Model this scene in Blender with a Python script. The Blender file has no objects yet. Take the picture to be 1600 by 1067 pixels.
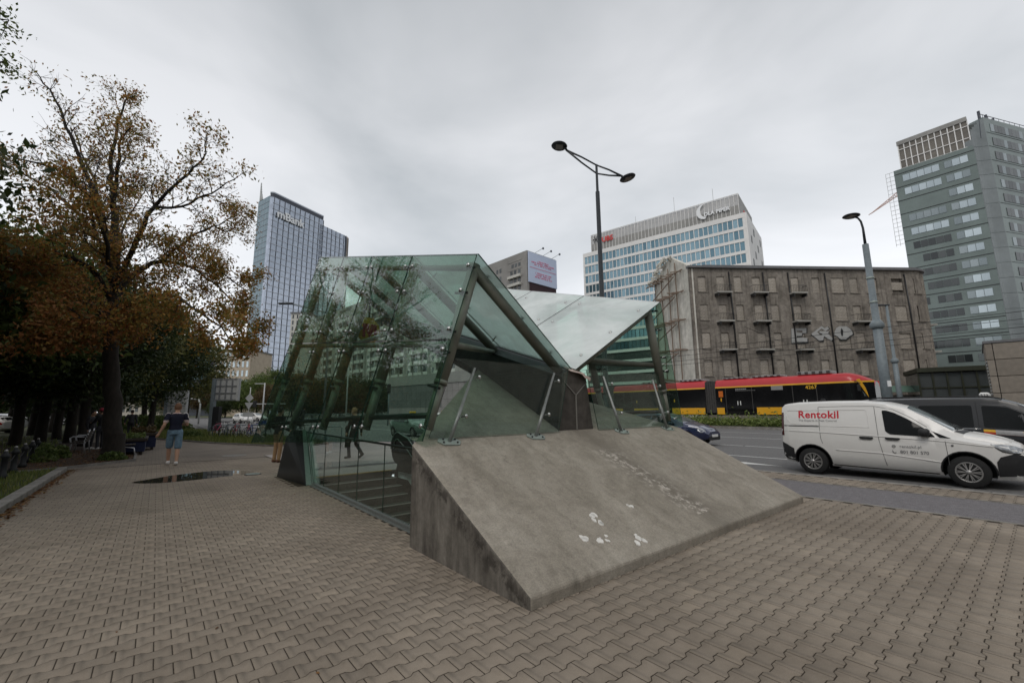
import bpy, bmesh, math, random
import numpy as np
from mathutils import Vector, Matrix
SC = bpy.context.scene
COL = SC.collection
R_ = math.radians

# ------------------------------------------------------------------ camera
FPX, CX, CY = 672.0, 800.0, 533.5          # focal length and centre in photo pixels (1600 x 1067)
PITCH, ROLL, EYE = R_(9.0), R_(0.5), 1.62
_f = np.array([0, math.cos(PITCH), math.sin(PITCH)])
_r0 = np.array([1.0, 0, 0]); _u0 = np.cross(_r0, _f)
CR = math.cos(ROLL) * _r0 - math.sin(ROLL) * _u0
CU = math.sin(ROLL) * _r0 + math.cos(ROLL) * _u0
CAMP = np.array([0, 0, EYE])
cam_d = bpy.data.cameras.new('camera')
cam_d.sensor_width = 36.0
cam_d.lens = 36.0 * FPX / 1600.0
cam_d.clip_start = 0.05
cam_d.clip_end = 5000
cam = bpy.data.objects.new('camera', cam_d)
COL.objects.link(cam)
cam.matrix_world = Matrix(((CR[0], CU[0], -_f[0], 0), (CR[1], CU[1], -_f[1], 0), (CR[2], CU[2], -_f[2], EYE), (0, 0, 0, 1)))
SC.camera = cam

# ------------------------------------------------------------------ world: an overcast sky
world = bpy.data.worlds.new('World')
SC.world = world
world.use_nodes = True
wn = world.node_tree.nodes; wl = world.node_tree.links
for n in list(wn): wn.remove(n)
w_out = wn.new('ShaderNodeOutputWorld')
w_bg = wn.new('ShaderNodeBackground')
w_sky = wn.new('ShaderNodeTexSky'); w_sky.sky_type = 'NISHITA'; w_sky.sun_disc = False
SUN_EL, SUN_AZ = R_(52), R_(205)
w_sky.sun_elevation = SUN_EL; w_sky.sun_rotation = SUN_AZ
w_co = wn.new('ShaderNodeTexCoord')
w_map = wn.new('ShaderNodeMapping'); w_map.inputs['Scale'].default_value = (1.0, 1.0, 2.2)
w_map.inputs['Location'].default_value = (3.1, 0.4, 1.7)
w_n1 = wn.new('ShaderNodeTexNoise'); w_n1.inputs['Scale'].default_value = 1.5; w_n1.inputs['Detail'].default_value = 5; w_n1.inputs['Roughness'].default_value = 0.5
w_n1.inputs['Distortion'].default_value = 0.35
w_cr = wn.new('ShaderNodeValToRGB')
w_cr.color_ramp.elements[0].position = 0.28; w_cr.color_ramp.elements[0].color = (3.9, 4.15, 4.35, 1)
w_cr.color_ramp.elements[1].position = 0.66; w_cr.color_ramp.elements[1].color = (6.5, 6.6, 6.8, 1)
w_sep = wn.new('ShaderNodeSeparateXYZ')
w_el = wn.new('ShaderNodeMapRange')            # cloud deck: brighter near the horizon, greyer overhead
w_el.inputs['From Min'].default_value = 0.0; w_el.inputs['From Max'].default_value = 0.8
w_el.inputs['To Min'].default_value = 1.14; w_el.inputs['To Max'].default_value = 0.64
w_mul = wn.new('ShaderNodeVectorMath'); w_mul.operation = 'SCALE'
w_mix = wn.new('ShaderNodeMix'); w_mix.data_type = 'RGBA'; w_mix.inputs[0].default_value = 0.94
wl.new(w_co.outputs['Generated'], w_map.inputs['Vector'])
wl.new(w_map.outputs['Vector'], w_n1.inputs['Vector'])
wl.new(w_n1.outputs['Fac'], w_cr.inputs['Fac'])
wl.new(w_co.outputs['Generated'], w_sep.inputs['Vector'])
wl.new(w_sep.outputs['Z'], w_el.inputs['Value'])
wl.new(w_cr.outputs['Color'], w_mul.inputs[0])
wl.new(w_el.outputs['Result'], w_mul.inputs['Scale'])
wl.new(w_sky.outputs['Color'], w_mix.inputs[6])
wl.new(w_mul.outputs['Vector'], w_mix.inputs[7])
wl.new(w_mix.outputs[2], w_bg.inputs['Color'])
w_bg.inputs['Strength'].default_value = 0.12
wl.new(w_bg.outputs['Background'], w_out.inputs['Surface'])

sun_d = bpy.data.lights.new('sun', 'SUN'); sun_d.energy = 0.8; sun_d.angle = R_(25); sun_d.color = (1.0, 0.95, 0.88)
sun = bpy.data.objects.new('sun', sun_d); COL.objects.link(sun)
sd = Vector((math.sin(SUN_AZ) * math.cos(SUN_EL), math.cos(SUN_AZ) * math.cos(SUN_EL), math.sin(SUN_EL)))
sun.rotation_euler = (-sd).to_track_quat('-Z', 'Y').to_euler(); sun.location = (0, -10, 40)

SC.view_settings.view_transform = 'Standard'; SC.view_settings.look = 'None'
SC.view_settings.exposure = 0.4; SC.view_settings.gamma = 1.0; SC.view_settings.use_curve_mapping = False
SC.render.engine = 'CYCLES'
SC.cycles.transparent_max_bounces = 32
SC.cycles.max_bounces = 7; SC.cycles.diffuse_bounces = 3; SC.cycles.glossy_bounces = 4; SC.cycles.transmission_bounces = 6
SC.cycles.use_denoising = True
SC.cycles.caustics_reflective = False; SC.cycles.caustics_refractive = False
SC.cycles.sample_clamp_indirect = 6.0
# ------------------------------------------------------------------ geometry of the place
# The pavement, road and entrance share one frame: u to the road, v away along the road, origin at the ramp's front corner.
def pray(x, y): return _f + CR * (x - CX) / FPX - CU * (y - CY) / FPX
def ground_pt(x, y, z=0.0):
    d = pray(x, y); return CAMP + d * ((z - EYE) / d[2])
def at_depth(x, y, Y):
    d = pray(x, y); return CAMP + d * (Y / d[1])
ANG = R_(39.23)
P0 = ground_pt(829, 955)
UU = np.array([math.cos(ANG), math.sin(ANG), 0]); VV = np.array([-math.sin(ANG), math.cos(ANG), 0])
W = 6.322
def to_uv(p):
    d = np.asarray(p, float) - P0; return np.array([d @ UU, d @ VV, p[2]])
def from_uv(u, v, z=0.0): return P0 + UU * u + VV * v + np.array([0, 0, z])
def px_u(x, y, u):
    d = pray(x, y); t = (u - to_uv(CAMP)[0]) / (d @ UU); return to_uv(CAMP + d * t)
def px_v(x, y, v):
    d = pray(x, y); t = (v - to_uv(CAMP)[1]) / (d @ VV); return to_uv(CAMP + d * t)

def tag(o, label=None, cat=None, group=None, kind=None):
    if label: o['label'] = label
    if cat: o['category'] = cat
    if group: o['group'] = group
    if kind: o['kind'] = kind
    return o
def thing(name, label, cat, loc=(0, 0, 0), rz=0.0, group=None):
    o = bpy.data.objects.new(name, None); COL.objects.link(o)
    o.empty_display_size = 0.2
    o.location = loc; o.rotation_euler = (0, 0, rz)
    return tag(o, label, cat, group)
def uv_thing(name, label, cat, u, v, z=0.0, rz=0.0, group=None):
    return thing(name, label, cat, tuple(from_uv(u, v, z)), ANG + rz, group)
_kids = {}
def adopt(child, parent):
    child.parent = parent
    _kids.setdefault(parent.name, []).append(child)
def copy_tree(o, parent=None):
    c = o.copy(); COL.objects.link(c)
    if parent is not None: adopt(c, parent)
    for ch in list(_kids.get(o.name, [])): copy_tree(ch, c)
    return c
def place(o, mesh, name, parent=None, loc=None, rot=None):
    pass

def unit(a):
    a = np.asarray(a, float); n = np.linalg.norm(a); return a / n if n > 1e-12 else a
def frame(d):
    d = unit(d); a = np.array([0, 0, 1.0]) if abs(d[2]) < 0.95 else np.array([1.0, 0, 0])
    x = unit(np.cross(a, d)); return x, np.cross(d, x), d

class MB:
    """collects shapes and links them as ONE mesh object"""
    def __init__(s, off=(0, 0, 0)): s.v = []; s.f = []; s.m = []; s.sm = []; s.off = np.array(off, float)
    def add(s, vs, fs, mi=0, smooth=False):
        b = len(s.v); s.v.extend([np.asarray(p, float) - s.off for p in vs])
        for f in fs: s.f.append([b + i for i in f]); s.m.append(mi); s.sm.append(smooth)
        return s
    def box(s, x0, x1, y0, y1, z0, z1, mi=0):
        if x0 > x1: x0, x1 = x1, x0
        if y0 > y1: y0, y1 = y1, y0
        if z0 > z1: z0, z1 = z1, z0
        vs = [(x0, y0, z0), (x1, y0, z0), (x1, y1, z0), (x0, y1, z0), (x0, y0, z1), (x1, y0, z1), (x1, y1, z1), (x0, y1, z1)]
        return s.add(vs, [(3, 2, 1, 0), (4, 5, 6, 7), (0, 1, 5, 4), (1, 2, 6, 5), (2, 3, 7, 6), (3, 0, 4, 7)], mi)
    def bbox(s, x0, x1, y0, y1, z0, z1, b=0.01, mi=0, smooth=False):
        """box with chamfered edges"""
        bm = bmesh.new(); bmesh.ops.create_cube(bm, size=1)
        for v in bm.verts: v.co = Vector(((x0 + x1) / 2 + v.co.x * (x1 - x0), (y0 + y1) / 2 + v.co.y * (y1 - y0), (z0 + z1) / 2 + v.co.z * (z1 - z0)))
        bmesh.ops.bevel(bm, geom=list(bm.edges), offset=b, segments=1, affect='EDGES', profile=0.5)
        s.bm(bm, mi, smooth); bm.free(); return s
    def bm(s, bm, mi=0, smooth=False):
        bm.verts.ensure_lookup_table(); bm.verts.index_update()
        return s.add([tuple(v.co) for v in bm.verts], [[v.index for v in f.verts] for f in bm.faces], mi, smooth)
    def quadbox(s, a, b, c, d, n, t, mi=0, me=None):
        """a panel: quad a b c d with thickness t along n; edge faces get material me"""
        n = unit(n) * t; P = [np.asarray(p, float) for p in (a, b, c, d)]
        s.add(P + [p + n for p in P], [(3, 2, 1, 0), (4, 5, 6, 7)], mi)
        s.add(P + [p + n for p in P], [(0, 1, 5, 4), (1, 2, 6, 5), (2, 3, 7, 6), (3, 0, 4, 7)], mi if me is None else me)
        return s
    def polybox(s, poly, n, t, mi=0, me=None):
        n = unit(n) * t; P = [np.asarray(p, float) for p in poly]; k = len(P)
        s.add(P + [p + n for p in P], [tuple(range(k))[::-1], tuple(range(k, 2 * k))], mi)
        s.add(P + [p + n for p in P], [(i, (i + 1) % k, k + (i + 1) % k, k + i) for i in range(k)], mi if me is None else me)
        return s
    def bar(s, p, q, w, h, mi=0, up=(0, 0, 1)):
        p = np.asarray(p, float); q = np.asarray(q, float); d = unit(q - p); x = np.cross(d, up)
        if np.linalg.norm(x) < 1e-6: x = np.array([1.0, 0, 0])
        x = unit(x) * w / 2; y = unit(np.cross(x, d)) * h / 2
        vs = [p - x - y, p + x - y, p + x + y, p - x + y, q - x - y, q + x - y, q + x + y, q - x + y]
        return s.add(vs, [(3, 2, 1, 0), (4, 5, 6, 7), (0, 1, 5, 4), (1, 2, 6, 5), (2, 3, 7, 6), (3, 0, 4, 7)], mi)
    def tube(s, p, q, r0, r1=None, n=10, mi=0, cap=True):
        return s.ptube([p, q], [r0, r0 if r1 is None else r1], n, mi, cap)
    def ptube(s, pts, rs, n=8, mi=0, cap=True):
        pts = [np.asarray(p, float) for p in pts]; k = len(pts)
        if np.isscalar(rs): rs = [rs] * k
        vs = []; X = None
        for i, p in enumerate(pts):
            d = unit(pts[min(i + 1, k - 1)] - pts[max(i - 1, 0)])
            if X is None: X, Y, _ = frame(d)
            else:
                X = X - d * (X @ d); X = unit(X) if np.linalg.norm(X) > 1e-6 else frame(d)[0]
                Y = np.cross(d, X)
            for j in range(n):
                a = 2 * math.pi * j / n; vs.append(p + (X * math.cos(a) + Y * math.sin(a)) * rs[i])
        fs = [(i * n + j, i * n + (j + 1) % n, (i + 1) * n + (j + 1) % n, (i + 1) * n + j) for i in range(k - 1) for j in range(n)]
        s.add(vs, fs, mi, True)
        if cap:
            b = len(s.v) - len(vs)
            s.f.append([b + j for j in range(n)][::-1]); s.m.append(mi); s.sm.append(False)
            s.f.append([b + (k - 1) * n + j for j in range(n)]); s.m.append(mi); s.sm.append(False)
        return s
    def lathe(s, prof, c=(0, 0, 0), d=(0, 0, 1), n=16, mi=0, smooth=True, cap=True):
        """prof: list of (radius, height) along axis d from c"""
        X, Y, D = frame(d); c = np.asarray(c, float); vs = []
        for r, h in prof:
            for j in range(n):
                a = 2 * math.pi * j / n; vs.append(c + D * h + (X * math.cos(a) + Y * math.sin(a)) * r)
        k = len(prof)
        fs = [(i * n + j, i * n + (j + 1) % n, (i + 1) * n + (j + 1) % n, (i + 1) * n + j) for i in range(k - 1) for j in range(n)]
        s.add(vs, fs, mi, smooth); b = len(s.v) - len(vs)
        if cap:
            if prof[0][0] > 1e-5: s.f.append([b + j for j in range(n)][::-1]); s.m.append(mi); s.sm.append(False)
            if prof[-1][0] > 1e-5: s.f.append([b + (k - 1) * n + j for j in range(n)]); s.m.append(mi); s.sm.append(False)
        return s
    def ball(s, c, r, n=10, m=6, mi=0, sc=(1, 1, 1)):
        c = np.asarray(c, float); vs = []
        for i in range(m + 1):
            t = math.pi * i / m
            for j in range(n):
                a = 2 * math.pi * j / n; vs.append(c + np.array([math.sin(t) * math.cos(a) * sc[0], math.sin(t) * math.sin(a) * sc[1], math.cos(t) * sc[2]]) * r)
        fs = [((i + 1) * n + j, (i + 1) * n + (j + 1) % n, i * n + (j + 1) % n, i * n + j) for i in range(m) for j in range(n)]
        return s.add(vs, fs, mi, True)
    def prism(s, poly, ax, ay, o, ext, mi=0):
        """2D polygon in axes ax, ay at o, extruded by vector ext"""
        ax, ay, o, ext = (np.asarray(q, float) for q in (ax, ay, o, ext)); k = len(poly)
        P = [o + ax * a + ay * b for a, b in poly]
        return s.add(P + [p + ext for p in P], [tuple(range(k))[::-1], tuple(range(k, 2 * k))] + [(i, (i + 1) % k, k + (i + 1) % k, k + i) for i in range(k)], mi)
    def mesh(s, name, mats):
        me = bpy.data.meshes.new(name)
        me.from_pydata([tuple(p) for p in s.v], [], s.f)
        for m in (mats if isinstance(mats, (list, tuple)) else [mats]): me.materials.append(m)
        me.polygons.foreach_set('material_index', s.m)
        me.polygons.foreach_set('use_smooth', s.sm)
        me.update(); return me
    def build(s, name, mats, parent=None, loc=None, fix=True):
        me = s.mesh(name, mats)
        if fix:
            bm = bmesh.new(); bm.from_mesh(me); bmesh.ops.recalc_face_normals(bm, faces=bm.faces); bm.to_mesh(me); bm.free()
        return link(name, me, parent, loc)
def link(name, me, parent=None, loc=None, rot=None, scale=None):
    o = bpy.data.objects.new(name, me); COL.objects.link(o)
    if parent is not None: adopt(o, parent)
    if loc is not None: o.location = loc
    if rot is not None: o.rotation_euler = rot
    if scale is not None: o.scale = scale
    return o
def structure(name, mb, m, parent=None, rz=None, loc=None):
    o = mb.build(name, m, parent)
    o['kind'] = 'structure'
    if rz is not None: o.rotation_euler = (0, 0, rz)
    if loc is not None: o.location = loc
    return o
def uv_place(o, u=0, v=0, z=0):
    o.location = tuple(from_uv(u, v, z)); o.rotation_euler = (0, 0, ANG); return o
def np_mesh(name, V, F, mats, smooth=False):
    """V (n,3), F (m,k) arrays"""
    me = bpy.data.meshes.new(name); V = np.ascontiguousarray(V, dtype=np.float32); F = np.ascontiguousarray(F, dtype=np.int32)
    k = F.shape[1]
    me.vertices.add(len(V)); me.vertices.foreach_set('co', V.ravel())
    me.loops.add(F.size); me.loops.foreach_set('vertex_index', F.ravel())
    me.polygons.add(len(F)); me.polygons.foreach_set('loop_start', np.arange(0, F.size, k, dtype=np.int32))
    try: me.polygons.foreach_set('loop_total', np.full(len(F), k, dtype=np.int32))
    except Exception: pass
    for m in (mats if isinstance(mats, (list, tuple)) else [mats]): me.materials.append(m)
    me.update(calc_edges=True); me.validate()
    return me
_fonts = {}
def text_mesh(txt, size, mat_, extrude=0.0, bold=0.0, space=1.0, align='LEFT'):
    """lettering as a mesh lying in x (along), y (up)"""
    cu = bpy.data.curves.new('lettering', 'FONT'); cu.body = txt; cu.size = size; cu.extrude = extrude; cu.offset = bold
    cu.space_character = space; cu.align_x = align; cu.resolution_u = 3
    o = bpy.data.objects.new('lettering', cu); COL.objects.link(o)
    dg = bpy.context.evaluated_depsgraph_get()
    me = bpy.data.meshes.new_from_object(o.evaluated_get(dg))
    bpy.data.objects.remove(o); bpy.data.curves.remove(cu)
    me.materials.clear(); me.materials.append(mat_)
    return me
def text_on(name, txt, size, mat_, parent, o, ax, ay, extrude=0.0, bold=0.0, space=1.0, align='LEFT'):
    """lettering with its own x along ax and y along ay, from point o (parent's coordinates)"""
    me = text_mesh(txt, size, mat_, extrude, bold, space, align)
    ax = unit(ax); ay = unit(ay); nz = np.cross(ax, ay)
    M = Matrix(((ax[0], ay[0], nz[0], o[0]), (ax[1], ay[1], nz[1], o[1]), (ax[2], ay[2], nz[2], o[2]), (0, 0, 0, 1)))
    me.transform(M); return link(name, me, parent)
rng = random.Random(7)
# ------------------------------------------------------------------ materials
def sock(n, *names):
    for k in names:
        if k in n.inputs: return n.inputs[k]
class NT:
    def __init__(s, name):
        s.m = bpy.data.materials.new(name); s.m.use_nodes = True
        s.n = s.m.node_tree.nodes; s.l = s.m.node_tree.links
        s.bsdf = s.n['Principled BSDF']; s.out = s.n['Material Output']
    def new(s, t, **kw):
        n = s.n.new(t)
        for k, v in kw.items(): setattr(n, k, v)
        return n
    def noise(s, vec, scale, detail=4, rough=0.55, dist=0.0):
        n = s.new('ShaderNodeTexNoise'); n.inputs['Scale'].default_value = scale; n.inputs['Detail'].default_value = detail
        n.inputs['Roughness'].default_value = rough; n.inputs['Distortion'].default_value = dist
        if vec is not None: s.l.new(vec, n.inputs['Vector'])
        return n.outputs['Fac']
    def ramp(s, fac, stops):
        n = s.new('ShaderNodeValToRGB'); e = n.color_ramp.elements
        while len(e) < len(stops): e.new(0.5)
        for i, (p, c) in enumerate(stops):
            e[i].position = p; e[i].color = c if len(c) == 4 else (*c, 1)
        s.l.new(fac, n.inputs['Fac']); return n.outputs['Color']
    def math(s, op, a, b=None, clamp=False):
        n = s.new('ShaderNodeMath', operation=op); n.use_clamp = clamp
        for i, q in enumerate((a, b)):
            if q is None: continue
            if isinstance(q, (int, float)): n.inputs[i].default_value = q
            else: s.l.new(q, n.inputs[i])
        return n.outputs[0]
    def mix(s, fac, a, b, mode='MIX'):
        n = s.new('ShaderNodeMix', data_type='RGBA', blend_type=mode)
        for i, q in ((0, fac), (6, a), (7, b)):
            if isinstance(q, (int, float)): n.inputs[i].default_value = q
            elif isinstance(q, (tuple, list)): n.inputs[i].default_value = q if len(q) == 4 else (*q, 1)
            else: s.l.new(q, n.inputs[i])
        return n.outputs[2]
    def coord(s, kind='Object'): return s.new('ShaderNodeTexCoord').outputs[kind]
    def mapped(s, vec, scale=(1, 1, 1), loc=(0, 0, 0), rot=(0, 0, 0)):
        n = s.new('ShaderNodeMapping'); n.inputs['Scale'].default_value = scale; n.inputs['Location'].default_value = loc; n.inputs['Rotation'].default_value = rot
        s.l.new(vec, n.inputs['Vector']); return n.outputs['Vector']
    def col(s, c):
        if isinstance(c, (tuple, list)): s.bsdf.inputs['Base Color'].default_value = (*c[:3], 1)
        else: s.l.new(c, s.bsdf.inputs['Base Color'])
    def bump(s, h, strength=0.3, dist=0.01):
        n = s.new('ShaderNodeBump'); n.inputs['Strength'].default_value = strength; n.inputs['Distance'].default_value = dist
        s.l.new(h, n.inputs['Height']); s.l.new(n.outputs['Normal'], s.bsdf.inputs['Normal'])
    def set(s, rough=None, metal=None, spec=None, coat=None):
        b = s.bsdf.inputs
        if rough is not None: b['Roughness'].default_value = rough
        if metal is not None: b['Metallic'].default_value = metal
        if spec is not None: b['Specular IOR Level'].default_value = spec
        if coat is not None: b['Coat Weight'].default_value = coat; b['Coat Roughness'].default_value = 0.05
        return s
    def island(s):
        g = s.new('ShaderNodeNewGeometry').outputs['Random Per Island']
        o = s.new('ShaderNodeObjectInfo').outputs['Random']
        return s.math('FRACT', s.math('ADD', g, o))
def pm(name, base, var=0.18, scale=4.0, rough=0.6, metal=0.0, spec=0.4, bump=0.0, bscale=None, big=0.0, rnd=0.0, coat=None, stretch=(1, 1, 1)):
    """plain procedural material: base colour with grain, large blotches and piece-to-piece variation"""
    t = NT(name); v = t.mapped(t.coord(), stretch); f = t.noise(v, scale, 5, 0.6)
    lo = tuple(c * (1 - var) for c in base); hi = tuple(min(1, c * (1 + var)) for c in base)
    c = t.ramp(f, [(0.3, lo), (0.7, hi)])
    if big:
        g = t.noise(v, scale * 0.13, 3, 0.5)
        k = t.ramp(g, [(0.3, (1 - big,) * 3), (0.7, (1 + big * 0.3,) * 3)]); c = t.mix(1.0, c, k, 'MULTIPLY')
    if rnd:
        k = t.ramp(t.island(), [(0, (1 - rnd,) * 3), (1, (1 + rnd,) * 3)]); c = t.mix(1.0, c, k, 'MULTIPLY')
    t.col(c); t.set(rough, metal, spec, coat)
    if bump: t.bump(t.noise(v, bscale or scale * 4, 4, 0.6), bump, 0.01)
    return t.m
M = {}
def glass(name, tint, film=0.0, filmcol=(0.75, 0.82, 0.8), rough=0.0, refl=1.0, lo=None, hi=None):
    """thin architectural glass: tinted see-through sheet, mirror at grazing angles, an uneven film of dust"""
    t = NT(name); t.n.remove(t.bsdf)
    tr = t.new('ShaderNodeBsdfTransparent'); tr.inputs['Color'].default_value = (*tint, 1)
    gl = t.new('ShaderNodeBsdfGlossy'); gl.inputs['Roughness'].default_value = rough; gl.inputs['Color'].default_value = (refl, refl, refl, 1)
    fr = t.new('ShaderNodeFresnel'); fr.inputs['IOR'].default_value = 1.5
    # the same reflectance whichever side of the sheet is met
    bf = t.new('ShaderNodeNewGeometry').outputs['Backfacing']
    t.l.new(t.math('SUBTRACT', 1.5, t.math('MULTIPLY', bf, 1.5 - 1 / 1.5)), fr.inputs['IOR'])
    mx = t.new('ShaderNodeMixShader'); t.l.new(fr.outputs[0], mx.inputs[0]); t.l.new(tr.outputs[0], mx.inputs[1]); t.l.new(gl.outputs[0], mx.inputs[2])
    res = mx.outputs[0]
    if film:
        df = t.new('ShaderNodeBsdfDiffuse'); df.inputs['Color'].default_value = (*filmcol, 1)
        tl = t.new('ShaderNodeBsdfTranslucent'); tl.inputs['Color'].default_value = (*filmcol, 1)
        a = t.new('ShaderNodeMixShader'); a.inputs[0].default_value = 0.25; t.l.new(df.outputs[0], a.inputs[1]); t.l.new(tl.outputs[0], a.inputs[2])
        v = t.coord(); n1 = t.noise(v, 0.9, 4, 0.6, 0.4)
        k = t.math('MULTIPLY', t.ramp(n1, [(0.25, (0.55,) * 3), (0.75, (1.35,) * 3)]), film)
        b = t.new('ShaderNodeMixShader'); t.l.new(k, b.inputs[0]); t.l.new(res, b.inputs[1]); t.l.new(a.outputs[0], b.inputs[2]); res = b.outputs[0]
    t.l.new(res, t.out.inputs['Surface']); return t.m

# paving
def paver_mat():
    t = NT('paver_concrete'); v = t.coord('Object')
    w = t.new('ShaderNodeNewGeometry').outputs['Position']
    fine = t.noise(w, 160, 3, 0.7); mid = t.noise(w, 9, 4, 0.6); big = t.noise(w, 0.55, 4, 0.55, 0.5)
    c = t.ramp(mid, [(0.25, (0.225, 0.192, 0.154)), (0.75, (0.275, 0.236, 0.192))])
    c = t.mix(1.0, c, t.ramp(t.island(), [(0, (0.90, 0.90, 0.90)), (0.9, (1.05, 1.045, 1.04)), (1, (1.13, 1.12, 1.1))]), 'MULTIPLY')
    c = t.mix(1.0, c, t.ramp(big, [(0.3, (0.78, 0.76, 0.74)), (0.62, (1.07, 1.06, 1.05))]), 'MULTIPLY')
    c = t.mix(1.0, c, t.ramp(fine, [(0.3, (0.84,) * 3), (0.7, (1.14,) * 3)]), 'MULTIPLY')
    sp = t.noise(w, 3.1, 5, 0.75); c = t.mix(t.ramp(sp, [(0.66, (0,) * 3), (0.74, (0.5,) * 3)]), c, (0.075, 0.064, 0.055))
    t.col(c); t.set(0.82, 0, 0.25)
    t.bump(t.noise(w, 210, 3, 0.7), 0.35, 0.004); return t.m
M['paver'] = paver_mat()
M['joint'] = pm('joint_sand', (0.05, 0.041, 0.032), 0.4, 30, 0.95, spec=0.1)
def far_paving():
    t = NT('far_paving'); w = t.coord('Object')
    b = t.new('ShaderNodeTexBrick'); t.l.new(w, b.inputs['Vector'])
    b.inputs['Scale'].default_value = 1.0; b.inputs['Brick Width'].default_value = 0.2; b.inputs['Row Height'].default_value = 0.14
    b.inputs['Mortar Size'].default_value = 0.006; b.inputs['Color1'].default_value = (0.195, 0.163, 0.132, 1); b.inputs['Color2'].default_value = (0.225, 0.19, 0.155, 1)
    b.inputs['Mortar'].default_value = (0.11, 0.094, 0.077, 1)
    big = t.noise(w, 0.5, 4, 0.55, 0.5)
    c = t.mix(1.0, b.outputs['Color'], t.ramp(big, [(0.3, (0.8,) * 3), (0.65, (1.07,) * 3)]), 'MULTIPLY')
    t.col(c); t.set(0.85, 0, 0.25); return t.m
M['far_paving'] = far_paving()
M['asphalt'] = pm('asphalt', (0.15, 0.147, 0.145), 0.3, 90, 0.85, spec=0.3, bump=0.25, bscale=160, big=0.25)
M['path_asphalt'] = pm('path_asphalt', (0.165, 0.155, 0.16), 0.5, 70, 0.9, spec=0.25, bump=0.3, bscale=120, big=0.2)
M['line_white'] = pm('road_paint', (0.62, 0.62, 0.6), 0.25, 14, 0.7, big=0.2)
M['kerb'] = pm('kerb_stone', (0.23, 0.215, 0.195), 0.22, 25, 0.85, bump=0.2, big=0.3, rnd=0.12)
M['granite'] = pm('granite_slab', (0.33, 0.29, 0.27), 0.14, 40, 0.6, rnd=0.1)
M['granite_dark'] = pm('dark_granite', (0.008, 0.009, 0.009), 0.5, 60, 0.35, spec=0.25)
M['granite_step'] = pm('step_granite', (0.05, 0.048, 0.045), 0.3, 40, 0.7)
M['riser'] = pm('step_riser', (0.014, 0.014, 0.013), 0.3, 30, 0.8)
M['yellow_line'] = pm('worn_yellow_paint', (0.42, 0.24, 0.03), 0.35, 30, 0.7)
M['soil'] = pm('soil_and_leaves', (0.035, 0.022, 0.014), 0.5, 20, 0.95, bump=0.5, bscale=40)
M['lawn'] = pm('lawn_earth', (0.045, 0.05, 0.02), 0.4, 12, 0.95, bump=0.4, bscale=30, big=0.3)
def concrete_mat():
    t = NT('weathered_concrete'); v = t.coord('Object')
    a = t.noise(v, 1.6, 6, 0.62, 0.8); b = t.noise(v, 11.0, 7, 0.72, 0.6); f = t.noise(v, 60, 4, 0.7)
    c = t.ramp(a, [(0.24, (0.2, 0.178, 0.144)), (0.48, (0.272, 0.244, 0.202)), (0.74, (0.342, 0.312, 0.264))])
    c = t.mix(1.0, c, t.ramp(b, [(0.26, (0.76, 0.75, 0.74)), (0.5, (1,) * 3), (0.76, (1.16, 1.155, 1.14))]), 'MULTIPLY')
    c = t.mix(1.0, c, t.ramp(f, [(0.3, (0.78,) * 3), (0.7, (1.18,) * 3)]), 'MULTIPLY')
    # run-off streaks down the slope (the slab's own y axis)
    st = t.noise(t.mapped(v, (9.0, 0.55, 0.55)), 1.0, 5, 0.65, 0.25)
    c = t.mix(1.0, c, t.ramp(st, [(0.3, (0.88, 0.875, 0.86)), (0.52, (1.0,) * 3), (0.74, (1.06, 1.055, 1.045))]), 'MULTIPLY')
    # dark water marks gathering at spots
    sp = t.noise(v, 3.0, 7, 0.78, 0.3); c = t.mix(t.ramp(sp, [(0.6, (0,) * 3), (0.72, (0.55,) * 3)]), c, (0.085, 0.076, 0.062))
    # a worn pale trail with a dark edge running down from the beam
    sx = t.new('ShaderNodeSeparateXYZ'); t.l.new(v, sx.inputs[0])
    dx = t.math('SUBTRACT', sx.outputs['X'], t.math('ADD', 3.3, t.math('MULTIPLY', t.math('SUBTRACT', sx.outputs['Y'], 1.4), -0.14)))
    wob = t.math('MULTIPLY', t.math('SUBTRACT', t.noise(v, 2.4, 5, 0.7), 0.5), 0.75)
    d1 = t.math('ABSOLUTE', t.math('ADD', dx, wob))
    m1 = t.math('SUBTRACT', 1.0, t.math('MULTIPLY', d1, 1.9), True)
    gate = t.math('MULTIPLY', t.math('GREATER_THAN', sx.outputs['Y'], -0.01), m1)
    c = t.mix(t.math('MULTIPLY', gate, 0.62), c, (0.115, 0.1, 0.08))
    core = t.math('SUBTRACT', 1.0, t.math('MULTIPLY', t.math('ABSOLUTE', t.math('ADD', t.math('ADD', dx, 0.12), wob)), 3.0), True)
    rag = t.ramp(t.noise(v, 11, 6, 0.75), [(0.49, (0,) * 3), (0.6, (1,) * 3)])
    yg = t.math('MULTIPLY', t.math('GREATER_THAN', sx.outputs['Y'], 0.25), t.math('LESS_THAN', sx.outputs['Y'], 1.75))
    c = t.mix(t.math('MULTIPLY', t.math('MULTIPLY', core, rag), t.math('MULTIPLY', yg, 0.95)), c, (0.5, 0.455, 0.4))
    t.col(c); t.set(0.86, 0, 0.25)
    t.bump(t.math('ADD', t.noise(v, 45, 5, 0.7), t.math('MULTIPLY', b, 0.6)), 0.4, 0.008); return t.m
M['concrete'] = concrete_mat()
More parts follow.
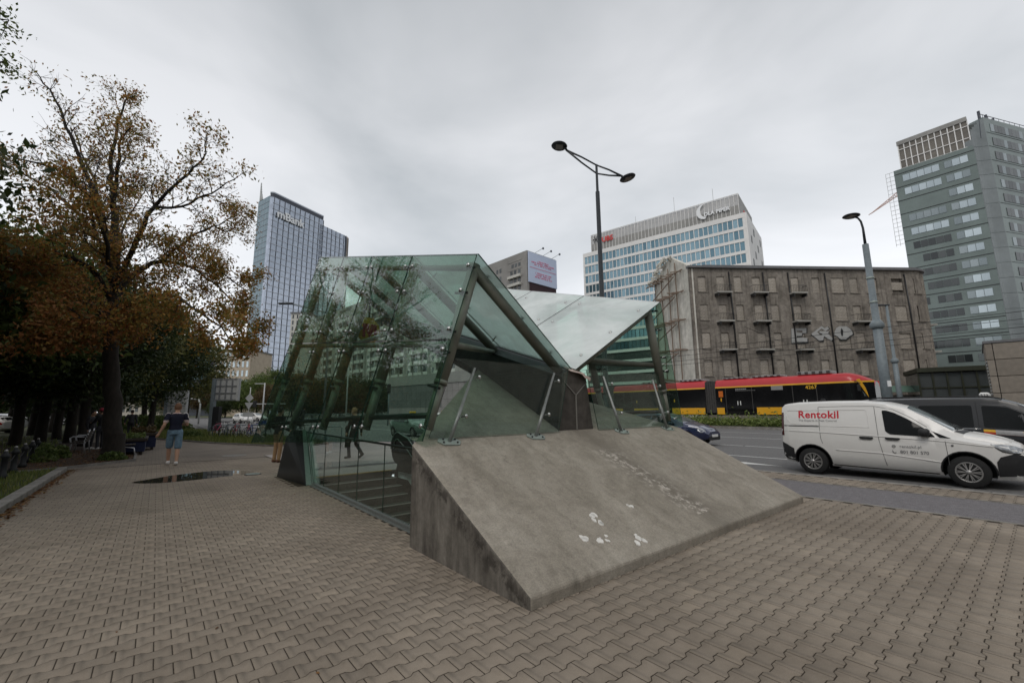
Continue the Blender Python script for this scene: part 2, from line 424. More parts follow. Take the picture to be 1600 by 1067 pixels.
def concrete_side():
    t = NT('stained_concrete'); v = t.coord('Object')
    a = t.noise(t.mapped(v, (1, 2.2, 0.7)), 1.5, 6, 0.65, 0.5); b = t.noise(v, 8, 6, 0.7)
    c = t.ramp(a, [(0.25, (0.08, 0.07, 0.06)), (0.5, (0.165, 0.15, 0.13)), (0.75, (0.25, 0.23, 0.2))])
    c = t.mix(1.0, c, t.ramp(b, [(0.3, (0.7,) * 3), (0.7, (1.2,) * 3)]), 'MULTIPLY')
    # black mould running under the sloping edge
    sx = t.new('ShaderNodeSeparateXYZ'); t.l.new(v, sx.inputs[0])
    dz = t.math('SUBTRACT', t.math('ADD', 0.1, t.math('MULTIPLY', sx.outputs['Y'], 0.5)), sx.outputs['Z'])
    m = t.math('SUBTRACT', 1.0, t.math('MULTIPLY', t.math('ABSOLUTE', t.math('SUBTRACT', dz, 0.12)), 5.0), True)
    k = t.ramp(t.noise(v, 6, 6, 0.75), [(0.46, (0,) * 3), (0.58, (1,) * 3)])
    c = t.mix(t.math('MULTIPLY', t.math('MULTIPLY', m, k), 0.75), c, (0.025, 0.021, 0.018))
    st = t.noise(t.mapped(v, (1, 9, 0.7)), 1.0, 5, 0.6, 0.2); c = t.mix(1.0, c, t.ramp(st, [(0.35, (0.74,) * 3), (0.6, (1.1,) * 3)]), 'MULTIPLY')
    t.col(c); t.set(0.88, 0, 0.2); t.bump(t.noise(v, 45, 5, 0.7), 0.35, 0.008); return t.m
M['concrete_side'] = concrete_side()
M['splash'] = pm('white_splash', (0.66, 0.64, 0.6), 0.12, 20, 0.85)
# canopy
M['green_glass'] = glass('green_glass', (0.66, 0.80, 0.72), 0.012, (0.5, 0.62, 0.56))
M['roof_glass'] = glass('dusty_roof_glass', (0.76, 0.9, 0.86), 0.5, (0.88, 0.92, 0.91), rough=0.02)
M['roof_glass_road'] = glass('whiter_roof_glass', (0.78, 0.9, 0.87), 0.66, (0.93, 0.955, 0.95), rough=0.02)  # whiter copy of roof_glass; sky brightness is put into a stronger film
M['clear_glass'] = glass('clear_glass', (0.86, 0.92, 0.9), 0.012, (0.5, 0.55, 0.52))
M['glass_edge'] = pm('glass_edge', (0.012, 0.045, 0.032), 0.2, 10, 0.15, spec=0.6)
M['tube_paint'] = pm('grey_green_tube_paint', (0.19, 0.19, 0.155), 0.16, 6, 0.42, spec=0.4, big=0.25)
M['steel'] = pm('brushed_steel', (0.5, 0.5, 0.49), 0.12, 40, 0.28, metal=1.0)
M['steel_plate'] = pm('galvanised_plate', (0.3, 0.34, 0.31), 0.18, 14, 0.5, metal=0.4)
M['post_paint'] = pm('post_grey', (0.24, 0.25, 0.24), 0.15, 20, 0.45, metal=0.4)
M['beam_panel'] = pm('beam_brown_panel', (0.09, 0.08, 0.07), 0.3, 8, 0.42, metal=0.3, big=0.35)
M['beam_dark'] = pm('beam_dark_panel', (0.022, 0.024, 0.022), 0.4, 5, 0.5, spec=0.2, big=0.35)
M['seam'] = pm('panel_seam', (0.2, 0.19, 0.17), 0.1, 10, 0.6)
M['black'] = pm('black_rubber', (0.012, 0.012, 0.012), 0.3, 30, 0.6)
M['foam'] = pm('peeling_flashing', (0.62, 0.5, 0.44), 0.18, 8, 0.6)
M['rail_dark'] = pm('dark_handrail', (0.02, 0.02, 0.021), 0.3, 20, 0.35)
M['alu'] = pm('aluminium_trim', (0.27, 0.31, 0.29), 0.12, 20, 0.4, metal=0.5)
M['trim_grey'] = pm('grey_metal_trim', (0.2, 0.21, 0.2), 0.15, 20, 0.45, metal=0.5)
M['m_yellow'] = pm('sign_yellow', (0.75, 0.42, 0.015), 0.06, 6, 0.4)
M['m_red'] = pm('sign_red', (0.42, 0.01, 0.02), 0.06, 6, 0.4)
# general
M['white'] = pm('white_paint', (0.78, 0.78, 0.77), 0.05, 10, 0.5)
M['black_paint'] = pm('black_paint', (0.010, 0.011, 0.012), 0.2, 20, 0.6)
M['lamp_dark'] = pm('dark_lamp_paint', (0.028, 0.032, 0.036), 0.2, 10, 0.4)
M['lamp_lens'] = pm('lamp_lens', (0.24, 0.22, 0.19), 0.1, 20, 0.3)
M['pole_grey'] = pm('grey_pole_paint', (0.17, 0.2, 0.215), 0.15, 6, 0.5, big=0.25)
M['pole_light'] = pm('light_grey_pole', (0.42, 0.43, 0.42), 0.12, 6, 0.5)
M['sign_back'] = pm('sign_back_grey', (0.34, 0.345, 0.34), 0.1, 5, 0.55)
M['sign_grid'] = pm('sign_frame_grey', (0.17, 0.175, 0.18), 0.1, 5, 0.5)
# ------------------------------------------------------------------ ground, pavement, roads
HU0, HU1, HV0, HV1 = 0.42, 5.9, 2.1, 8.8        # the stairwell opening
def sheet(name, rects, z, m, thick=0.0, top=None):
    mb = MB()
    for (a, b, c, d) in rects:
        if thick: mb.box(a, b, c, d, z - thick, z)
        else: mb.add([(a, c, z), (b, c, z), (b, d, z), (a, d, z)], [(0, 1, 2, 3)])
    return uv_place(structure(name, mb, m))
def poly_sheet(name, pts, z, m):
    mb = MB(); mb.add([(a, b, z) for a, b in pts], [tuple(range(len(pts)))])
    o = uv_place(structure(name, mb, m)); return o
M['verge'] = pm('far_grass', (0.10, 0.115, 0.03), 0.3, 1.5, 0.95, big=0.3)
B = 2500
sheet('ground', [(-B, HU0, -B, B), (HU1, B, -B, B), (HU0, HU1, -B, HV0), (HU0, HU1, HV1, B)], -0.12, M['asphalt'])
PU0, PU1, PV0, PV1 = -4.42, 6.83, -9.0, 15.4
pavement = sheet('pavement', [(PU0, HU0, PV0, PV1), (HU1, PU1, PV0, PV1), (HU0, HU1, PV0, HV0), (HU0, HU1, HV1, PV1)], -0.0028, M['joint'])
poly_sheet('far_pavement', [(-4.42, 15.4), (0.75, 15.4), (0.75, 16.0), (2.6, 16.0), (2.6, 20.4), (2.1, 21.0), (0.3, 25.2), (-2.1, 32.8), (-5.2, 48), (-6.5, 62), (-10, 62), (-6.2, 34), (-4.42, 27)], -0.001, M['far_paving'])
sheet('pavement_behind_entrance', [(2.6, 6.83, 16.0, 20.6)], -0.0015, M['granite'])
sheet('cycle_path', [(6.92, 8.66, -40, 21.0)], -0.003, M['path_asphalt'], 0.05)
sheet('path_edging', [(6.83, 6.92, -40, 21.0), (8.66, 8.72, -40, 21.0)], 0.004, M['kerb'], 0.1)
sheet('road', [(9.86, 33.95, -120, 420), (1.5, 9.86, 21.0, 420)], -0.075, M['asphalt'])
# lane markings
lm = []
for uu, dash in ((13.75, 0), (18.1, 0), (23.6, 0), (28.8, 1)):
    if dash:
        for k in range(-8, 30): lm.append((uu - .06, uu + .06, k * 8.0, k * 8.0 + 4.0))
    else:
        for k in range(-2, 12): lm.append((uu - .06, uu + .06, -30 + k * 12.0, -30 + k * 12.0 + (9.0 if uu > 20 else 11.9)))
ob = sheet('lane_marking', lm, -0.071, M['line_white'])
# a straight-on arrow painted in the near lane
mb = MB()
mb.add([(u, v, -0.07) for u, v in ((11.65, 7.2), (11.85, 7.2), (11.85, 4.2), (12.15, 4.2), (11.75, 2.2), (11.35, 4.2), (11.65, 4.2))], [(0, 1, 2, 5, 6), (2, 3, 4, 5)][0:0] + [(0, 1, 2, 3, 4, 5, 6)])
uv_place(structure('lane_arrow', mb, M['line_white']))
mb = MB()
for v0 in (23.0, 25.2):
    mb.box(9.9, 16.5, v0, v0 + 0.14, -0.072, -0.07)
uv_place(structure('stop_line', mb, M['line_white']))
# kerb stones along the road, strip of small pavers
kr = uv_thing('road_kerb', 'flush granite kerb running along the road beside the cycle path', 'kerb', 9.72, 0)
kme = MB().bbox(0, 0.14, -0.495, 0.495, -0.14, 0.012, 0.012).mesh('kerb_stone', M['kerb'])
for i in range(-6, 22): link('kerb_stone', kme, kr, (0, i + 0.5, 0))
mb = MB(); mb.box(9.72, 9.86, -60, -6.01, -0.14, 0.01); 
uv_place(structure('kerb_beyond', mb, M['kerb']))
strip = sheet('paver_strip', [(8.72, 9.72, -40, 21.0)], -0.0028, M['joint'])

# the interlocking pavers
def paver_outline(g=0.0035):
    hw, ww = 0.0825 - g, 0.0575 - g; L = 0.1 - g
    xs = [(-L, hw), (-0.064, hw), (-0.036, ww), (0.036, ww), (0.064, hw), (L, hw)]
    return [(x, -y) for x, y in xs] + [(x, y) for x, y in reversed(xs)]
def paver_arrays(bev=0.0022, dep=0.02):
    o = np.array(paver_outline()); k = len(o)
    inn = o.copy(); inn[:, 0] -= np.sign(o[:, 0]) * bev; inn[:, 1] -= np.sign(o[:, 1]) * bev
    V = np.concatenate([np.c_[o, np.full(k, -dep)], np.c_[o, np.full(k, -bev * 0.8)], np.c_[inn, np.zeros(k)]])
    Q = []
    for r in (0, 1):
        for i in range(k): j = (i + 1) % k; Q.append((r * k + i, r * k + j, (r + 1) * k + j, (r + 1) * k + i))
    c = 2 * k
    for i in range(5): Q.append((c + i, c + i + 1, c + k - 2 - i, c + k - 1 - i))
    return V, np.array(Q)
PV, PQ = paver_arrays()
pav_mesh = np_mesh('paver', PV, PQ, M['paver'])
cells = []
camuv = to_uv(CAMP)
rp = np.random.RandomState(3)
def blocked(u, v):
    if 0.1 < u < W - 0.1 and 0.1 < v < 2.2: return True
    if 0.30 < u < 6.02 and 2.1 <= v < 8.95: return True
    if u > 0.75 and v > 8.9: return True                      # granite slabs
    if -0.02 < u < 0.3 and 7.72 < v < 9.62: return True       # black pier
    if math.hypot(u + 0.1, v - 16.8) < 0.45: return True
    if u < -2.95 and v > 15.4 + 0.1 + (u + 4.45) * 0.95: return True
    return False
for k in range(int(PV0 / 0.14), int(PV1 / 0.14)):
    v = k * 0.14 + 0.06
    for i in range(int(PU0 / 0.2), int(PU1 / 0.2) + 1):
        u = i * 0.2 + (0.1 if k % 2 else 0.0) + 0.03
        if u < PU0 + 0.1 or u > PU1 - 0.09 or blocked(u, v): continue
        d = math.hypot(u - camuv[0], v - camuv[1])
        p = from_uv(u, v) - CAMP; w = p @ _f
        if w < 0.2:
            continue
        x = CX + FPX * (p @ CR) / w; y = CY - FPX * (p @ CU) / w
        if x < -260 or x > 1860 or y > 1330: continue
        inview = -10 < x < 1610 and y < 1075
        cells.append((d if inview else d + 50, u, v))
cells.sort()
for n, (d, u, v) in enumerate(cells[:300]):
    o = link('paver', pav_mesh, pavement, (u, v, rp.normal(0, 0.0005)), (rp.normal(0, 0.002), rp.normal(0, 0.002), rp.normal(0, 0.004)))
rest = np.array([(u, v) for _, u, v in cells[300:]])
# the strip of small pavers along the kerb
strip_c = np.array([(8.82 + i * 0.2 + (0.1 if k % 2 else 0), k * 0.14) for k in range(-60, 150) for i in range(5) if 8.82 + i * 0.2 + (0.1 if k % 2 else 0) < 9.63])
def paver_field(C, seed):
    r = np.random.RandomState(seed); n = len(C)
    V = np.repeat(PV[None], n, 0)
    a = r.normal(0, 0.004, n); tx = r.normal(0, 0.002, n); ty = r.normal(0, 0.002, n); dz = r.normal(0, 0.0005, n)
    x = V[..., 0] * np.cos(a)[:, None] - V[..., 1] * np.sin(a)[:, None]; y = V[..., 0] * np.sin(a)[:, None] + V[..., 1] * np.cos(a)[:, None]
    z = V[..., 2] + x * tx[:, None] + y * ty[:, None] + dz[:, None]
    V = np.stack([x + C[:, :1], y + C[:, 1:2], z], -1)
    F = PQ[None] + (np.arange(n) * len(PV))[:, None, None]
    return V.reshape(-1, 3), F.reshape(-1, 4)
V, F = paver_field(rest, 5)
o = link('pavers', np_mesh('pavers', V, F, M['paver']), pavement); o['kind'] = 'stuff'
V, F = paver_field(strip_c, 6)
o = link('pavers', np_mesh('strip_pavers', V, F, M['paver']), strip); o['kind'] = 'stuff'

# granite slabs of the landing behind the stairs
landing = sheet('landing', [(0.75, 6.83, 8.8, 16.0)], -0.012, M['joint'])
sl = MB().bbox(-0.397, 0.397, -0.297, 0.297, -0.03, 0, 0.004).mesh('granite_slab', M['granite'])
for i in range(7):
    for j in range(12):
        u, v = 1.2 + i * 0.8 + (0.0 if j % 2 else 0.0), 9.15 + j * 0.6
        if u < 6.6: link('slab', sl, landing, (u, v, rp.normal(0, 0.0008)))
mb = MB(); mb.box(0.75, 6.0, 10.2, 10.62, -0.01, 0.0035)
uv_place(structure('tactile_strip', mb, M['granite_dark']))

# median with hedge and tram tracks, far side
sheet('median_kerb', [(33.95, 34.15, -120, 70)], 0.12, M['kerb'], 0.2)
sheet('median', [(34.15, 36.9, -120, 70)], 0.16, M['lawn'], 0.4)
sheet('track_bed', [(36.9, 46.5, -160, 160)], 0.45, M['kerb'], 0.6)
mb = MB()
for uu in (38.6, 40.05, 42.4, 43.85): mb.box(uu - 0.04, uu + 0.04, -160, 160, 0.44, 0.52)
uv_place(structure('tram_rail', mb, M['steel_plate']))
sheet('far_road', [(46.5, 62, -160, 420)], -0.07, M['asphalt'])
sheet('far_pavement_across_road', [(62.2, 120, -160, 60)], 0.0, M['granite'])

# left verge, tree bed, grass
verge = poly_sheet('lawn', [(-4.55, -6), (-4.55, 15.62), (-5.75, 15.1), (-7, 40), (-9, 90), (-220, 260), (-220, -6)], 0.035, M['lawn'])
bed = poly_sheet('tree_bed', [(-4.5, 15.66), (-2.98, 17.04), (-3.05, 21.0), (-4.1, 30), (-9, 32), (-6.2, 15.2), (-5.72, 15.15)], 0.045, M['soil'])
mb = MB()
for a, b in (((-5.75, 15.12), (-4.5, 15.64)), ((-4.5, 15.64), (-2.95, 17.02)), ((-2.95, 17.02), (-3.02, 21.0))):
    mb.bar((*a, 0.03), (*b, 0.03), 0.07, 0.09)
uv_place(tag(mb.build('bed_edging', M['kerb']), 'low stone edging round the soil bed of the big tree', 'edging'))
kl = uv_thing('verge_kerb', 'raised pale kerb of long stones between the lawn and the brick pavement', 'kerb', -4.45, 0)
kme2 = MB().bbox(-0.1, 0.1, -0.495, 0.495, -0.12, 0.115, 0.014).mesh('kerb_stone', M['kerb'])
for i in range(-3, 15): link('kerb_stone', kme2, kl, (rp.normal(0, 0.003), i + 0.6 + 0.0, rp.normal(0, 0.002)))
G1 = [(-2.4, 32.5), (0.0, 24.9), (1.8, 20.75), (3.4, 19.6), (4.3, 20.2), (4.0, 24), (3.2, 30), (2.2, 40), (-2, 52), (-6, 54), (-5.5, 48)]
poly_sheet('grass_island', G1, 0.03, M['lawn'])
mb = MB()
for a, b in zip(G1[:5], G1[1:6]): mb.bar((*a, 0.02), (*b, 0.02), 0.1, 0.1)
uv_place(tag(mb.build('grass_kerb', M['kerb']), 'low kerb round the grass island behind the entrance', 'kerb'))
mb = MB()
a, b, c, d = (ground_pt(*q) for q in ((150, 651.5), (700, 651.5), (760, 646), (100, 647)))
mb.add([(*p[:2], -0.02) for p in (a, b, c, d)], [(0, 1, 2, 3)]); structure('far_verge', mb, M['verge'])

def puddle_mat():
    t = NT('puddle_water'); t.col((0.03, 0.028, 0.025)); t.set(0.015, 0, 0.6); return t.m
M['puddle'] = puddle_mat()
pp = [(206, 754), (232, 749), (268, 743), (300, 739), (335, 735.5), (368, 735), (396, 737), (386, 741), (352, 744), (320, 748), (280, 752), (240, 755)]
pts = [to_uv(ground_pt(x, y))[:2] for x, y in pp]
ring = []
for i in range(len(pts)):
    a, b, c, d = (np.array(pts[(i + k) % len(pts)]) for k in (-1, 0, 1, 2))
    for t_ in (0, .25, .5, .75):
        q = 0.5 * ((2 * b) + (c - a) * t_ + (2 * a - 5 * b + 4 * c - d) * t_ ** 2 + (3 * b - a - 3 * c + d) * t_ ** 3)
        ring.append(tuple(q + rp.normal(0, 0.008, 2)))
poly_sheet('puddle', ring, 0.0035, M['puddle'])
# covers in the pavement
mh = uv_thing('manhole_cover', 'round pale manhole cover set in the brick pavement by the grass', 'manhole cover', -0.1, 16.8, 0.0)
MB().lathe([(0.42, -0.02), (0.42, 0.004), (0.34, 0.004)], n=28).build('ring', M['kerb'], mh)
MB().lathe([(0.335, -0.02), (0.335, 0.002), (0.0, 0.003)], n=28).build('lid', M['granite'], mh)
dr = uv_thing('drain_cover', 'dark round drain at the end of the puddle', 'drain', -0.4, 10.55, 0.004)
MB().lathe([(0.2, -0.01), (0.2, 0.004), (0.0, 0.005)], n=20).build('grate', M['black'], dr)
mb = MB()
for i in range(-3, 4): mb.box(-0.17 + abs(i) * 0.015, 0.17 - abs(i) * 0.015, i * 0.05 - 0.012, i * 0.05 + 0.012, 0.005, 0.014)
mb.build('bars', M['steel_plate'], dr)
# ------------------------------------------------------------------ the metro entrance (local axes u, v, z)
H2 = W / 2
rz = lambda v: 0.1 + 0.5 * v
# concrete ramp roof
ramp = uv_thing('concrete_ramp', 'sloping weathered concrete slab roofing the stairs, streaked and splashed with white', 'concrete ramp', 0, 0)
bm = bmesh.new()
prof = [(0.0, 0.0), (2.19, 0.0), (2.19, rz(2.19)), (0.0, 0.1)]
vs0 = [bm.verts.new((0, a, b)) for a, b in prof]; vs1 = [bm.verts.new((W, a, b)) for a, b in prof]
bm.faces.new(vs0); bm.faces.new(vs1[::-1])
for i in range(4): bm.faces.new((vs0[i], vs1[i], vs1[(i + 1) % 4], vs0[(i + 1) % 4]))
bm.edges.ensure_lookup_table()
be = [e for e in bm.edges if (all(v.co.z > 0.05 for v in e.verts) and not all(abs(v.co.y - 2.19) < .01 for v in e.verts)) or all(abs(v.co.y) < .01 and abs(v.co.x - e.verts[0].co.x) < .01 for v in e.verts)]
bmesh.ops.bevel(bm, geom=be, offset=0.022, segments=2, affect='EDGES', profile=0.5)
bmesh.ops.subdivide_edges(bm, edges=[e for e in bm.edges if e.calc_length() > 0.9], cuts=12, use_grid_fill=True)
bmesh.ops.recalc_face_normals(bm, faces=bm.faces)
rr = random.Random(2)
for v in bm.verts:
    if 0.01 < v.co.y < 2.15 and 0.05 < v.co.x < W - 0.05 and v.co.z > rz(v.co.y) - 0.004: v.co.z += rr.uniform(-0.004, 0.004)
me = bpy.data.meshes.new('ramp_body'); bm.normal_update()
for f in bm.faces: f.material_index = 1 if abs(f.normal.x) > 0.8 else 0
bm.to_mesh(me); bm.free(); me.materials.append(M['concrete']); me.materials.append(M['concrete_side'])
link('ramp_body', me, ramp)
pl = [(0.0, 2.19), (W, 2.19), (4.55, 3.42), (3.55, 4.75), (2.75, 4.75)]
mb = MB(); mb.polybox([(a, b, rz(b) - 0.2) for a, b in pl], (0, 0, 1), 0.2)
mb.build('upper_slab', M['concrete'], ramp)
# splashes of white on the slope
def splash(cu, cv, r, n, seed):
    q = random.Random(seed)
    for i_ in range(n):
        mb = MB()
        a = q.uniform(0, 6.28); d = r * q.random() ** 0.7; x, y = cu + d * math.cos(a) * 1.2, cv + d * math.sin(a) * 0.8; s = r * q.uniform(0.12, 0.45)
        P = []
        for k in range(9):
            t = 6.283 * k / 9; rr_ = s * q.uniform(0.6, 1.2); px, py = x + rr_ * math.cos(t), y + rr_ * math.sin(t) * 0.9
            P.append((px, py, rz(py) + 0.009))
        mb.add(P + [(px, py, pz - 0.012) for px, py, pz in P], [tuple(range(9))] + [(i, (i + 1) % 9, 9 + (i + 1) % 9, 9 + i) for i in range(9)])
        mb.build('white_splash', M['splash'], ramp)
splash(1.45, 0.545, 0.12, 6, 1); splash(1.15, 0.335, 0.11, 5, 2); splash(1.78, 0.18, 0.10, 5, 3); splash(2.2, 0.62, 0.07, 4, 4); splash(1.33, 0.3, 0.06, 3, 6)

# stairs going down
stairs = uv_thing('staircase', 'dark stone stairs with pale nosings going down under the ramp', 'stairs', 0, 0)
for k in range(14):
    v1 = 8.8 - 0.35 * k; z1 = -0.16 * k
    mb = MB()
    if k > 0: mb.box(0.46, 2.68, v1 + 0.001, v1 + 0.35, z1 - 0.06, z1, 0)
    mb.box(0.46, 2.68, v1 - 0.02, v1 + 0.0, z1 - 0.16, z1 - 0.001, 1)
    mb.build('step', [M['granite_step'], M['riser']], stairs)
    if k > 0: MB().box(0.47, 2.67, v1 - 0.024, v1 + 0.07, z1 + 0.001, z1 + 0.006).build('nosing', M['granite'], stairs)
MB().box(0.6, 2.68, 8.78, 8.9, -0.02, 0.006).build('edge_stripe', M['yellow_line'], stairs)
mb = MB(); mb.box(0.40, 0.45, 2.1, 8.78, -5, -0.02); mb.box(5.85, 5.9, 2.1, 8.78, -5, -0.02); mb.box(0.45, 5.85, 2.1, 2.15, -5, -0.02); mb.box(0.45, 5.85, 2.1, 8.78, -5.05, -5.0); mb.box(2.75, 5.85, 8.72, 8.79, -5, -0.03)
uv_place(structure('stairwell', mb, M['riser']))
# escalator
esc = uv_thing('escalator', 'black escalator with rounded newel and pale handrail stripes beside the stairs', 'escalator', 0, 0)
def newel(z_top, r):
    P = []
    for k in range(11):
        a = -math.pi / 2 + math.pi * k / 10 * 1.0; P.append((8.55 + r * math.cos(a) * 1.0, z_top - r + r * math.sin(a)))
    return P
def side(u0, u1, name):
    arc = newel(1.02, 0.42)
    poly = [(8.55, 0.0), (8.62, 0.0)] + arc + [(7.9, 0.86), (2.6, -2.3), (2.6, -3.2), (7.6, 0.0)]
    mb = MB(); mb.prism(poly, (0, 1, 0), (0, 0, 1), (u0, 0, 0), (u1 - u0, 0, 0)); return mb.build(name, M['granite_dark'], esc)
for uu in (2.72, 3.78, 4.85):
    side(uu, uu + 0.1, 'balustrade')
    for dz in (0.0, -0.3):
        mb = MB(); P = [(uu - 0.012, 8.55 + (0.43 + dz * 0.6) * math.cos(a), 0.6 + (0.43 + dz * 0.6) * math.sin(a)) for a in [(-0.1 + 1.67 * i / 8) for i in range(9)]] + [(uu - 0.012, 7.9, 0.88 + dz), (uu - 0.012, 2.6, -2.28 + dz)]
        mb.ptube(P, 0.014, 5); mb.build('handrail', M['alu'], esc)
mb = MB(); mb.prism([(8.9, 0.004), (8.1, 0.004), (2.6, -3.1), (2.6, -3.3), (8.1, -0.2), (8.9, -0.2)], (0, 1, 0), (0, 0, 1), (2.83, 0, 0), (0.94, 0, 0)); mb.build('moving_steps', M['steel_plate'], esc)
mb = MB(); mb.prism([(8.9, 0.004), (8.1, 0.004), (2.6, -3.1), (2.6, -3.3), (8.1, -0.2), (8.9, -0.2)], (0, 1, 0), (0, 0, 1), (3.89, 0, 0), (0.95, 0, 0)); mb.build('moving_steps', M['steel_plate'], esc)

# black stone pier at the end of the balustrade
pier = uv_thing('stone_pier', 'black polished stone pier with slanting pale metal edge beside the stairs', 'pier', 0, 0)
Pn = [(-.02, 9.6, 0), (.20, 7.74, 0), (.235, 8.50, 1.17), (.12, 8.95, 1.19), (.05, 9.25, .95)]
mb = MB(); mb.add([(a + 0 * k, b, c) for k in (0,) for a, b, c in Pn] + [(.33, b, c) for a, b, c in Pn], [(0, 1, 2, 3, 4), (9, 8, 7, 6, 5)] + [(i, 5 + i, 5 + (i + 1) % 5, (i + 1) % 5) for i in range(5)]); mb.build('stone_body', M['granite_dark'], pier)
mb = MB(); mb.quadbox((0.205, 7.725, 0.0), (0.318, 7.725, 0.0), (0.318, 8.485, 1.175), (0.238, 8.485, 1.175), (0, -0.87, 0.5), 0.02); mb.build('sloping_plate', M['alu'], pier)
for i, du in enumerate((0.335, 0.372, 0.409)):
    MB().bar((du, 7.70, 0.0), (du, 8.45, 1.15), 0.016, 0.05).build('edge_profile', M['alu'], pier)

# glass balustrade along the stairs
bal = uv_thing('glass_balustrade', 'low clear glass balustrade with thin dark handrail along the stairwell', 'balustrade', 0, 0)
vj = [7.78, 6.95, 6.0, 5.0, 3.85, 2.25]
BU = 0.345
for a, b in zip(vj[:-1], vj[1:]):
    top = lambda v: 1.07 + (v - 2.2) * 0.008
    q = a + (0.55 if a > 7.5 else 0.0)
    mb = MB(); mb.quadbox((BU, a - 0.006, 0.06), (BU, b + 0.006, 0.06), (BU, b + 0.006, top(b)), (BU, q - 0.006, top(q)), (1, 0, 0), 0.012, 0, 1)
    mb.build('glass_pane', [M['clear_glass'], M['glass_edge']], bal)
MB().tube((BU + 0.006, 8.42, 1.13), (BU + 0.006, 2.2, 1.085), 0.019, n=8).build('handrail', M['rail_dark'], bal)
mb = MB(); mb.box(0.315, 0.39, 2.19, 7.9, -0.01, 0.05); mb.box(0.26, 0.315, 2.19, 7.9, -0.01, 0.012); mb.build('base_trim', M['trim_grey'], bal)

# the valley beam
zv = lambda v: 2.305 + 0.3095 * (v - 2.346)
beam = uv_thing('valley_beam', 'dark boxed beam with brown front panels carrying the valley of the glass roof', 'beam', 0, 0)
bt = lambda v: zv(v) - 0.14
def bb(v):
    if v <= 4.75: return rz(v) + 0.012
    return 2.49 + (v - 4.75) * 0.345
def hw(v, top): return (0.285 if top else 0.435 - 0.012 * max(0, v - 2.35))
for s in (-1, 1):
    st = [2.36, 3.4, 4.45, 6.0, 8.0, 10.35]
    for a, b in zip(st[:-1], st[1:]):
        q = [(H2 + s * hw(a, 0), a + .004, bb(a)), (H2 + s * hw(b, 0), b - .004, bb(b)), (H2 + s * hw(b, 1), b - .004, bt(b)), (H2 + s * hw(a, 1), a + .004, bt(a))]
        MB().quadbox(*q, (-s, 0, 0), 0.05).build('side_panel', M['beam_dark'], beam)
    mb = MB(); mb.quadbox((H2 + s * 0.29, 2.36, bt(2.36)), (H2 + s * 0.29, 10.5, bt(10.5)), (H2 + s * 0.06, 10.5, zv(10.5) - 0.02), (H2 + s * 0.06, 2.36, zv(2.36) - 0.02), (0, 0, -1), 0.02)
    mb.build('gutter_side', M['rail_dark'], beam)
mb = MB(); mb.quadbox((H2 - .38, 2.5, bb(2.5) + .06), (H2 + .38, 2.5, bb(2.5) + .06), (H2 + .33, 10.3, bb(10.3)), (H2 - .33, 10.3, bb(10.3)), (0, 0, 1), 0.02); mb.build('underside', M['beam_dark'], beam)
mb = MB(); mb.quadbox((H2 - .29, 2.37, bt(2.37) - .02), (H2 + .29, 2.37, bt(2.37) - .02), (H2 + .29, 10.35, bt(10.35) - .02), (H2 - .29, 10.35, bt(10.35) - .02), (0, 0, 1), 0.02); mb.build('top_plate', M['beam_dark'], beam)
fz0, fz1 = rz(2.33) + 0.01, bt(2.35); zs = fz0 + (fz1 - fz0) * 0.66
wid = lambda z: 0.435 + (0.285 - 0.435) * (z - fz0) / (fz1 - fz0)
for s in (-1, 1):
    P = [(H2 + s * 0.011, 2.33, fz0), (H2 + s * wid(fz0), 2.33, fz0), (H2 + s * wid(fz1 - 0.08), 2.33, fz1 - 0.08), (H2 + s * 0.011, 2.33, zs)]
    MB().polybox(P, (0, 1, 0), 0.03).build('front_panel', M['beam_panel'], beam)
P = [(H2, 2.325, zs + 0.02), (H2 + wid(fz1 - 0.06), 2.325, fz1 - 0.06), (H2 + wid(fz1) - .02, 2.325, fz1 + 0.07), (H2 + 0.12, 2.325, fz1 + 0.13), (H2 - 0.12, 2.325, fz1 + 0.13), (H2 - wid(fz1) + .02, 2.325, fz1 + 0.07), (H2 - wid(fz1 - 0.06), 2.325, fz1 - 0.06)]
MB().polybox(P, (0, 1, 0), 0.03).build('notch_panel', M['beam_panel'], beam)
mb = MB(); mb.bar((H2, 2.322, fz0), (H2, 2.322, zs), 0.02, 0.016, up=(0, 1, 0)); mb.bar((H2, 2.322, zs), (H2 + wid(fz1 - 0.07), 2.322, fz1 - 0.07), 0.016, 0.012, up=(0, 1, 0)); mb.bar((H2, 2.322, zs), (H2 - wid(fz1 - 0.07), 2.322, fz1 - 0.07), 0.016, 0.012, up=(0, 1, 0))
mb.build('joint_strip', M['seam'], beam)
mb = MB()
mb.quadbox((H2 - 0.18, 2.26, fz1 + 0.10), (H2 + 0.16, 2.24, fz1 + 0.06), (H2 + 0.30, 2.5, fz1 + 0.14), (H2 - 0.1, 2.5, fz1 + 0.19), (0, 0, 1), 0.012)
mb.quadbox((H2 + 0.05, 2.22, fz1 + 0.06), (H2 + 0.33, 2.26, fz1 + 0.0), (H2 + 0.36, 2.5, fz1 + 0.09), (H2 + 0.1, 2.5, fz1 + 0.13), (0.1, 0, 1), 0.012)
mb.quadbox((H2 + 0.05, 2.22, fz1 + 0.06), (H2 + 0.33, 2.26, fz1 + 0.0), (H2 + 0.32, 2.27, fz1 - 0.05), (H2 + 0.14, 2.23, fz1 - 0.0), (0, -1, 0), 0.01)
mb.build('peeling_flashing', M['foam'], beam)

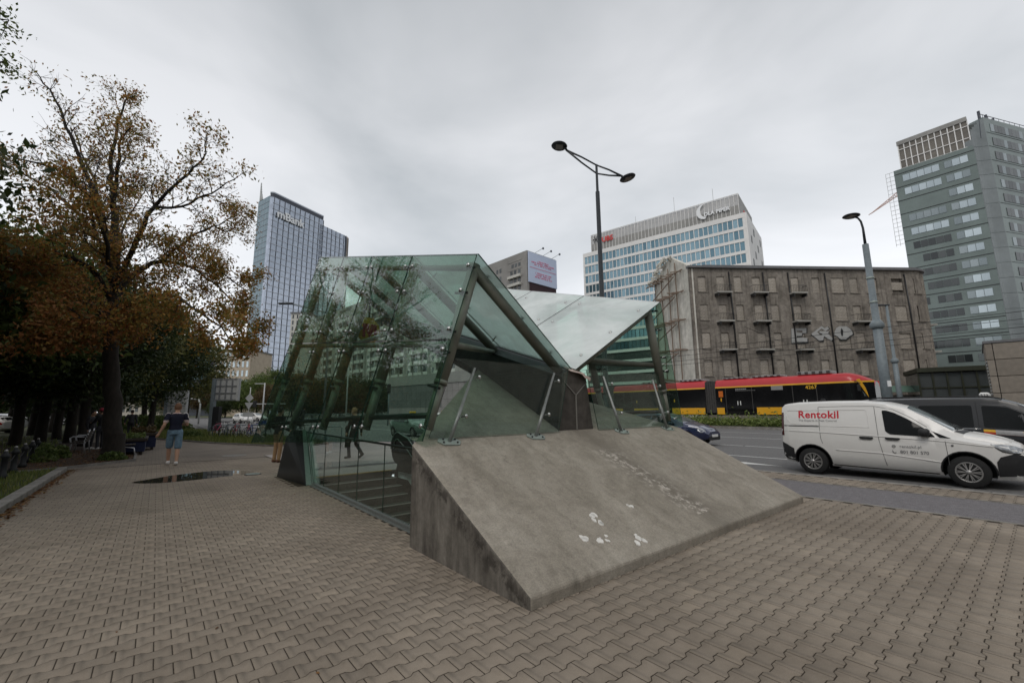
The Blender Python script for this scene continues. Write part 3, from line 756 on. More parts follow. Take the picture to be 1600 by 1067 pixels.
# canopy of glass on tubes
can = uv_thing('glass_canopy', 'butterfly canopy of green glass panels on leaning grey tubes over the metro stairs', 'glass canopy', 0, 0)
VJ = [1.98, 4.05, 5.98, 7.95, 10.24]
zr = lambda v: 3.812 + (v - 1.978) * 0.2830
UR = 0.835
btn = MB().lathe([(0.0, 0.018), (0.028, 0.014), (0.036, 0.0), (0.03, -0.004), (0.012, -0.006), (0.012, -0.12)], d=(0, 0, 1), n=10).mesh('glass_button', M['steel'])
def mirror(p, s): return np.array([p[0] if s < 0 else W - p[0], p[1], p[2]])
def button(p, nrm, s):
    p = mirror(p, s); n = np.array(nrm, float); n = n if s < 0 else n * np.array([-1, 1, 1])
    q = Vector(n).to_track_quat('Z', 'Y').to_euler()
    link('glass_button', btn, can, tuple(p), q)
def wall_pt(t, h):
    """left wall: t along v 0..1, h 0 bottom, 1 top; joint at h=.5"""
    top = np.array([UR, 1.978 + 8.265 * t, zr(1.978 + 8.265 * t)])
    mid = np.array([0.455 - 0.26 * t, 2.03 + 8.15 * t, 2.545 + 0.93 * t])
    bot = np.array([0.095 - 0.69 * t, 2.08 + 7.75 * t, 1.24 - 0.38 * t])
    return mid + (top - mid) * (h - .5) * 2 if h >= .5 else bot + (mid - bot) * h * 2
def roof_pt(t, k):
    a = np.array([UR, 1.978 + 8.265 * t, zr(1.978 + 8.265 * t)]); b = np.array([H2 - 0.06, 2.346 + 8.265 * t, zv(2.346 + 8.265 * t)])
    return a + (b - a) * k
NW = np.array([-0.952, -0.083, 0.293])
ts = [(v - 1.978) / 8.265 for v in VJ]
for s in (-1, 1):
    flip = (lambda n: np.array(n) if s < 0 else np.array(n) * np.array([-1, 1, 1]))
    for a, b in zip(ts[:-1], ts[1:]):
        g = 0.0012
        for h0, h1 in ((0.0, 0.497), (0.503, 0.994)):
            q = [mirror(wall_pt(t_, h_), s) for t_, h_ in ((a + g, h0), (b - g, h0), (b - g, h1), (a + g, h1))]
            MB().quadbox(*q, flip(NW), 0.016, 0, 1).build('wall_glass', [M['green_glass'], M['glass_edge']], can)
        q = [mirror(roof_pt(t_, k_), s) for t_, k_ in ((a + g, 0.004), (b - g, 0.004), (b - g, 1), (a + g, 1))]
        nn = np.cross(q[1] - q[0], q[3] - q[0]); nn = nn if nn[2] > 0 else -nn
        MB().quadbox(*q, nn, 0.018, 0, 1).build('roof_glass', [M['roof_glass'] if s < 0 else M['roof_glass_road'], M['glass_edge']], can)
        NR = unit(np.cross(roof_pt(.1, 0) - roof_pt(0, 0), roof_pt(0, 1) - roof_pt(0, 0))); NR = NR if NR[2] > 0 else -NR
        for k_ in (0.17, 0.52, 0.85):
            for t_ in (a + 0.028, b - 0.028): button(roof_pt(t_, k_) + NR * 0.02, NR, s)
        for h_ in (0.07, 0.45, 0.56, 0.78, 0.93):
            for t_ in (a + 0.017, b - 0.017): button(wall_pt(t_, h_) + NW * 0.018, NW, s)
    # leaning tubes, rafters, ties
    tv = [0.03, 0.262, 0.494, 0.73, 0.965]
    inn = -NW * 0.16
    for i, t_ in enumerate(tv):
        p1 = wall_pt(t_, 0.965) + inn; pmid = wall_pt(t_, 0.30) + inn; p0 = wall_pt(t_, 0.07) + inn
        A, Bm, C = (mirror(p, s) for p in (p1, pmid, p0))
        MB().tube(A, Bm, 0.088, n=14).build('leaning_tube', M['tube_paint'], can)
        MB().tube(Bm, C, 0.07, n=14).build('lower_tube', M['tube_paint'], can)
        MB().tube(Bm + (A - Bm) * 0.02, Bm - (A - Bm) * 0.012, 0.094, n=14).build('collar', M['tube_paint'], can)
        for h_ in (0.45, 0.56, 0.78, 0.93, 0.07 + 0.2):
            q = wall_pt(t_, h_) + inn * 0.45
            dv = np.array([0, 0.16, 0.03])
            MB().bar(mirror(q - dv, s), mirror(q + dv, s), 0.025, 0.035).build('clamp', M['rail_dark'], can)
        r0 = roof_pt(t_, 0.03) + np.array([0.03, 0, -0.16]); r1 = roof_pt(t_, 0.985) + np.array([0, 0, -0.15])
        MB().tube(mirror(r0, s), mirror(r1, s), 0.085, n=14).build('rafter', M['tube_paint'], can)
        MB().bar(mirror(r1 + np.array([-.12, 0, .05]), s), mirror(r1 + np.array([.02, 0, -.1]), s), 0.05, 0.16).build('rafter_shoe', M['rail_dark'], can)
        if i < len(tv) - 1:
            t0 = wall_pt(t_, 0.5) + inn; t1 = roof_pt(tv[i + 1], 0.95) + np.array([0, 0, -0.2])
            MB().tube(mirror(t0, s), mirror(t1, s), 0.052, n=10).build('tie_tube', M['tube_paint'], can)
            # short tubes between neighbours
            a_, b_ = wall_pt(t_, 0.95) + inn + np.array([.03, 0, 0]), wall_pt(tv[i + 1], 0.95) + inn + np.array([.03, 0, 0])
            MB().tube(mirror(a_, s), mirror(b_, s), 0.05, n=10).build('ridge_tube', M['tube_paint'], can)
            a_, b_ = wall_pt(t_, 0.5) + inn, wall_pt(tv[i + 1], 0.5) + inn
            MB().tube(mirror(a_, s), mirror(b_, s), 0.045, n=10).build('middle_tube', M['tube_paint'], can)
            a_, b_ = wall_pt(t_, 0.14 - 0.05 * t_) + inn, wall_pt(tv[i + 1], 0.14 - 0.05 * tv[i + 1]) + inn
            MB().tube(mirror(a_, s), mirror(b_, s), 0.042, n=10).build('lower_rail', M['rail_dark'], can)

# glass screens standing on the ramp
for s in (-1, 1):
    scr = uv_thing('glass_screen', 'clear glass screen on leaning posts on the ramp under the ' + ('left roof wing' if s < 0 else 'right roof wing'), 'glass screen', 0, 0, group='glass screens on the ramp')
    q = [mirror(p, s) for p in ((0.27, 2.262, rz(2.262) + .03), (2.66, 2.262, rz(2.262) + .03), (2.93, 2.262, 2.315), (0.65, 2.262, 2.335))]
    MB().quadbox(*q, (0, 1, 0), 0.014, 0, 1).build('glass_pane', [M['clear_glass'], M['glass_edge']], scr)
    for (u0, u1) in ((0.534, 0.949), (2.08, 2.53)):
        b0 = np.array([u0, 2.20, rz(2.2)]); b1 = np.array([u1, 2.21, 2.21])
        A, Bp = mirror(b0, s), mirror(b1, s)
        MB().ptube([A, A + (Bp - A) * .45, A + (Bp - A) * .451, Bp], [0.028, 0.026, 0.022, 0.017], 10).build('post', M['post_paint'], scr)
        nrm = unit((0, -0.5, 1)); X = np.array([1.0, 0, 0]); Y = unit(np.cross(nrm, X))
        P = [A + nrm * 0.004 + X * a + Y * b for a, b in ((-.17, 0.02), (-.11, -.08), (.11, -.1), (.17, -.02), (.11, .08), (-.11, .1))]
        MB().polybox(P, nrm, 0.014).build('base_plate', M['steel_plate'], scr)
        mb = MB()
        for a, b in ((-.1, -.03), (.1, -.05), (-.07, .05), (.1, .03)): mb.lathe([(0.014, 0.018), (0.014, 0.034), (0, 0.036)], c=A + X * a + Y * b, d=nrm, n=6)
        mb.build('bolt', M['rail_dark'], scr)
        for f in (0.33, 0.86):
            c = A + (Bp - A) * f
            MB().lathe([(0.012, 0.0), (0.012, 0.05), (0.03, 0.055), (0.033, 0.075), (0.02, 0.09), (0, 0.094)], c=c + np.array([0.03 , -0.03, 0]), d=(0.75, -0.65, 0.1), n=10).build('glass_button', M['steel'], scr)
# round metro sign hanging at the far end
sg = uv_thing('metro_sign', 'round yellow metro sign with red letter hanging under the far end of the canopy', 'sign', 2.05, 9.3, 3.55, rz=R_(8))
ax = (1, 0, 0); 
MB().lathe([(0.0, -0.05), (0.33, -0.05), (0.36, -0.03), (0.36, 0.03), (0.33, 0.05), (0, 0.05)], c=(0, 0, 0.36), d=(0, 1, 0), n=32).build('disc', M['m_yellow'], sg)
for fy in (-0.052, 0.052):
    sgn = 1 if fy > 0 else -1
    mb = MB()
    for p in ([(-.22, .2), (-.13, .2), (-.13, -.2), (-.22, -.2)], [(.22, .2), (.13, .2), (.13, -.2), (.22, -.2)], [(-.13, .2), (-.03, .2), (0, .05), (0, -.22), (-.1, -.02), (-.13, .06)], [(.13, .2), (.03, .2), (0, .05), (0, -.22), (.1, -.02), (.13, .06)]):
        mb.polybox([(a, fy, 0.36 + b) for a, b in p], (0, sgn, 0), 0.006)
    mb.build('letter', M['m_red'], sg)
MB().tube((0, 0, 0.72), (0, 0, 1.25), 0.03).build('hanger', M['rail_dark'], sg)
MB().box(-0.14, 0.14, -0.04, 0.04, 0.70, 0.75).build('bracket', M['m_yellow'], sg)
# ------------------------------------------------------------------ buildings
def azv(deg): return np.array([math.sin(R_(deg)), math.cos(R_(deg)), 0.0])
def meet(P, d, x, y):
    """distance along horizontal direction d from P to where the photo ray (x,y) passes overhead, and the ray's height there"""
    r = pray(x, y); A = np.array([[d[0], -r[0]], [d[1], -r[1]]]); b = -(np.asarray(P)[:2] - CAMP[:2])
    s, t = np.linalg.solve(A, b); return s, EYE + r[2] * t
def facade_rot(d): return math.atan2(d[1], d[0])
def glass_wall(name, base, hi, rough=0.06, metal=0.75, scale=0.4, grid=None):
    t = NT(name); v = t.coord()
    c = t.ramp(t.island(), [(0, base), (1, hi)]); k = t.noise(v, scale, 3, 0.5, 0.6)
    c = t.mix(1.0, c, t.ramp(k, [(0.3, (0.82,) * 3), (0.7, (1.1,) * 3)]), 'MULTIPLY')
    t.col(c); t.set(rough, metal, 0.6)
    return t.m
M['tower_glass'] = glass_wall('pale_tower_glass', (0.38, 0.42, 0.49), (0.46, 0.5, 0.57))
M['teal_glass'] = glass_wall('teal_tower_glass', (0.09, 0.16, 0.20), (0.15, 0.24, 0.28), 0.1, 0.25)
M['grey_window'] = glass_wall('grey_window_glass', (0.2, 0.235, 0.245), (0.3, 0.34, 0.35), 0.08, 0.5)
M['blue_window'] = glass_wall('blue_window_glass', (0.10, 0.19, 0.24), (0.25, 0.38, 0.44), 0.05, 0.55)
M['dark_window'] = glass_wall('dark_window_glass', (0.025, 0.03, 0.032), (0.09, 0.1, 0.1), 0.08, 0.2)
M['bright_window'] = glass_wall('bright_window_glass', (0.34, 0.39, 0.41), (0.5, 0.56, 0.58), 0.08, 0.7)
M['green_clad'] = pm('green_grey_cladding', (0.165, 0.2, 0.188), 0.08, 0.4, 0.28, metal=0.35, big=0.2)
M['green_clad2'] = pm('grey_cladding', (0.2, 0.22, 0.222), 0.08, 0.5, 0.3, metal=0.3, big=0.2)
M['band_line'] = pm('dark_joint_line', (0.03, 0.035, 0.035), 0.2, 3, 0.5)
M['white_stone'] = pm('white_stone_cladding', (0.76, 0.75, 0.73), 0.05, 0.6, 0.7, big=0.1)
M['mullion_dark'] = pm('dark_mullion', (0.055, 0.06, 0.075), 0.1, 2, 0.4, metal=0.3)
M['mullion_light'] = pm('light_band', (0.42, 0.45, 0.5), 0.1, 2, 0.4, metal=0.3)
M['mesh_screen'] = pm('grey_mesh_screen', (0.30, 0.295, 0.28), 0.12, 1.5, 0.6, big=0.2)
M['mesh_light'] = pm('skylit_mesh_screen', (0.46, 0.46, 0.46), 0.1, 1.5, 0.6, big=0.15)  # copy of mesh_screen; sky seen through the upper crown put into its colour
M['brown_mesh'] = pm('brown_mesh_screen', (0.165, 0.15, 0.13), 0.14, 1.5, 0.6, big=0.2)
M['sign_white'] = pm('white_sign', (0.78, 0.79, 0.8), 0.04, 3, 0.5)
M['sign_redl'] = pm('red_sign', (0.62, 0.04, 0.035), 0.05, 3, 0.5)
M['cream'] = pm('cream_plaster', (0.40, 0.37, 0.31), 0.12, 0.7, 0.85, big=0.15)
M['beige'] = pm('beige_stone', (0.42, 0.35, 0.27), 0.12, 0.8, 0.7)
M['panel_grey'] = pm('grey_panel_plaster', (0.27, 0.26, 0.245), 0.1, 0.7, 0.85, big=0.2)
M['balcony_white'] = pm('pale_balcony', (0.47, 0.46, 0.42), 0.1, 1.5, 0.8, rnd=0.12)
M['core_grey'] = pm('stair_core_plaster', (0.36, 0.35, 0.32), 0.1, 0.7, 0.85, big=0.15)
M['pod_dark'] = pm('dark_stone_panel', (0.125, 0.12, 0.12), 0.1, 2, 0.5, rnd=0.1)
M['pod_pink'] = pm('pinkish_stone_panel', (0.27, 0.235, 0.235), 0.1, 2, 0.6, rnd=0.1)
M['stone_clad'] = pm('sandy_stone_panel', (0.235, 0.205, 0.17), 0.14, 3, 0.75, rnd=0.12, big=0.15)
M['dark_olive'] = pm('dark_olive_frame', (0.02, 0.022, 0.01), 0.2, 3, 0.5)
M['roof_felt'] = pm('grey_roof_edge', (0.14, 0.14, 0.145), 0.15, 2, 0.7)
M['green_sheet'] = pm('green_corrugated_sheet', (0.10, 0.17, 0.135), 0.2, 3, 0.5, rnd=0.1)
M['rust'] = pm('rusty_steel', (0.22, 0.165, 0.125), 0.35, 6, 0.85)
M['screen_panel'] = pm('billboard_face', (0.50, 0.57, 0.72), 0.04, 2, 0.4)
M['screen_text'] = pm('billboard_text', (0.62, 0.16, 0.25), 0.05, 3, 0.5)
def ruin_plaster():
    t = NT('decayed_plaster'); v = t.coord()
    a = t.noise(v, 0.42, 7, 0.68, 0.8); b = t.noise(v, 2.2, 6, 0.7); f = t.noise(v, 14, 4, 0.7)
    c = t.ramp(a, [(0.26, (0.14, 0.127, 0.112)), (0.48, (0.225, 0.204, 0.18)), (0.7, (0.31, 0.285, 0.255))])
    c = t.mix(1.0, c, t.ramp(b, [(0.32, (0.66, 0.65, 0.64)), (0.6, (1.1, 1.08, 1.05))]), 'MULTIPLY')
    c = t.mix(1.0, c, t.ramp(f, [(0.3, (0.88,) * 3), (0.7, (1.1,) * 3)]), 'MULTIPLY')
    pt = t.noise(v, 0.9, 6, 0.75); c = t.mix(t.ramp(pt, [(0.62, (0,) * 3), (0.68, (0.55,) * 3)]), c, (0.29, 0.265, 0.235))
    st = t.noise(t.mapped(v, (2.6, 1, 0.12)), 1.0, 4, 0.6); c = t.mix(1.0, c, t.ramp(st, [(0.32, (0.55,) * 3), (0.5, (1.0,) * 3)]), 'MULTIPLY')
    t.col(c); t.set(0.92, 0, 0.15); t.bump(t.math('ADD', b, f), 0.5, 0.06); return t.m
M['ruin'] = ruin_plaster()
def infill():
    t = NT('bricked_up_blocks'); v = t.coord()
    b = t.new('ShaderNodeTexBrick'); t.l.new(t.mapped(v, (1, 1, 1), rot=(R_(90), 0, 0)), b.inputs['Vector'])
    b.inputs['Scale'].default_value = 1; b.inputs['Brick Width'].default_value = 0.42; b.inputs['Row Height'].default_value = 0.2; b.inputs['Mortar Size'].default_value = 0.012
    b.inputs['Color1'].default_value = (0.33, 0.295, 0.25, 1); b.inputs['Color2'].default_value = (0.41, 0.37, 0.32, 1); b.inputs['Mortar'].default_value = (0.2, 0.18, 0.155, 1)
    c = t.mix(1.0, b.outputs['Color'], t.ramp(t.noise(v, 3, 5, 0.65), [(0.3, (0.78,) * 3), (0.7, (1.1,) * 3)]), 'MULTIPLY')
    c = t.mix(1.0, c, t.ramp(t.new('ShaderNodeObjectInfo').outputs['Random'], [(0, (0.82,) * 3), (1, (1.1,) * 3)]), 'MULTIPLY')
    t.col(c); t.set(0.9, 0, 0.15); return t.m
M['infill'] = infill()
def party():
    t = NT('streaked_party_wall'); v = t.coord()
    st = t.noise(t.mapped(v, (1.4, 1.4, 0.14)), 1.0, 6, 0.65, 0.5); b = t.noise(v, 1.3, 6, 0.7)
    c = t.ramp(st, [(0.3, (0.42, 0.42, 0.375)), (0.5, (0.57, 0.55, 0.49)), (0.7, (0.68, 0.655, 0.59))])
    c = t.mix(1.0, c, t.ramp(b, [(0.3, (0.75,) * 3), (0.65, (1.1,) * 3)]), 'MULTIPLY')
    t.col(c); t.set(0.9, 0, 0.15); return t.m
M['party'] = party()

# ---- derelict tenement across the road
A0 = at_depth(1084, 520, 56.0); fd = unit(np.array([1.0, 0.065, 0.0])); bd = np.array([-fd[1], fd[0], 0.0])
A0[2] = 0
ruin = thing('derelict_tenement', 'derelict grey tenement with bricked-up windows, small balconies and EGO graffiti behind the tram', 'building', tuple(A0), facade_rot(fd))
Lr, _ = meet(A0, fd, 1438, 500); RADC = 3.2; DEP = 14.0
cols_px = [1097, 1126, 1153, 1182, 1207, 1242, 1275, 1309, 1334, 1362, 1402, 1433]
cols_w = [1.1, 1.1, 1.05, 1.15, 1.1, 1.1, 1.1, 1.75, 1.15, 1.6, 1.7, 1.2]
zr_ = [meet(A0, fd, 1110, y)[1] for y in (444, 488, 532, 575)]
zrows = zr_ + [zr_[3] - (zr_[2] - zr_[3])]
ztop = meet(A0, fd, 1079, 419)[1]
xs = []
for p, w_ in zip(cols_px, cols_w):
    x = meet(A0, fd, p, 445)[0]; xs.append((x - w_ / 2, x + w_ / 2))
WH = 2.15; T = 0.4
mb = MB(); zs = sorted(zrows); cuts = [0.0]
prev = 0.0
for zc in zs:
    lo, hi = max(0.05, zc - WH / 2), zc + WH / 2
    if lo > prev: mb.box(0, Lr, 0, T, prev, lo)
    e = 0.0
    for a, b in xs: mb.box(e, a, 0, T, lo, hi); e = b
    mb.box(e, Lr, 0, T, lo, hi); prev = hi
mb.box(0, Lr, 0, T, prev, ztop)
# body behind and the rounded right corner
mb.box(2.6, Lr + RADC * 0.6, T + 0.02, DEP, 0, ztop - 0.3)
n = 10
for i in range(n):
    a0, a1 = math.pi / 2 * i / n, math.pi / 2 * (i + 1) / n
    P = [(Lr + RADC * math.sin(a), RADC - RADC * math.cos(a), 0) for a in (a0, a1)]
    mb.polybox([P[0], P[1], (Lr, RADC, 0)], (0, 0, 1), ztop)
mb.box(Lr, Lr + RADC, RADC, DEP, 0, ztop)
mb.build('wall', M['ruin'], ruin)
for c, ((a, b), p) in enumerate(zip(xs, cols_px)):
    for r, zc in enumerate(zrows):
        hh = WH if not (c == 10) else (WH if r else WH * 0.5)
        w_ = b - a
        MB().box(-w_ / 2, w_ / 2, 0, 0.1, -hh / 2, hh / 2).build('bricked_window', M['infill'], ruin, (a + w_ / 2, 0.1 if (c + r) % 3 else 0.16, zc), False)
        if c != 6: MB().box(-w_ / 2 - 0.1, w_ / 2 + 0.1, -0.1, 0.0, -0.07, 0.03).build('sill', M['ruin'], ruin, (a + w_ / 2, 0.0, zc - WH / 2), False)
for k, ang in enumerate((38, 68)):
    for r, zc in enumerate(zrows):
        a = R_(ang); o = MB().box(-0.5, 0.5, -0.06, 0.3, -WH / 2, WH / 2).build('bricked_window', M['infill'], ruin, (Lr + (RADC) * math.sin(a), RADC - RADC * math.cos(a), zc), False); o.rotation_euler = (0, 0, a)
bal_cols = {1: (0, 1, 2), 3: (0, 1, 2), 5: (0, 1, 2), 8: (1, 2)}
for c, rows in bal_cols.items():
    for r in rows:
        a, b = xs[c]; zc = zrows[r] - WH / 2; x0, x1 = a - 0.45, b + 0.45
        bl = MB().box(x0, x1, -0.95, -0.005, zc - 0.32, zc - 0.12).build('balcony', M['core_grey'], ruin)
        mb = MB(); mb.box(x0 + .05, x0 + .2, -0.85, -0.01, zc - 0.7, zc - 0.33); mb.box(x1 - .2, x1 - .05, -0.85, -0.01, zc - 0.7, zc - 0.33); mb.build('bracket', M['rail_dark'], bl)
        mb = MB()
        for k in range(10): mb.box(x0 + .04 + k * (x1 - x0 - .1) / 9, x0 + .065 + k * (x1 - x0 - .1) / 9, -0.93, -0.905, zc - 0.12, zc + 0.75)
        mb.box(x0, x1, -0.94, -0.9, zc + 0.75, zc + 0.79); mb.box(x0, x0 + .03, -0.9, 0, zc + 0.74, zc + 0.78); mb.box(x1 - .03, x1, -0.9, 0, zc + 0.74, zc + 0.78)
        mb.build('railing', M['rail_dark'], bl)
for r in (1, 2):
    a = R_(72); zc = zrows[r] - WH / 2
    o = MB().box(-0.9, 0.9, -0.95, 0.05, -0.3, -0.1).build('balcony', M['core_grey'], ruin, (Lr + RADC * math.sin(a), RADC - RADC * math.cos(a), zc)); o.rotation_euler = (0, 0, a)
for x in (meet(A0, fd, 1139, 440)[0], meet(A0, fd, 1192, 440)[0], meet(A0, fd, 1230, 430)[0], meet(A0, fd, 1290, 450)[0], meet(A0, fd, 1413, 440)[0]):
    MB().ptube([(x, -0.1, ztop - 0.5), (x + 0.12, -0.1, ztop - 6), (x + .1, -0.1, 3)], 0.09, 6).build('downpipe', M['rail_dark'], ruin)
mb = MB(); mb.box(-0.25, Lr, -0.35, 0.35, ztop + 0.002, ztop + 0.28)
for i in range(n):
    a0, a1 = math.pi / 2 * i / n, math.pi / 2 * (i + 1) / n
    P = [(Lr + (RADC + .35) * math.sin(a), RADC - (RADC + .35) * math.cos(a), ztop + 0.002) for a in (a0, a1)]
    mb.polybox([P[0], P[1], (Lr, RADC, ztop + 0.002)], (0, 0, 1), 0.28)
mb.build('cornice', M['roof_felt'], ruin)
MB().box(2.4, Lr + 1.5, 0.7, DEP, ztop + 0.285, ztop + 0.75).build('roof', M['roof_felt'], ruin)
# graffiti: flat paint with dark outlines
def graff(poly, o, sx, name='graffiti'):
    P = [(o[0] + a * sx, -0.012, o[1] + b * sx) for a, b in poly]
    cx_, cy_ = np.mean([p[0] for p in P]), np.mean([p[2] for p in P])
    out = [((p[0] - cx_) * 1.09 + cx_ + 0.06, -0.006, (p[2] - cy_) * 1.09 + cy_ - 0.08) for p in P]
    f = link(name, MB().polybox(out, (0, -1, 0), 0.004).mesh('graffiti_outline', M['black_paint']), ruin)
    MB().polybox(P, (0, -1, 0), 0.006).build('letter', M['graf'], f)
    return f
M['graf'] = pm('silver_graffiti', (0.36, 0.36, 0.35), 0.1, 2, 0.7)
def gpt(x, y): s, z = meet(A0, fd, x, y); return np.array([s, z])
def gz(pts):  # zoomed picture of the lettering -> wall
    return [tuple(gpt(1225 + a / 13.33, 500 + b / 13.33)) for a, b in pts]
Epoly = gz([(150, 178), (465, 165), (465, 270), (385, 275), (380, 222), (262, 222), (262, 258), (378, 264), (372, 328), (262, 332), (262, 368), (485, 372), (485, 460), (160, 475)])
Gpoly = gz([(575, 280), (780, 125), (850, 170), (900, 135), (940, 180), (870, 230), (780, 180), (690, 250), (770, 330), (800, 290), (730, 265), (740, 230), (930, 235), (920, 290), (1030, 390), (985, 435), (830, 335), (815, 430), (735, 430), (570, 300)])
Opoly = gz([(1050, 250), (1090, 165), (1150, 130), (1300, 130), (1360, 170), (1420, 230), (1430, 300), (1370, 330), (1290, 400), (1180, 405), (1110, 340), (1045, 310)])
for pts in (Epoly, Gpoly, Opoly): graff(pts, (0, 0), 1.0)
Oh = gz([(1195, 165), (1232, 225), (1225, 320), (1205, 345), (1185, 300), (1175, 220)])
MB().polybox([(a, -0.024, b) for a, b in Oh], (0, -1, 0), 0.004).build('letter_centre', M['black_paint'], ruin)
# party wall on the left, with steel bracing
pe = at_depth(1026, 500, 70.0); pe[2] = 0
pl_ = np.array([(pe - A0) @ fd, (pe - A0) @ bd]); pdn = pl_ / np.linalg.norm(pl_); plen = np.linalg.norm(pl_)
za, zb, zc_ = ztop + 0.3, at_depth(1050, 414, 65)[2], at_depth(1022, 428, 70)[2]
mb = MB(); out_n = np.array([pdn[1], -pdn[0], 0]); out_n = out_n if out_n[0] < 0 else -out_n
pp_ = lambda s, z: (pdn[0] * s, pdn[1] * s, z)
mb.polybox([pp_(0.02, 0), pp_(plen, 0), pp_(plen, zc_ - 2.0), pp_(plen * 0.62, zb), pp_(plen * 0.45, zb + .2), pp_(0.02, za)], -out_n, 0.5)
mb.build('party_wall', M['party'], ruin)
for z in (5.0, 9.4, 13.6, 17.6, 20.6):
    mb = MB(); q = random.Random(int(z * 10))
    for s in np.linspace(plen * 0.2, plen * 0.95, 7):
        a = np.array(pp_(s, z + s * 0.08)); mb.bar(a, a + out_n * 1.5 + np.array([0, 0, q.uniform(-.2, .2)]), 0.14, 0.14)
    mb.bar(np.array(pp_(plen * 0.1, z)) + out_n * 0.4, np.array(pp_(plen, z + plen * 0.1)) + out_n * 0.4, 0.16, 0.16)
    mb.bar(np.array(pp_(plen * 0.2, z - 0.4)) + out_n * 1.4, np.array(pp_(plen, z + 0.9)) + out_n * 1.4, 0.14, 0.14)
    mb.bar(np.array(pp_(plen * 0.35, z)) + out_n * 0.3, np.array(pp_(plen * 0.9, z - 2.0)) + out_n * 1.2, 0.12, 0.12)
    mb.build('steel_brace', M['rust'], ruin)
for s in (0.3, 0.5, 0.72, 0.93):
    MB().bar(np.array(pp_(plen * s, 0)) + out_n * 0.25, np.array(pp_(plen * s, ztop + 2.2)) + out_n * 0.25, 0.12, 0.12).build('steel_upright', M['rust'], ruin)
# rubble-like ragged top of the party wall
mb = MB(); q = random.Random(5)
for i in range(46):
    s = plen * q.uniform(0.42, 1.0); zt = zb + (zc_ - 2.0 - zb) * max(0, (s / plen - 0.62) / 0.38)
    c = np.array(pp_(s, zt + q.uniform(-0.5, 0.5))) + out_n * q.uniform(0, 0.9); d = np.array([q.uniform(-1, 1), q.uniform(-1, 1), q.uniform(-.8, .8)])
    mb.bar(c - d * 0.45, c + d * 0.45, q.uniform(0.1, 0.35), q.uniform(0.08, 0.3))
o = mb.build('broken_masonry', M['party'], ruin); o['kind'] = 'stuff'
# low hoarding with green sheeting along its foot
hw_ = thing('hoarding', 'low pale hoarding under a green corrugated canopy at the foot of the tenement', 'hoarding', tuple(A0 - bd * 4), facade_rot(fd))
xa, xb = meet(A0 - bd * 4, fd, 1230, 580)[0], meet(A0 - bd * 4, fd, 1448, 600)[0]
for i in range(12):
    w_ = (xb - xa) / 12; MB().box(xa + i * w_ + .02, xa + (i + 1) * w_ - .02, 0, 0.06, 0, 3.0).build('panel', M['panel_grey'], hw_)
for i in range(12):
    w_ = (xb - xa) / 12; mb = MB(); mb.quadbox((xa + i * w_ + .01, -1.3, 3.3), (xa + (i + 1) * w_ - .01, -1.3, 3.3), (xa + (i + 1) * w_ - .01, 0.3, 4.1), (xa + i * w_ + .01, 0.3, 4.1), (0, 0, 1), 0.05); mb.build('canopy_sheet', M['green_sheet'], hw_)

# ---- white office block with the law firm's sign
Cr = at_depth(1163, 332, 122); dl = azv(-51.5); ds = azv(43.8 + 1.0)
ob_top = Cr[2]; Cb = Cr.copy(); Cb[2] = 0
Lf, _ = meet(Cb, dl, 911, 400); Ls, _ = meet(Cb, ds, 1204, 390)
office = thing('office_block', 'white office block with bands of blue windows and a mesh crown signed DLA PIPER', 'building', tuple(Cb), facade_rot(dl))
# local: x along the front to the left, y = outward normal side
dn = np.array([-dl[1], dl[0], 0]); sgn = 1.0 if (dn @ (Cb - CAMP)) > 0 else -1.0      # sgn*y points away from the camera
def lo(x, y, z): return (x, sgn * y, z)
FH = 3.72; nf = 15; ncol = 38; cw = (Lf - 1.2) / ncol
mb = MB(); mb.box(0.3, Lf - 0.3, sgn * 0.35, sgn * Ls, 0, ob_top - 0.2); mb.build('core', M['dark_window'], office)
tops = [ob_top - 1.55 - k * FH for k in range(nf)]
for k in range(nf):
    z1 = tops[k] ; z0 = z1 - FH
    MB().box(0, Lf, sgn * -0.12, sgn * 0.4, z0, z0 + 0.95).build('floor_band', M['white_stone'], office)
MB().box(0, Lf, sgn * -0.12, sgn * 0.4, tops[0] + 0.001, ob_top).build('parapet', M['white_stone'], office)
for c in range(ncol + 1):
    x = 0.6 + c * cw
    MB().box(x - 0.11, x + 0.11, sgn * -0.05, sgn * 0.35, tops[8], tops[0] - 0.001).build('mullion', M['white_stone'], office)
MB().box(-0.002, 0.5, sgn * -0.1, sgn * 0.38, 0, tops[0] - 0.002).build('corner_pier', M['white_stone'], office)
MB().box(Lf - 0.5, Lf + 0.002, sgn * -0.1, sgn * 0.38, 0, tops[0] - 0.002).build('corner_pier', M['white_stone'], office)
wm = MB().box(-cw / 2 + .11, cw / 2 - .11, -0.03, 0.03, 0, FH - 0.95).mesh('window', M['blue_window'])
nwin = 0
for k in range(7):
    for c in range(ncol):
        link('window', wm, office, lo(0.6 + (c + .5) * cw, 0.12, tops[k] - FH + 0.95)); nwin += 1
mb = MB()
for k in range(7, 10):
    for c in range(ncol): mb.box(0.6 + c * cw + .11, 0.6 + (c + 1) * cw - .11, sgn * 0.09, sgn * 0.15, tops[k] - FH + .95, tops[k])
o = mb.build('lower_windows', M['blue_window'], office); o['kind'] = 'stuff'
# side wall with staggered deep openings
MB().box(-0.5, 0.0 - 0.003, sgn * 0.0, sgn * Ls, 0, ob_top).build('side_wall', M['white_stone'], office)
for k in range(9):
    for c, f in enumerate((0.2, 0.62) if k % 2 else (0.4, 0.84)):
        y = Ls * f; MB().box(-0.53, -0.45, sgn * (y - 1.0), sgn * (y + 1.0), tops[k] - 2.9, tops[k] - 0.6).build('side_opening', M['band_line'], office)
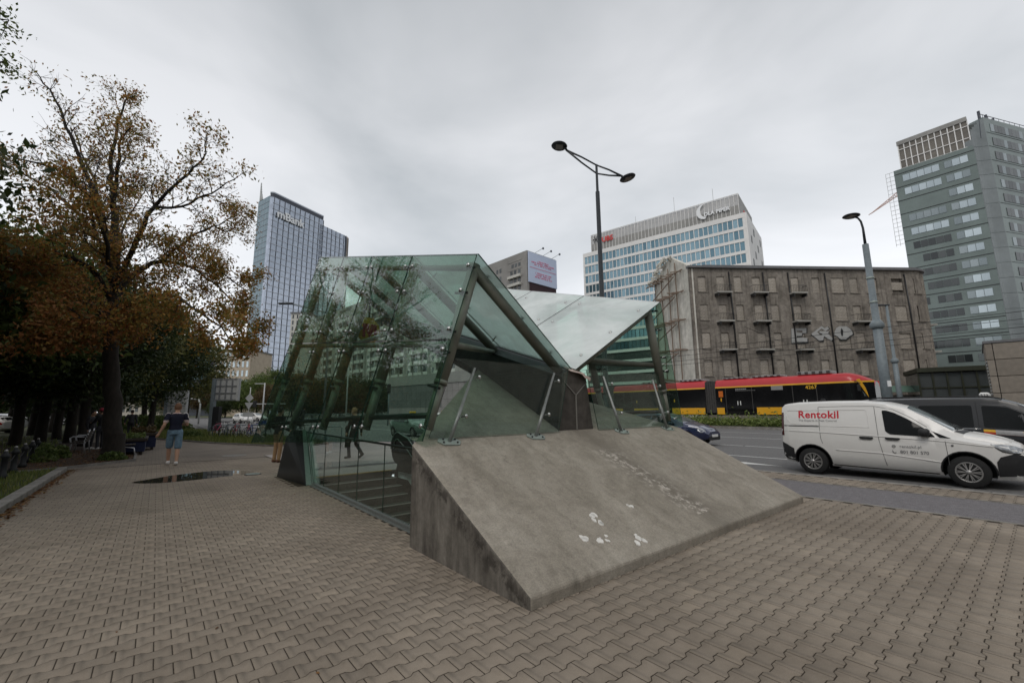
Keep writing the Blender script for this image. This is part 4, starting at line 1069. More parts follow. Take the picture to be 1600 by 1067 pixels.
# crown
ch = at_depth(1150, 303, 122 + 2)[2] - ob_top
cx0, cx1, cy0, cy1 = 1.6, meet(Cb + ds * 2.0, dl, 925, 380)[0], 2.0, Ls - 2.0
mb = MB(); mb.box(cx0, cx1, sgn * cy0, sgn * cy1, ob_top + 0.003, ob_top + ch * 0.55); mb.build('crown_core', M['mesh_screen'], office)
mb = MB(); zt = ob_top + ch
mb.box(cx0, cx1, sgn * (cy0 - .1), sgn * (cy0 - 0.02), ob_top + .01, ob_top + ch * .52, 0); mb.box(cx0, cx1, sgn * (cy0 - .1), sgn * (cy0 - 0.02), ob_top + ch * .521, zt, 1); mb.box(cx0 - .1, cx0 - .02, sgn * cy0, sgn * cy1, ob_top + .01, zt)
mb.build('crown_screen', [M['mesh_screen'], M['mesh_light']], office)
for i in range(42):
    x = cx0 + (cx1 - cx0) * i / 41; MB().box(x - 0.07, x + 0.07, sgn * (cy0 - .32), sgn * (cy0 - .11), ob_top + 0.02, zt + 0.1).build('crown_fin', M['white_stone'], office)
MB().box(cx0 - .12, cx1, sgn * (cy0 - .34), sgn * (cy0 - .1), zt + 0.101, zt + 0.35).build('crown_rail', M['white_stone'], office)
MB().box(cx0 - .12, cx0 - .0, sgn * (cy0), sgn * cy1, zt + 0.101, zt + 0.35).build('crown_rail', M['white_stone'], office)
def sgnpt(x, y):
    s, z = meet(Cb + ds * (cy0 - .4), dl, x, y); return s, z
xa, z_a = sgnpt(1101, 336); xb, z_b = sgnpt(1137, 325)
th = abs(xb - xa) / 5.4
text_on('lettering', 'DLA PIPER', th * 1.25, M['sign_white'], office, lo(xa, cy0 - .5, z_a - 0.5), (-1, 0, 0), (0, 0, 1), 0.12, 0.07, 1.05)
# crescent emblem to its left
xc, zc0 = sgnpt(1103, 330); mb = MB(); P = []
for k in range(13): a = R_(95 + 175 * k / 12); P.append((xc + 0.2 - 2.3 * math.cos(a) * 1.1, zc0 + 2.6 * math.sin(a)))
for k in range(13): a = R_(270 - 160 * k / 12); P.append((xc - 0.25 - 1.75 * math.cos(a) * 1.05, zc0 + 0.25 + 2.25 * math.sin(a)))
mb.polybox([lo(a, cy0 - .5, b) for a, b in P], (0, -sgn, 0), 0.12); mb.build('emblem', M['sign_white'], office)
xa, z_a = sgnpt(941, 376); xb, _z = sgnpt(961, 370)
text_on('lettering', 'UBS', abs(xb - xa) / 1.95, M['sign_redl'], office, lo(xa, cy0 - .5, z_a - 0.6), (-1, 0, 0), (0, 0, 1), 0.08, 0.05)
xk, zk = sgnpt(932, 374); mb = MB()
for a in (0, 60, 120):
    d = np.array([math.cos(R_(a)), 0, math.sin(R_(a))]) * 1.15; mb.bar(np.array(lo(xk, cy0 - .5, zk)) - d, np.array(lo(xk, cy0 - .5, zk)) + d, 0.1, 0.22, up=(0, 1, 0))
    mb.ball(np.array(lo(xk, cy0 - .5, zk)) + d, 0.24, 6, 4); mb.ball(np.array(lo(xk, cy0 - .5, zk)) - d, 0.24, 6, 4)
mb.build('key_emblem', M['black_paint'], office)
text_on('lettering', 'UBS', 2.6, M['sign_redl'], office, (cx0 - 0.2, sgn * (cy0 + 6.5), ob_top + ch * 0.35), (0, sgn, 0) if False else (0, sgn, 0), (0, 0, 1), 0.08, 0.05)
for x, y in ((996, 348), (1056, 318), (1117, 305)):
    s_, z_ = meet(Cb + ds * 6, dl, x, y); MB().tube((s_, sgn * 6, ob_top), (s_, sgn * 6, z_ + 2.5), 0.07, n=5).build('mast', M['pole_light'], office)

# ---- green office tower on the right
Gc = at_depth(1558, 420, 93.0); Gc[2] = 0; gl = azv(-39.0); gr = azv(74.0)
Lg, zg = meet(Gc, gl, 1396, 268)
tower = thing('green_office_tower', 'green-grey office tower with window bands and a brown mesh crown on the right', 'building', tuple(Gc), facade_rot(gl))
gn = np.array([-gl[1], gl[0], 0]); sg_ = 1.0 if (gn @ (Gc - CAMP)) > 0 else -1.0
FG = 3.62; gtop = zg
mb = MB(); mb.box(0, Lg, 0, sg_ * 20, 0, gtop); mb.build('wall', M['green_clad'], tower)
nfl = int(gtop / FG)
WSP = Lg * .094
bw = MB().box(-WSP * .47, WSP * .47, -0.04, 0.04, 0, 1.7)
wmesh = {k: bw.mesh('window', M[k]) for k in ('bright_window', 'dark_window', 'grey_window')}
q = random.Random(11)
for k in range(nfl):
    z1 = gtop - 1.2 - k * FG
    if z1 - 2.6 < 1: break
    MB().box(0, Lg, sg_ * -0.07, sg_ * -0.004, z1 - 0.09, z1 + 0.09).build('joint_line', M['band_line'], tower)
    zw = z1 - 2.35
    for c in range(9):
        x = Lg * (.13 + .094 * c if c < 4 else .47 + .094 * (c - 4))
        if c in (0, 1, 2): kind = 'bright_window' if (c != 2 and q.random() < 0.85) else 'grey_window'
        elif c in (3,): continue
        else: kind = {0: 'bright_window', 1: 'bright_window', 2: None, 3: 'grey_window', 4: 'bright_window', 5: 'dark_window'}.get(k, 'dark_window')
        if kind is None or (k > 5 and c > 6 and q.random() < .4): continue
        link('window', wmesh[kind], tower, (x, sg_ * -0.06, zw))
# concave bay and the taller right-hand slab
hgt = at_depth(1546, 172, 92)[2]
gloc = lambda p: np.array([(p - Gc) @ gl, (p - Gc) @ np.array([-gl[1], gl[0], 0]), p[2]])
gd = np.array([gr @ gl, gr @ np.array([-gl[1], gl[0], 0]), 0]); g0 = gd * 5.6; LR = 26.0
inw = np.array([-gd[1], gd[0], 0]); inw = inw if inw[0] > 0 else -inw
mb = MB(); mb.polybox([g0, g0 + gd * LR, g0 + gd * LR + inw * 6, g0 + gd * 8 + inw * 2.6, g0 + inw * 2.58], (0, 0, 1), hgt); mb.build('right_slab', M['green_clad'], tower)
mb = MB(); bayn = 10; arc = []
for i in range(bayn + 1):
    f = i / bayn; arc.append(g0 * f + inw * 1.3 * math.sin(math.pi * f) + np.array([0, sg_ * -0.02, 0]))
for i in range(bayn):
    f1 = (i + 1) / bayn; mb.polybox([arc[i], arc[i + 1], arc[i + 1] + inw * 2.4, arc[i] + inw * 2.4], (0, 0, 1), gtop + (hgt - gtop - .5) * f1 ** .7)
mb.build('curved_bay', M['green_clad2'], tower)
for k in range(1, int(gtop / FG)):
    mb = MB(); mb.ptube([p - inw * .02 + np.array([0, 0, hgt - 3.9 - k * FG]) for p in arc], .035, 4); mb.build('bay_joint', M['green_clad'], tower)
rotr = math.atan2(gd[1], gd[0])
wm2 = {k: MB().box(-0.66, 0.66, -0.05, 0.05, 0, 2.0).mesh('window', M[k]) for k in ('dark_window', 'grey_window')}
for k in range(int(hgt / FG)):
    zw = hgt - 3.4 - k * FG
    if zw < 1: break
    for c in range(9):
        p = g0 + gd * (2.7 + c * 1.36) - inw * 0.03
        link('window', wm2['dark_window' if (k + c) % 4 else 'grey_window'], tower, (p[0], p[1], zw), (0, 0, rotr))
    p = g0 + gd * 1.0 - inw * 0.02
    MB().bar(g0 - inw * 0.04 + gd * 0.3 + np.array([0, 0, zw - 0.5]), g0 + gd * LR - inw * 0.04 + np.array([0, 0, zw - 0.5]), 0.05, 0.06).build('joint_line', M['band_line'], tower)
for c, (x, y, yt) in enumerate(((1565, 172, 152), (1581, 172, 155), (1593, 176, 158))):
    p = g0 + gd * (3.2 + c * 2.6) + inw * 2; MB().tube((p[0], p[1], hgt), (p[0], p[1], hgt + 3.6 - c * .5), 0.28, n=8).build('flue', M['mullion_dark'], tower)
mb = MB(); mb.bar(g0 + np.array([0, 0, hgt + 0.6]) - gd * 1.4, g0 + gd * LR + np.array([0, 0, hgt + 0.6]), 0.1, 0.1); mb.bar(g0 + np.array([0, 0, hgt + 0.6]) - gd * 1.4, g0 + np.array([0, 0, hgt - 6]) - gd * 2.2, 0.1, 0.1)
for i in range(8): mb.bar(g0 + gd * (i * 2.0) + np.array([0, 0, hgt]), g0 + gd * (i * 2.0) + np.array([0, 0, hgt + 0.6]), 0.08, 0.08)
mb.build('roof_rail', M['mullion_dark'], tower)
# mesh crown over the left part
ctop = meet(Gc, gl, 1404, 228)[1] + 0.3; ca, cb_ = 0.3, meet(Gc, gl, 1404, 240)[0]
MB().box(ca, cb_, sg_ * 0.6, sg_ * 8, gtop + 0.002, ctop).build('crown', M['brown_mesh'], tower)
mb = MB(); ncx = 11
for i in range(ncx + 1): x = ca + (cb_ - ca) * i / ncx; mb.box(x - .1, x + .1, sg_ * 0.45, sg_ * 0.59, gtop + .01, ctop)
for f in (0.0, 0.33, 0.78): z = gtop + 0.15 + (ctop - gtop) * f; mb.box(ca, cb_, sg_ * 0.40, sg_ * 0.449, z - .09, z + .09)
mb.build('crown_frame', M['white_stone'], tower)
MB().box(ca, cb_ + 0.2, sg_ * 0.35, sg_ * 8, ctop + .003, ctop + 1.1).build('crown_edge', M['mesh_screen'], tower)
mb = MB()      # ladder of brackets down the far edge
for k in range(18): z = gtop - k * 1.15; mb.bar((Lg, sg_ * 0.5, z), (Lg + 1.7, sg_ * 0.5, z), 0.07, 0.07)
mb.bar((Lg + 1.7, sg_ * .5, gtop), (Lg + 1.7, sg_ * .5, gtop - 20), 0.07, 0.07); mb.bar((Lg + .9, sg_ * .5, gtop), (Lg + .9, sg_ * .5, gtop - 20), 0.07, 0.07)
mb.build('side_ladder', M['pole_light'], tower)
# tower crane behind it
cr0, cr1 = at_depth(1361, 334, 190), at_depth(1412, 300, 205)
crane = thing('tower_crane', 'distant red and white lattice crane jib behind the green tower', 'crane', (cr1[0], cr1[1], 0))
a_, b_ = cr0 - np.array([cr1[0], cr1[1], 0]), cr1 - np.array([cr1[0], cr1[1], 0])
mb = MB(); up_ = np.array([0, 0, 2.0])
mb.bar(a_, b_, 0.3, 0.3); mb.bar(a_, b_ + up_ * 1.2, 0.3, 0.3); mb.bar(a_ + np.array([0, 1.2, 0]), b_ + np.array([0, 1.2, 0]), 0.3, 0.3)
for k in range(12):
    p = a_ + (b_ - a_) * k / 12; r_ = a_ + (b_ - a_) * (k + .5) / 12; mb.bar(p, r_ + up_ * 1.2 * (k + .5) / 12, 0.16, 0.16); mb.bar(r_ + up_ * 1.2 * (k + .5) / 12, a_ + (b_ - a_) * (k + 1) / 12, 0.16, 0.16)
mb.build('jib', pm('crane_red', (0.5, 0.33, 0.28), 0.2, 1, 0.6), crane)
MB().box(-0.8, 0.8, -0.8, 0.8, 0, b_[2] + 1).build('mast', M['pole_light'], crane)

# ---- sandy stone building at the right edge, dark pavilion beside it
Sc = at_depth(1541, 560, 36.0); Sc[2] = 0; sr_ = azv(137)
stone = thing('stone_building', 'sandy stone-clad building corner with louvred vent at the right edge', 'building', tuple(Sc), facade_rot(sr_))
stop = at_depth(1541, 537, 36.0)[2]
MB().box(0.12, 14, 0.12, 10, 0, stop - 0.05).build('core', M['riser'], stone)
bm_ = MB().bbox(-1.24, 1.24, 0, 0.1, 0.01, 1.35, 0.02).mesh('stone_panel', M['stone_clad'])
for r in range(5):
    for c in range(5): link('stone_panel', bm_, stone, (1.27 + 0.45 + c * 2.5, 0.0, stop - 1.38 * (r + 1)))
bm2 = MB().bbox(-0.1, 0.2, -0.0, 0.1, 0.01, 1.35, 0.02)
bm3 = MB().bbox(-0.0, 0.1, -1.24, 1.24, 0.01, 1.35, 0.02).mesh('stone_panel', M['stone_clad'])
for r in range(5):
    MB().bbox(0.02, 0.44, 0.0, 0.1, 0.01, 1.35, 0.02).build('corner_panel', M['stone_clad'], stone, (0, 0, stop - 1.38 * (r + 1)))
    for c in range(3):
        if c == 0 and 1 <= r <= 3: continue
        link('stone_panel', bm3, stone, (0.0, 1.34 + c * 2.5, stop - 1.38 * (r + 1)))
for k in range(15): MB().bar((0.0, 0.15, stop - 1.5 - k * 0.27), (0.0, 2.4, stop - 1.5 - k * 0.27), 0.1, 0.11).build('louvre', M['pole_light'], stone)
MB().box(-0.06, 14, -0.06, 10, stop + 0.002, stop + 0.2).build('coping', M['roof_felt'], stone)
Pc = at_depth(1437, 600, 50.0); Pc[2] = 0; pd_ = unit(at_depth(1545, 600, 47.0) * np.array([1, 1, 0]) - Pc); pL, ptop = meet(Pc, pd_, 1548, 568)
pav_ = thing('dark_pavilion', 'low dark glazed pavilion with olive frames between tenement and stone building', 'pavilion', tuple(Pc), facade_rot(pd_))
ptop = at_depth(1440, 582, 50)[2]
MB().box(0.05, pL, 0.1, 7, 0, ptop - 0.1).build('glass_front', M['dark_window'], pav_)
MB().box(-0.1, pL, -0.3, 7.2, ptop, ptop + 0.5).build('roof', M['dark_olive'], pav_)
for i in range(6): MB().box(pL * i / 5 - .08, pL * i / 5 + .08, -0.02, 0.098, 0, ptop - .01).build('frame_post', M['dark_olive'], pav_)
MB().box(0.09, pL - .09, 0.0, 0.097, ptop * 0.66, ptop * 0.66 + .12).build('frame_rail', M['dark_olive'], pav_)

# ---- balcony block seen through the glass
Qb = at_depth(640, 560, 110.0); Qb[2] = 0; qd = azv(-47)
La, _ = meet(Qb, qd, 462, 560); Lb, _ = meet(Qb, qd, 716, 560)
Q0 = Qb + qd * Lb; QL = La - Lb
qn = np.array([-qd[1], qd[0], 0]); sq = 1.0 if (qn @ (Qb - CAMP)) > 0 else -1.0
atop = meet(Qb, qd, 575, 470)[1]
blk = thing('balcony_block', 'long pale apartment slab with rows of balconies behind the glass canopy', 'building', tuple(Q0), facade_rot(qd))
MB().box(0, QL, sq * 1.3, sq * 12, 0, atop).build('wall', M['core_grey'], blk)
FB = 2.85; nb = int(atop / FB) - 1; per = 10.6
bal_m = MB().box(-1.95, 1.95, -0.0, 1.29, 0, 0.14).box(-1.95, -0.35, -0.06, 0.0, 0.1, 1.0).box(0.35, 1.95, -0.06, 0.0, 0.1, 1.0).box(-2.05, -1.96, 0, 1.29, 0.141, FB - .002)
bal_mesh = (bal_m if sq > 0 else None)
if sq < 0:
    m2 = MB()
    for f in [0]: pass
    bal_m.v = [v * np.array([1, -1, 1]) for v in bal_m.v]
bal_mesh = bal_m.mesh('balcony', M['balcony_white'])
win_mesh = MB().box(-1.7, 1.5, -0.03, 0.03, 0.2, 2.4).mesh('window', M['dark_window'])
x = 1.0; cnt = 0
while x + per < QL:
    for c in (0, 1):
        for k in range(1, nb):
            xx = x + 2.1 + c * 4.1
            bo = link('balcony', bal_mesh, blk, (xx, 0, 1.5 + k * FB))
            link('window', win_mesh, blk, (xx, sq * 1.27, 1.5 + k * FB)); cnt += 1
    for k in range(1, nb): MB().box(x + 9.0, x + 9.7, sq * 0.68, sq * 0.74, 2.2 + k * FB, 3.4 + k * FB).build('stair_window', M['dark_window'], blk, None, False)
    MB().box(x + 8.25, x + 10.4, sq * 0.75, sq * 1.29, 0, atop + 0.5).build('stair_core', M['core_grey'], blk)
    x += per
MB().box(-0.1, QL + .1, sq * 0.9, sq * 12, atop + 0.002, atop + 0.9).build('roof_edge', M['panel_grey'], blk)
# stone podium at its foot
Pp = at_depth(608, 620, 62.0); Pp[2] = 0; pdr = -azv(-49)
PL, _ = meet(Pp, pdr, 735, 620); pn = np.array([-pdr[1], pdr[0], 0]); sp_ = 1.0 if (pn @ (Pp - CAMP)) > 0 else -1.0
podt = at_depth(609, 590, 62)[2]
pod = thing('stone_podium', 'low windowless stone-panelled corner building beyond the taxis', 'building', tuple(Pp), facade_rot(pdr))
MB().box(0.05, PL, sp_ * 0.06, sp_ * 12, 0, podt - .02).build('core', M['riser'], pod)
nP = 16; w_ = PL / nP
pmA = MB().bbox(.02, w_ - .02, 0, 0.05, 0, 0.98, 0.008).mesh('stone_panel', M['pod_dark']); pmB = MB().bbox(.02, w_ - .02, 0, 0.05, 0, 0.98, 0.008).mesh('stone_panel', M['pod_pink'])
for r in range(int(podt) - 1):
    for c in range(nP): link('stone_panel', pmA if c < nP * 0.66 and r > 1 else pmB, pod, (c * w_, 0 if sp_ > 0 else -0.05, r * 1.0))
MB().box(-0.15, PL, sp_ * -0.1, sp_ * 12, int(podt) - 1 + .01, podt).build('parapet', M['panel_grey'], pod)
# ---- grey block with a billboard on its end wall
Bc = at_depth(823, 391, 134.0); btop = Bc[2]; Bc[2] = 0; b1, b2 = azv(-43), azv(47)
BL, _ = meet(Bc, b1, 745, 430); BW, _ = meet(Bc, b2, 868, 410)
gb = thing('grey_block', 'grey apartment block with a pale blue billboard on its end wall', 'building', tuple(Bc), facade_rot(b1))
gbn = np.array([-b1[1], b1[0], 0]); sb = 1.0 if (gbn @ (Bc - CAMP)) > 0 else -1.0
b2l = np.array([b2 @ b1, b2 @ gbn, 0])
mb = MB(); mb.polybox([(0, 0, 0), (BL + 20, 0, 0), np.array([BL + 20, 0, 0]) + b2l * BW, b2l * BW], (0, 0, 1), btop); mb.build('wall', M['panel_grey'], gb)
for k in range(7):
    zb0 = btop - 4.4 - k * 2.8
    for x in ((3.5, 5.2, 6.8) if k == 0 else (3.6, 5.6, 7.4)):
        MB().box(x - 0.55, x + 0.55, sb * -0.05, sb * 0.02, zb0, zb0 + (1.2 if k == 0 else 1.7)).build('window', M['dark_window'], gb, None, False)
    for x in (13.0, 14.6): MB().box(x - 0.5, x + 0.5, sb * -0.05, sb * 0.02, zb0 - .2, zb0 + 1.3).build('window', M['dark_window'], gb, None, False)
    if k: MB().box(2.6, 8.6, sb * -0.9, sb * -0.003, zb0 - 1.0, zb0 - 0.1).build('balcony', M['balcony_white'], gb)
    MB().box(2.2, 9.2, sb * -0.12, sb * -0.002, zb0 + 2.0, zb0 + 2.15).build('ledge', M['core_grey'], gb)
hb0, hb1 = at_depth(823, 440, 134)[2], btop - 0.4
no = np.array([b2l[1], -b2l[0], 0]); no = no if no @ np.array([1, 0, 0]) < 0 else -no
e0 = b2l * 0.3 + no * 0.5; e1 = b2l * (BW - 0.1) + no * 0.5
MB().quadbox((e0[0], e0[1], hb0), (e1[0], e1[1], hb0), (e1[0], e1[1], hb1), (e0[0], e0[1], hb1), -no, 0.3).build('billboard', M['screen_panel'], gb)
e0b, e1b = b2l * 1.0 + no * 0.2, b2l * (BW - 0.3) + no * 0.2
MB().quadbox((e0b[0], e0b[1], hb0 - 5), (e1b[0], e1b[1], hb0 - 5), (e1b[0], e1b[1], hb0 - .05), (e0b[0], e0b[1], hb0 - .05), -no, 0.15).build('dark_base', pm('dark_maroon', (0.035, 0.014, 0.018), 0.1, 1, 0.6), gb)
hh = hb1 - hb0; mid = b2l * (BW * 0.5) + no * 0.53
for f, w0, n_ in ((0.73, 0.34, 9), (0.665, 0.76, 22), (0.60, 0.58, 17), (0.33, 0.5, 15), (0.26, 0.46, 13), (0.195, 0.54, 16)):
    mb = MB(); L_ = BW * w0; q = random.Random(int(f * 1000)); a = 0.0
    while a < L_:
        l = q.uniform(0.28, 0.62); c = mid + b2l * (-L_ / 2 + a); z0 = hb0 + hh * f; hgt_ = hh * 0.036
        mb.bar(np.array([c[0], c[1], z0]), np.array([c[0], c[1], z0 + hgt_]), 0.16, 0.1); c2 = c + b2l * l * 0.7
        if q.random() < 0.6: mb.bar(np.array([c2[0], c2[1], z0]), np.array([c2[0], c2[1], z0 + hgt_]), 0.14, 0.1)
        if q.random() < 0.75: mb.bar(np.array([c[0], c[1], z0 + hgt_ * q.choice((0.05, .5, .95))]), np.array([c2[0], c2[1], z0 + hgt_ * q.choice((0.05, .5, .95))]), 0.1, 0.14)
        a += l + 0.16 + (0.4 if q.random() < 0.15 else 0)
    mb.build('print_line', M['screen_text'], gb)
mb = MB(); c0, c1 = mid - b2l * BW * 0.44, mid + b2l * BW * 0.46; mb.bar(np.array([c0[0], c0[1], hb0 + hh * 0.5]), np.array([c1[0], c1[1], hb0 + hh * 0.5]), 0.08, 0.14); mb.build('print_line', M['screen_text'], gb)
for f in (0.25, 0.53, 0.84):
    c = b2l * BW * f + no * 0.2; mb = MB(); e = c + no * 1.8 + b2l * 2.2
    mb.bar((c[0], c[1], hb1 + .2), (e[0], e[1], hb1 + 2.0), 0.1, 0.1); mb.ball((e[0], e[1], hb1 + 1.9), 0.4, 6, 4); mb.build('floodlight', M['mullion_dark'], gb)

# ---- glass bank tower far left
Mc = at_depth(426, 300, 262.0); mtop = Mc[2]; Mc[2] = 0; md = azv(25.5)
ML, _ = meet(Mc, md, 549, 420); MS, _ = meet(Mc, md, 507, 345)
bank = thing('glass_bank_tower', 'tall pale glass bank tower with rounded corners and dark vertical fins', 'tower', tuple(Mc), facade_rot(md))
mn = np.array([-md[1], md[0], 0]); sm = 1.0 if (mn @ (Mc - CAMP)) > 0 else -1.0
mlow = mtop - 7.0
def stadium(x0, x1, d, r0, r1, n=8):
    P = []
    for k in range(n + 1): a = math.pi / 2 * k / n; P.append((x0 + r0 - r0 * math.cos(math.pi / 2 - a) if 0 else x0 + r0 * (1 - math.sin(math.pi / 2 - a)) if 0 else x0 + r0 - r0 * math.cos(a), r0 - r0 * math.sin(a)))
    for k in range(n + 1): a = math.pi / 2 * k / n; P.append((x1 - r1 + r1 * math.sin(a), r1 - r1 * math.cos(a)))
    return P + [(x1, d), (x0 + (18 if x0 < 1 else 0), d)]
MR = 9.0
def ring_solid(P, z0, z1): mb = MB(); mb.polybox([(a, sm * b, z0) for a, b in P], (0, 0, 1), z1 - z0); return mb
ring_solid(stadium(0, MS, 26, 2.2, 0.6), 0, mtop - 3).build('upper_block', M['tower_glass'], bank)
ring_solid(stadium(MS * 0.9, ML, 26, 0.5, MR), 0, mlow).build('lower_block', M['tower_glass'], bank)
P = stadium(0.4, MS - .3, 25, 2.0, 1.2); ring_solid(P, mtop - 3, mtop - 0.2).build('roof_screen', M['mullion_dark'], bank)
P = stadium(0.0, MS, 26, 2.2, 1.4); ring_solid(P, mtop - 0.2, mtop + 0.6).build('roof_rim', M['mullion_light'], bank)
nfin = 15; FMB = 3.95
for i in range(nfin + 1):
    x = 1.6 + (ML - MR - 1.6) * i / nfin; zt = mtop - 3.2 if x < MS else mlow
    MB().box(x - 0.12, x + 0.12, sm * -0.3, sm * -0.02, 0, zt).build('fin', M['mullion_dark'], bank)
for i in range(1, 7):
    a = math.pi / 2 * i / 7; c = np.array([ML - MR + MR * math.sin(a), MR - MR * math.cos(a)]); d = np.array([math.sin(a), -math.cos(a)]) * 0.7
    MB().bar((c[0] + d[0] / 2, sm * (c[1] + d[1] / 2), 0), (c[0] + d[0] / 2, sm * (c[1] + d[1] / 2), mlow), 0.5, 0.5).build('fin', M['mullion_dark'] if i % 2 else M['beige'], bank)
for k in range(1, int(mtop / FMB)):
    z = mtop - 3 - k * FMB
    if z < 4: break
    MB().box(0.9, (MS if z > mlow - 2 else ML - MR), sm * -0.22, sm * -0.015, z - 0.22, z + 0.22).build('floor_line', M['mullion_light'], bank)
sx, sz = meet(Mc, md, 432, 330)
text_on('lettering', 'mBank', 7.4, M['sign_white'], bank, (sx, sm * -1.0, sz - 4.0), (1, 0, 0), (0, 0, 1), 0.3, 0.16) if sm > 0 else text_on('lettering', 'mBank', 7.4, M['sign_white'], bank, (sx, sm * -1.0, sz - 4.0), (1, 0, 0), (0, 0, 1), 0.3, 0.16)
# the teal slab joined to its left side
lz = at_depth(400, 311, 268)[2]
tl0 = at_depth(392, 450, 272) - Mc; tl = np.array([tl0 @ md, tl0 @ mn])
a_ = np.array([0.3, sm * 2.5]); b_ = tl
mb = MB(); mb.polybox([(a_[0], a_[1], 0), (b_[0], b_[1], 0), (b_[0] + 20 , b_[1] + sm * 30, 0), (20, sm * 24, 0)], (0, 0, 1), lz); mb.build('teal_slab', M['teal_glass'], bank)
dd = unit(np.array([b_[0] - a_[0], b_[1] - a_[1], 0])); oo = np.array([-dd[1], dd[0], 0]); oo = oo if oo[1] * sm < 0 else -oo
for k in range(1, int(lz / FMB)):
    z = lz - k * FMB
    if z < 4: break
    MB().bar(np.array([a_[0], a_[1], z]) + oo * .1, np.array([b_[0], b_[1], z]) + oo * .1, 0.25, 0.4).build('floor_line', M['mullion_dark'], bank)
for f in (0.25, 0.5, 0.75): c = a_ + (b_ - a_) * f; MB().bar(np.array([c[0], c[1], 0]) + oo * .15, np.array([c[0], c[1], lz]) + oo * .15, 0.3, 0.3).build('fin', M['mullion_light'], bank)
mb = MB(); c = b_ + (a_ - b_) * 0.12
for i in range(5): e = c + (a_ - b_) * (i * .06); mb.bar((e[0], e[1], lz), (c[0] + (e[0] - c[0]) * .2, c[1] + (e[1] - c[1]) * .2, lz + 13 - i * 1.5), 0.5, 0.5)
for k in range(6): mb.bar((c[0], c[1], lz + k * 2), ((c + (a_ - b_) * (.24 - .035 * k))[0], (c + (a_ - b_) * (.24 - .035 * k))[1], lz + k * 2), 0.35, 0.35)
mb.build('mast', M['pole_light'], bank)
# ---- smaller blocks far off on the left
def far_block(name, label, x0, x1, y, Y, dep, m, win, rows, cols, base=0.0, wm_='dark_window', turn=0.0):
    a, b = at_depth(x0, y, Y), at_depth(x1, y, Y * (1 + turn)); top = a[2]; a[2] = b[2] = 0; d = unit(b - a); L = np.linalg.norm(b - a)
    t = thing(name, label, 'building', tuple(a), facade_rot(d))
    MB().box(0, L, 0.1, dep, 0, top).build('wall', m, t)
    MB().box(-0.3, L + .3, -0.2, dep, top + .01, top + .6).build('roof_edge', M['roof_felt'], t)
    ww, hh_ = L / cols, (top - base) / rows; me = MB().box(-ww * win / 2, ww * win / 2, -0.06, 0.06, -hh_ * .32, hh_ * .32).mesh('window', M[wm_])
    for r in range(rows):
        for c in range(cols): link('window', me, t, ((c + .5) * ww, 0.05, base + (r + .5) * hh_))
    return t
far_block('beige_office', 'beige stone office block with narrow windows below the bank tower', 336, 392, 548, 175, 16, M['beige'], 0.45, 6, 8, 4, 'bright_window')
far_block('dark_glass_office', 'dark blue glass office behind the tree beside the beige block', 286, 334, 556, 190, 16, M['mullion_dark'], 0.8, 6, 7, 4, 'blue_window')
far_block('white_house', 'far white house with dark windows seen past the man in black', 190, 252, 618, 150, 12, M['cream'], 0.4, 2, 6, 1.5)
far_block('cream_tower_block', 'cream tower block rising behind the end of the balcony slab', 455, 482, 490, 165, 16, M['balcony_white'], 0.3, 15, 4, 4)

# ---- buildings of the street behind the viewer, mirrored in glass and car bodies
for k, (x, y, L, h, rzd, m) in enumerate(((-40, -55, 60, 24, 8, 'panel_grey'), (30, -62, 55, 30, -4, 'stone_clad'), (78, -42, 50, 26, 50, 'cream'), (92, 6, 84, 30, -90, 'cream'))):
    t = thing('apartment_house', ('grey apartment house across the square behind the viewer', 'sandy apartment house across the square behind the viewer', 'cream apartment house turned to the crossing behind the viewer', 'long cream apartment house across the road to the right of the frame')[k], 'building', (x, y, 0), R_(rzd))
    MB().box(-L / 2, L / 2, -12, 0, 0, h).build('wall', M[m], t)
    me = MB().box(-.75, .75, -.04, .06, 0, 1.7).mesh('window', M['dark_window'])
    for r in range(int(h / 3.1) - 1):
        for c in range(int(L / 3.4)): link('window', me, t, (-L / 2 + 1.7 + c * 3.4, 0.0, 1.4 + r * 3.1))
# ------------------------------------------------------------------ vehicles
def car_paint(name, c, rough=0.32, metal=0.0, coat=0.8): return pm(name, c, 0.03, 2, rough, metal, 0.5, coat=coat)
M['van_white'] = car_paint('white_van_paint', (0.67, 0.655, 0.63), 0.38, 0, 0.4)
M['car_black'] = car_paint('black_car_paint', (0.012, 0.012, 0.013), 0.3, 0.0, 0.15)
M['car_blue'] = car_paint('dark_blue_car_paint', (0.015, 0.022, 0.07), 0.25, 0.1, 1.0)
M['car_green'] = car_paint('grey_green_car_paint', (0.16, 0.22, 0.19), 0.3, 0.3, 0.8)
M['car_silver'] = car_paint('silver_car_paint', (0.42, 0.43, 0.44), 0.3, 0.5, 0.8)
M['car_glass'] = pm('car_window', (0.004, 0.005, 0.005), 0.3, 3, 0.06, spec=0.18)
M['screen_glass'] = pm('windscreen', (0.14, 0.165, 0.165), 0.25, 2, 0.03, metal=0.35, spec=1.0)
M['plastic'] = pm('black_bumper_plastic', (0.02, 0.02, 0.021), 0.2, 60, 0.55)
M['tyre'] = pm('tyre_rubber', (0.016, 0.016, 0.016), 0.3, 40, 0.85)
M['hubcap'] = pm('silver_hubcap', (0.36, 0.35, 0.34), 0.1, 20, 0.35, metal=0.6)
M['head_lens'] = pm('headlight_lens', (0.32, 0.33, 0.34), 0.5, 12, 0.06, metal=0.5, spec=0.8)
M['tail_lens'] = pm('tail_lens', (0.30, 0.015, 0.015), 0.2, 20, 0.12)
M['tail_dark'] = pm('dark_tail_lens', (0.06, 0.01, 0.01), 0.2, 20, 0.2)
M['chrome'] = pm('chrome', (0.6, 0.6, 0.6), 0.05, 10, 0.12, metal=1)
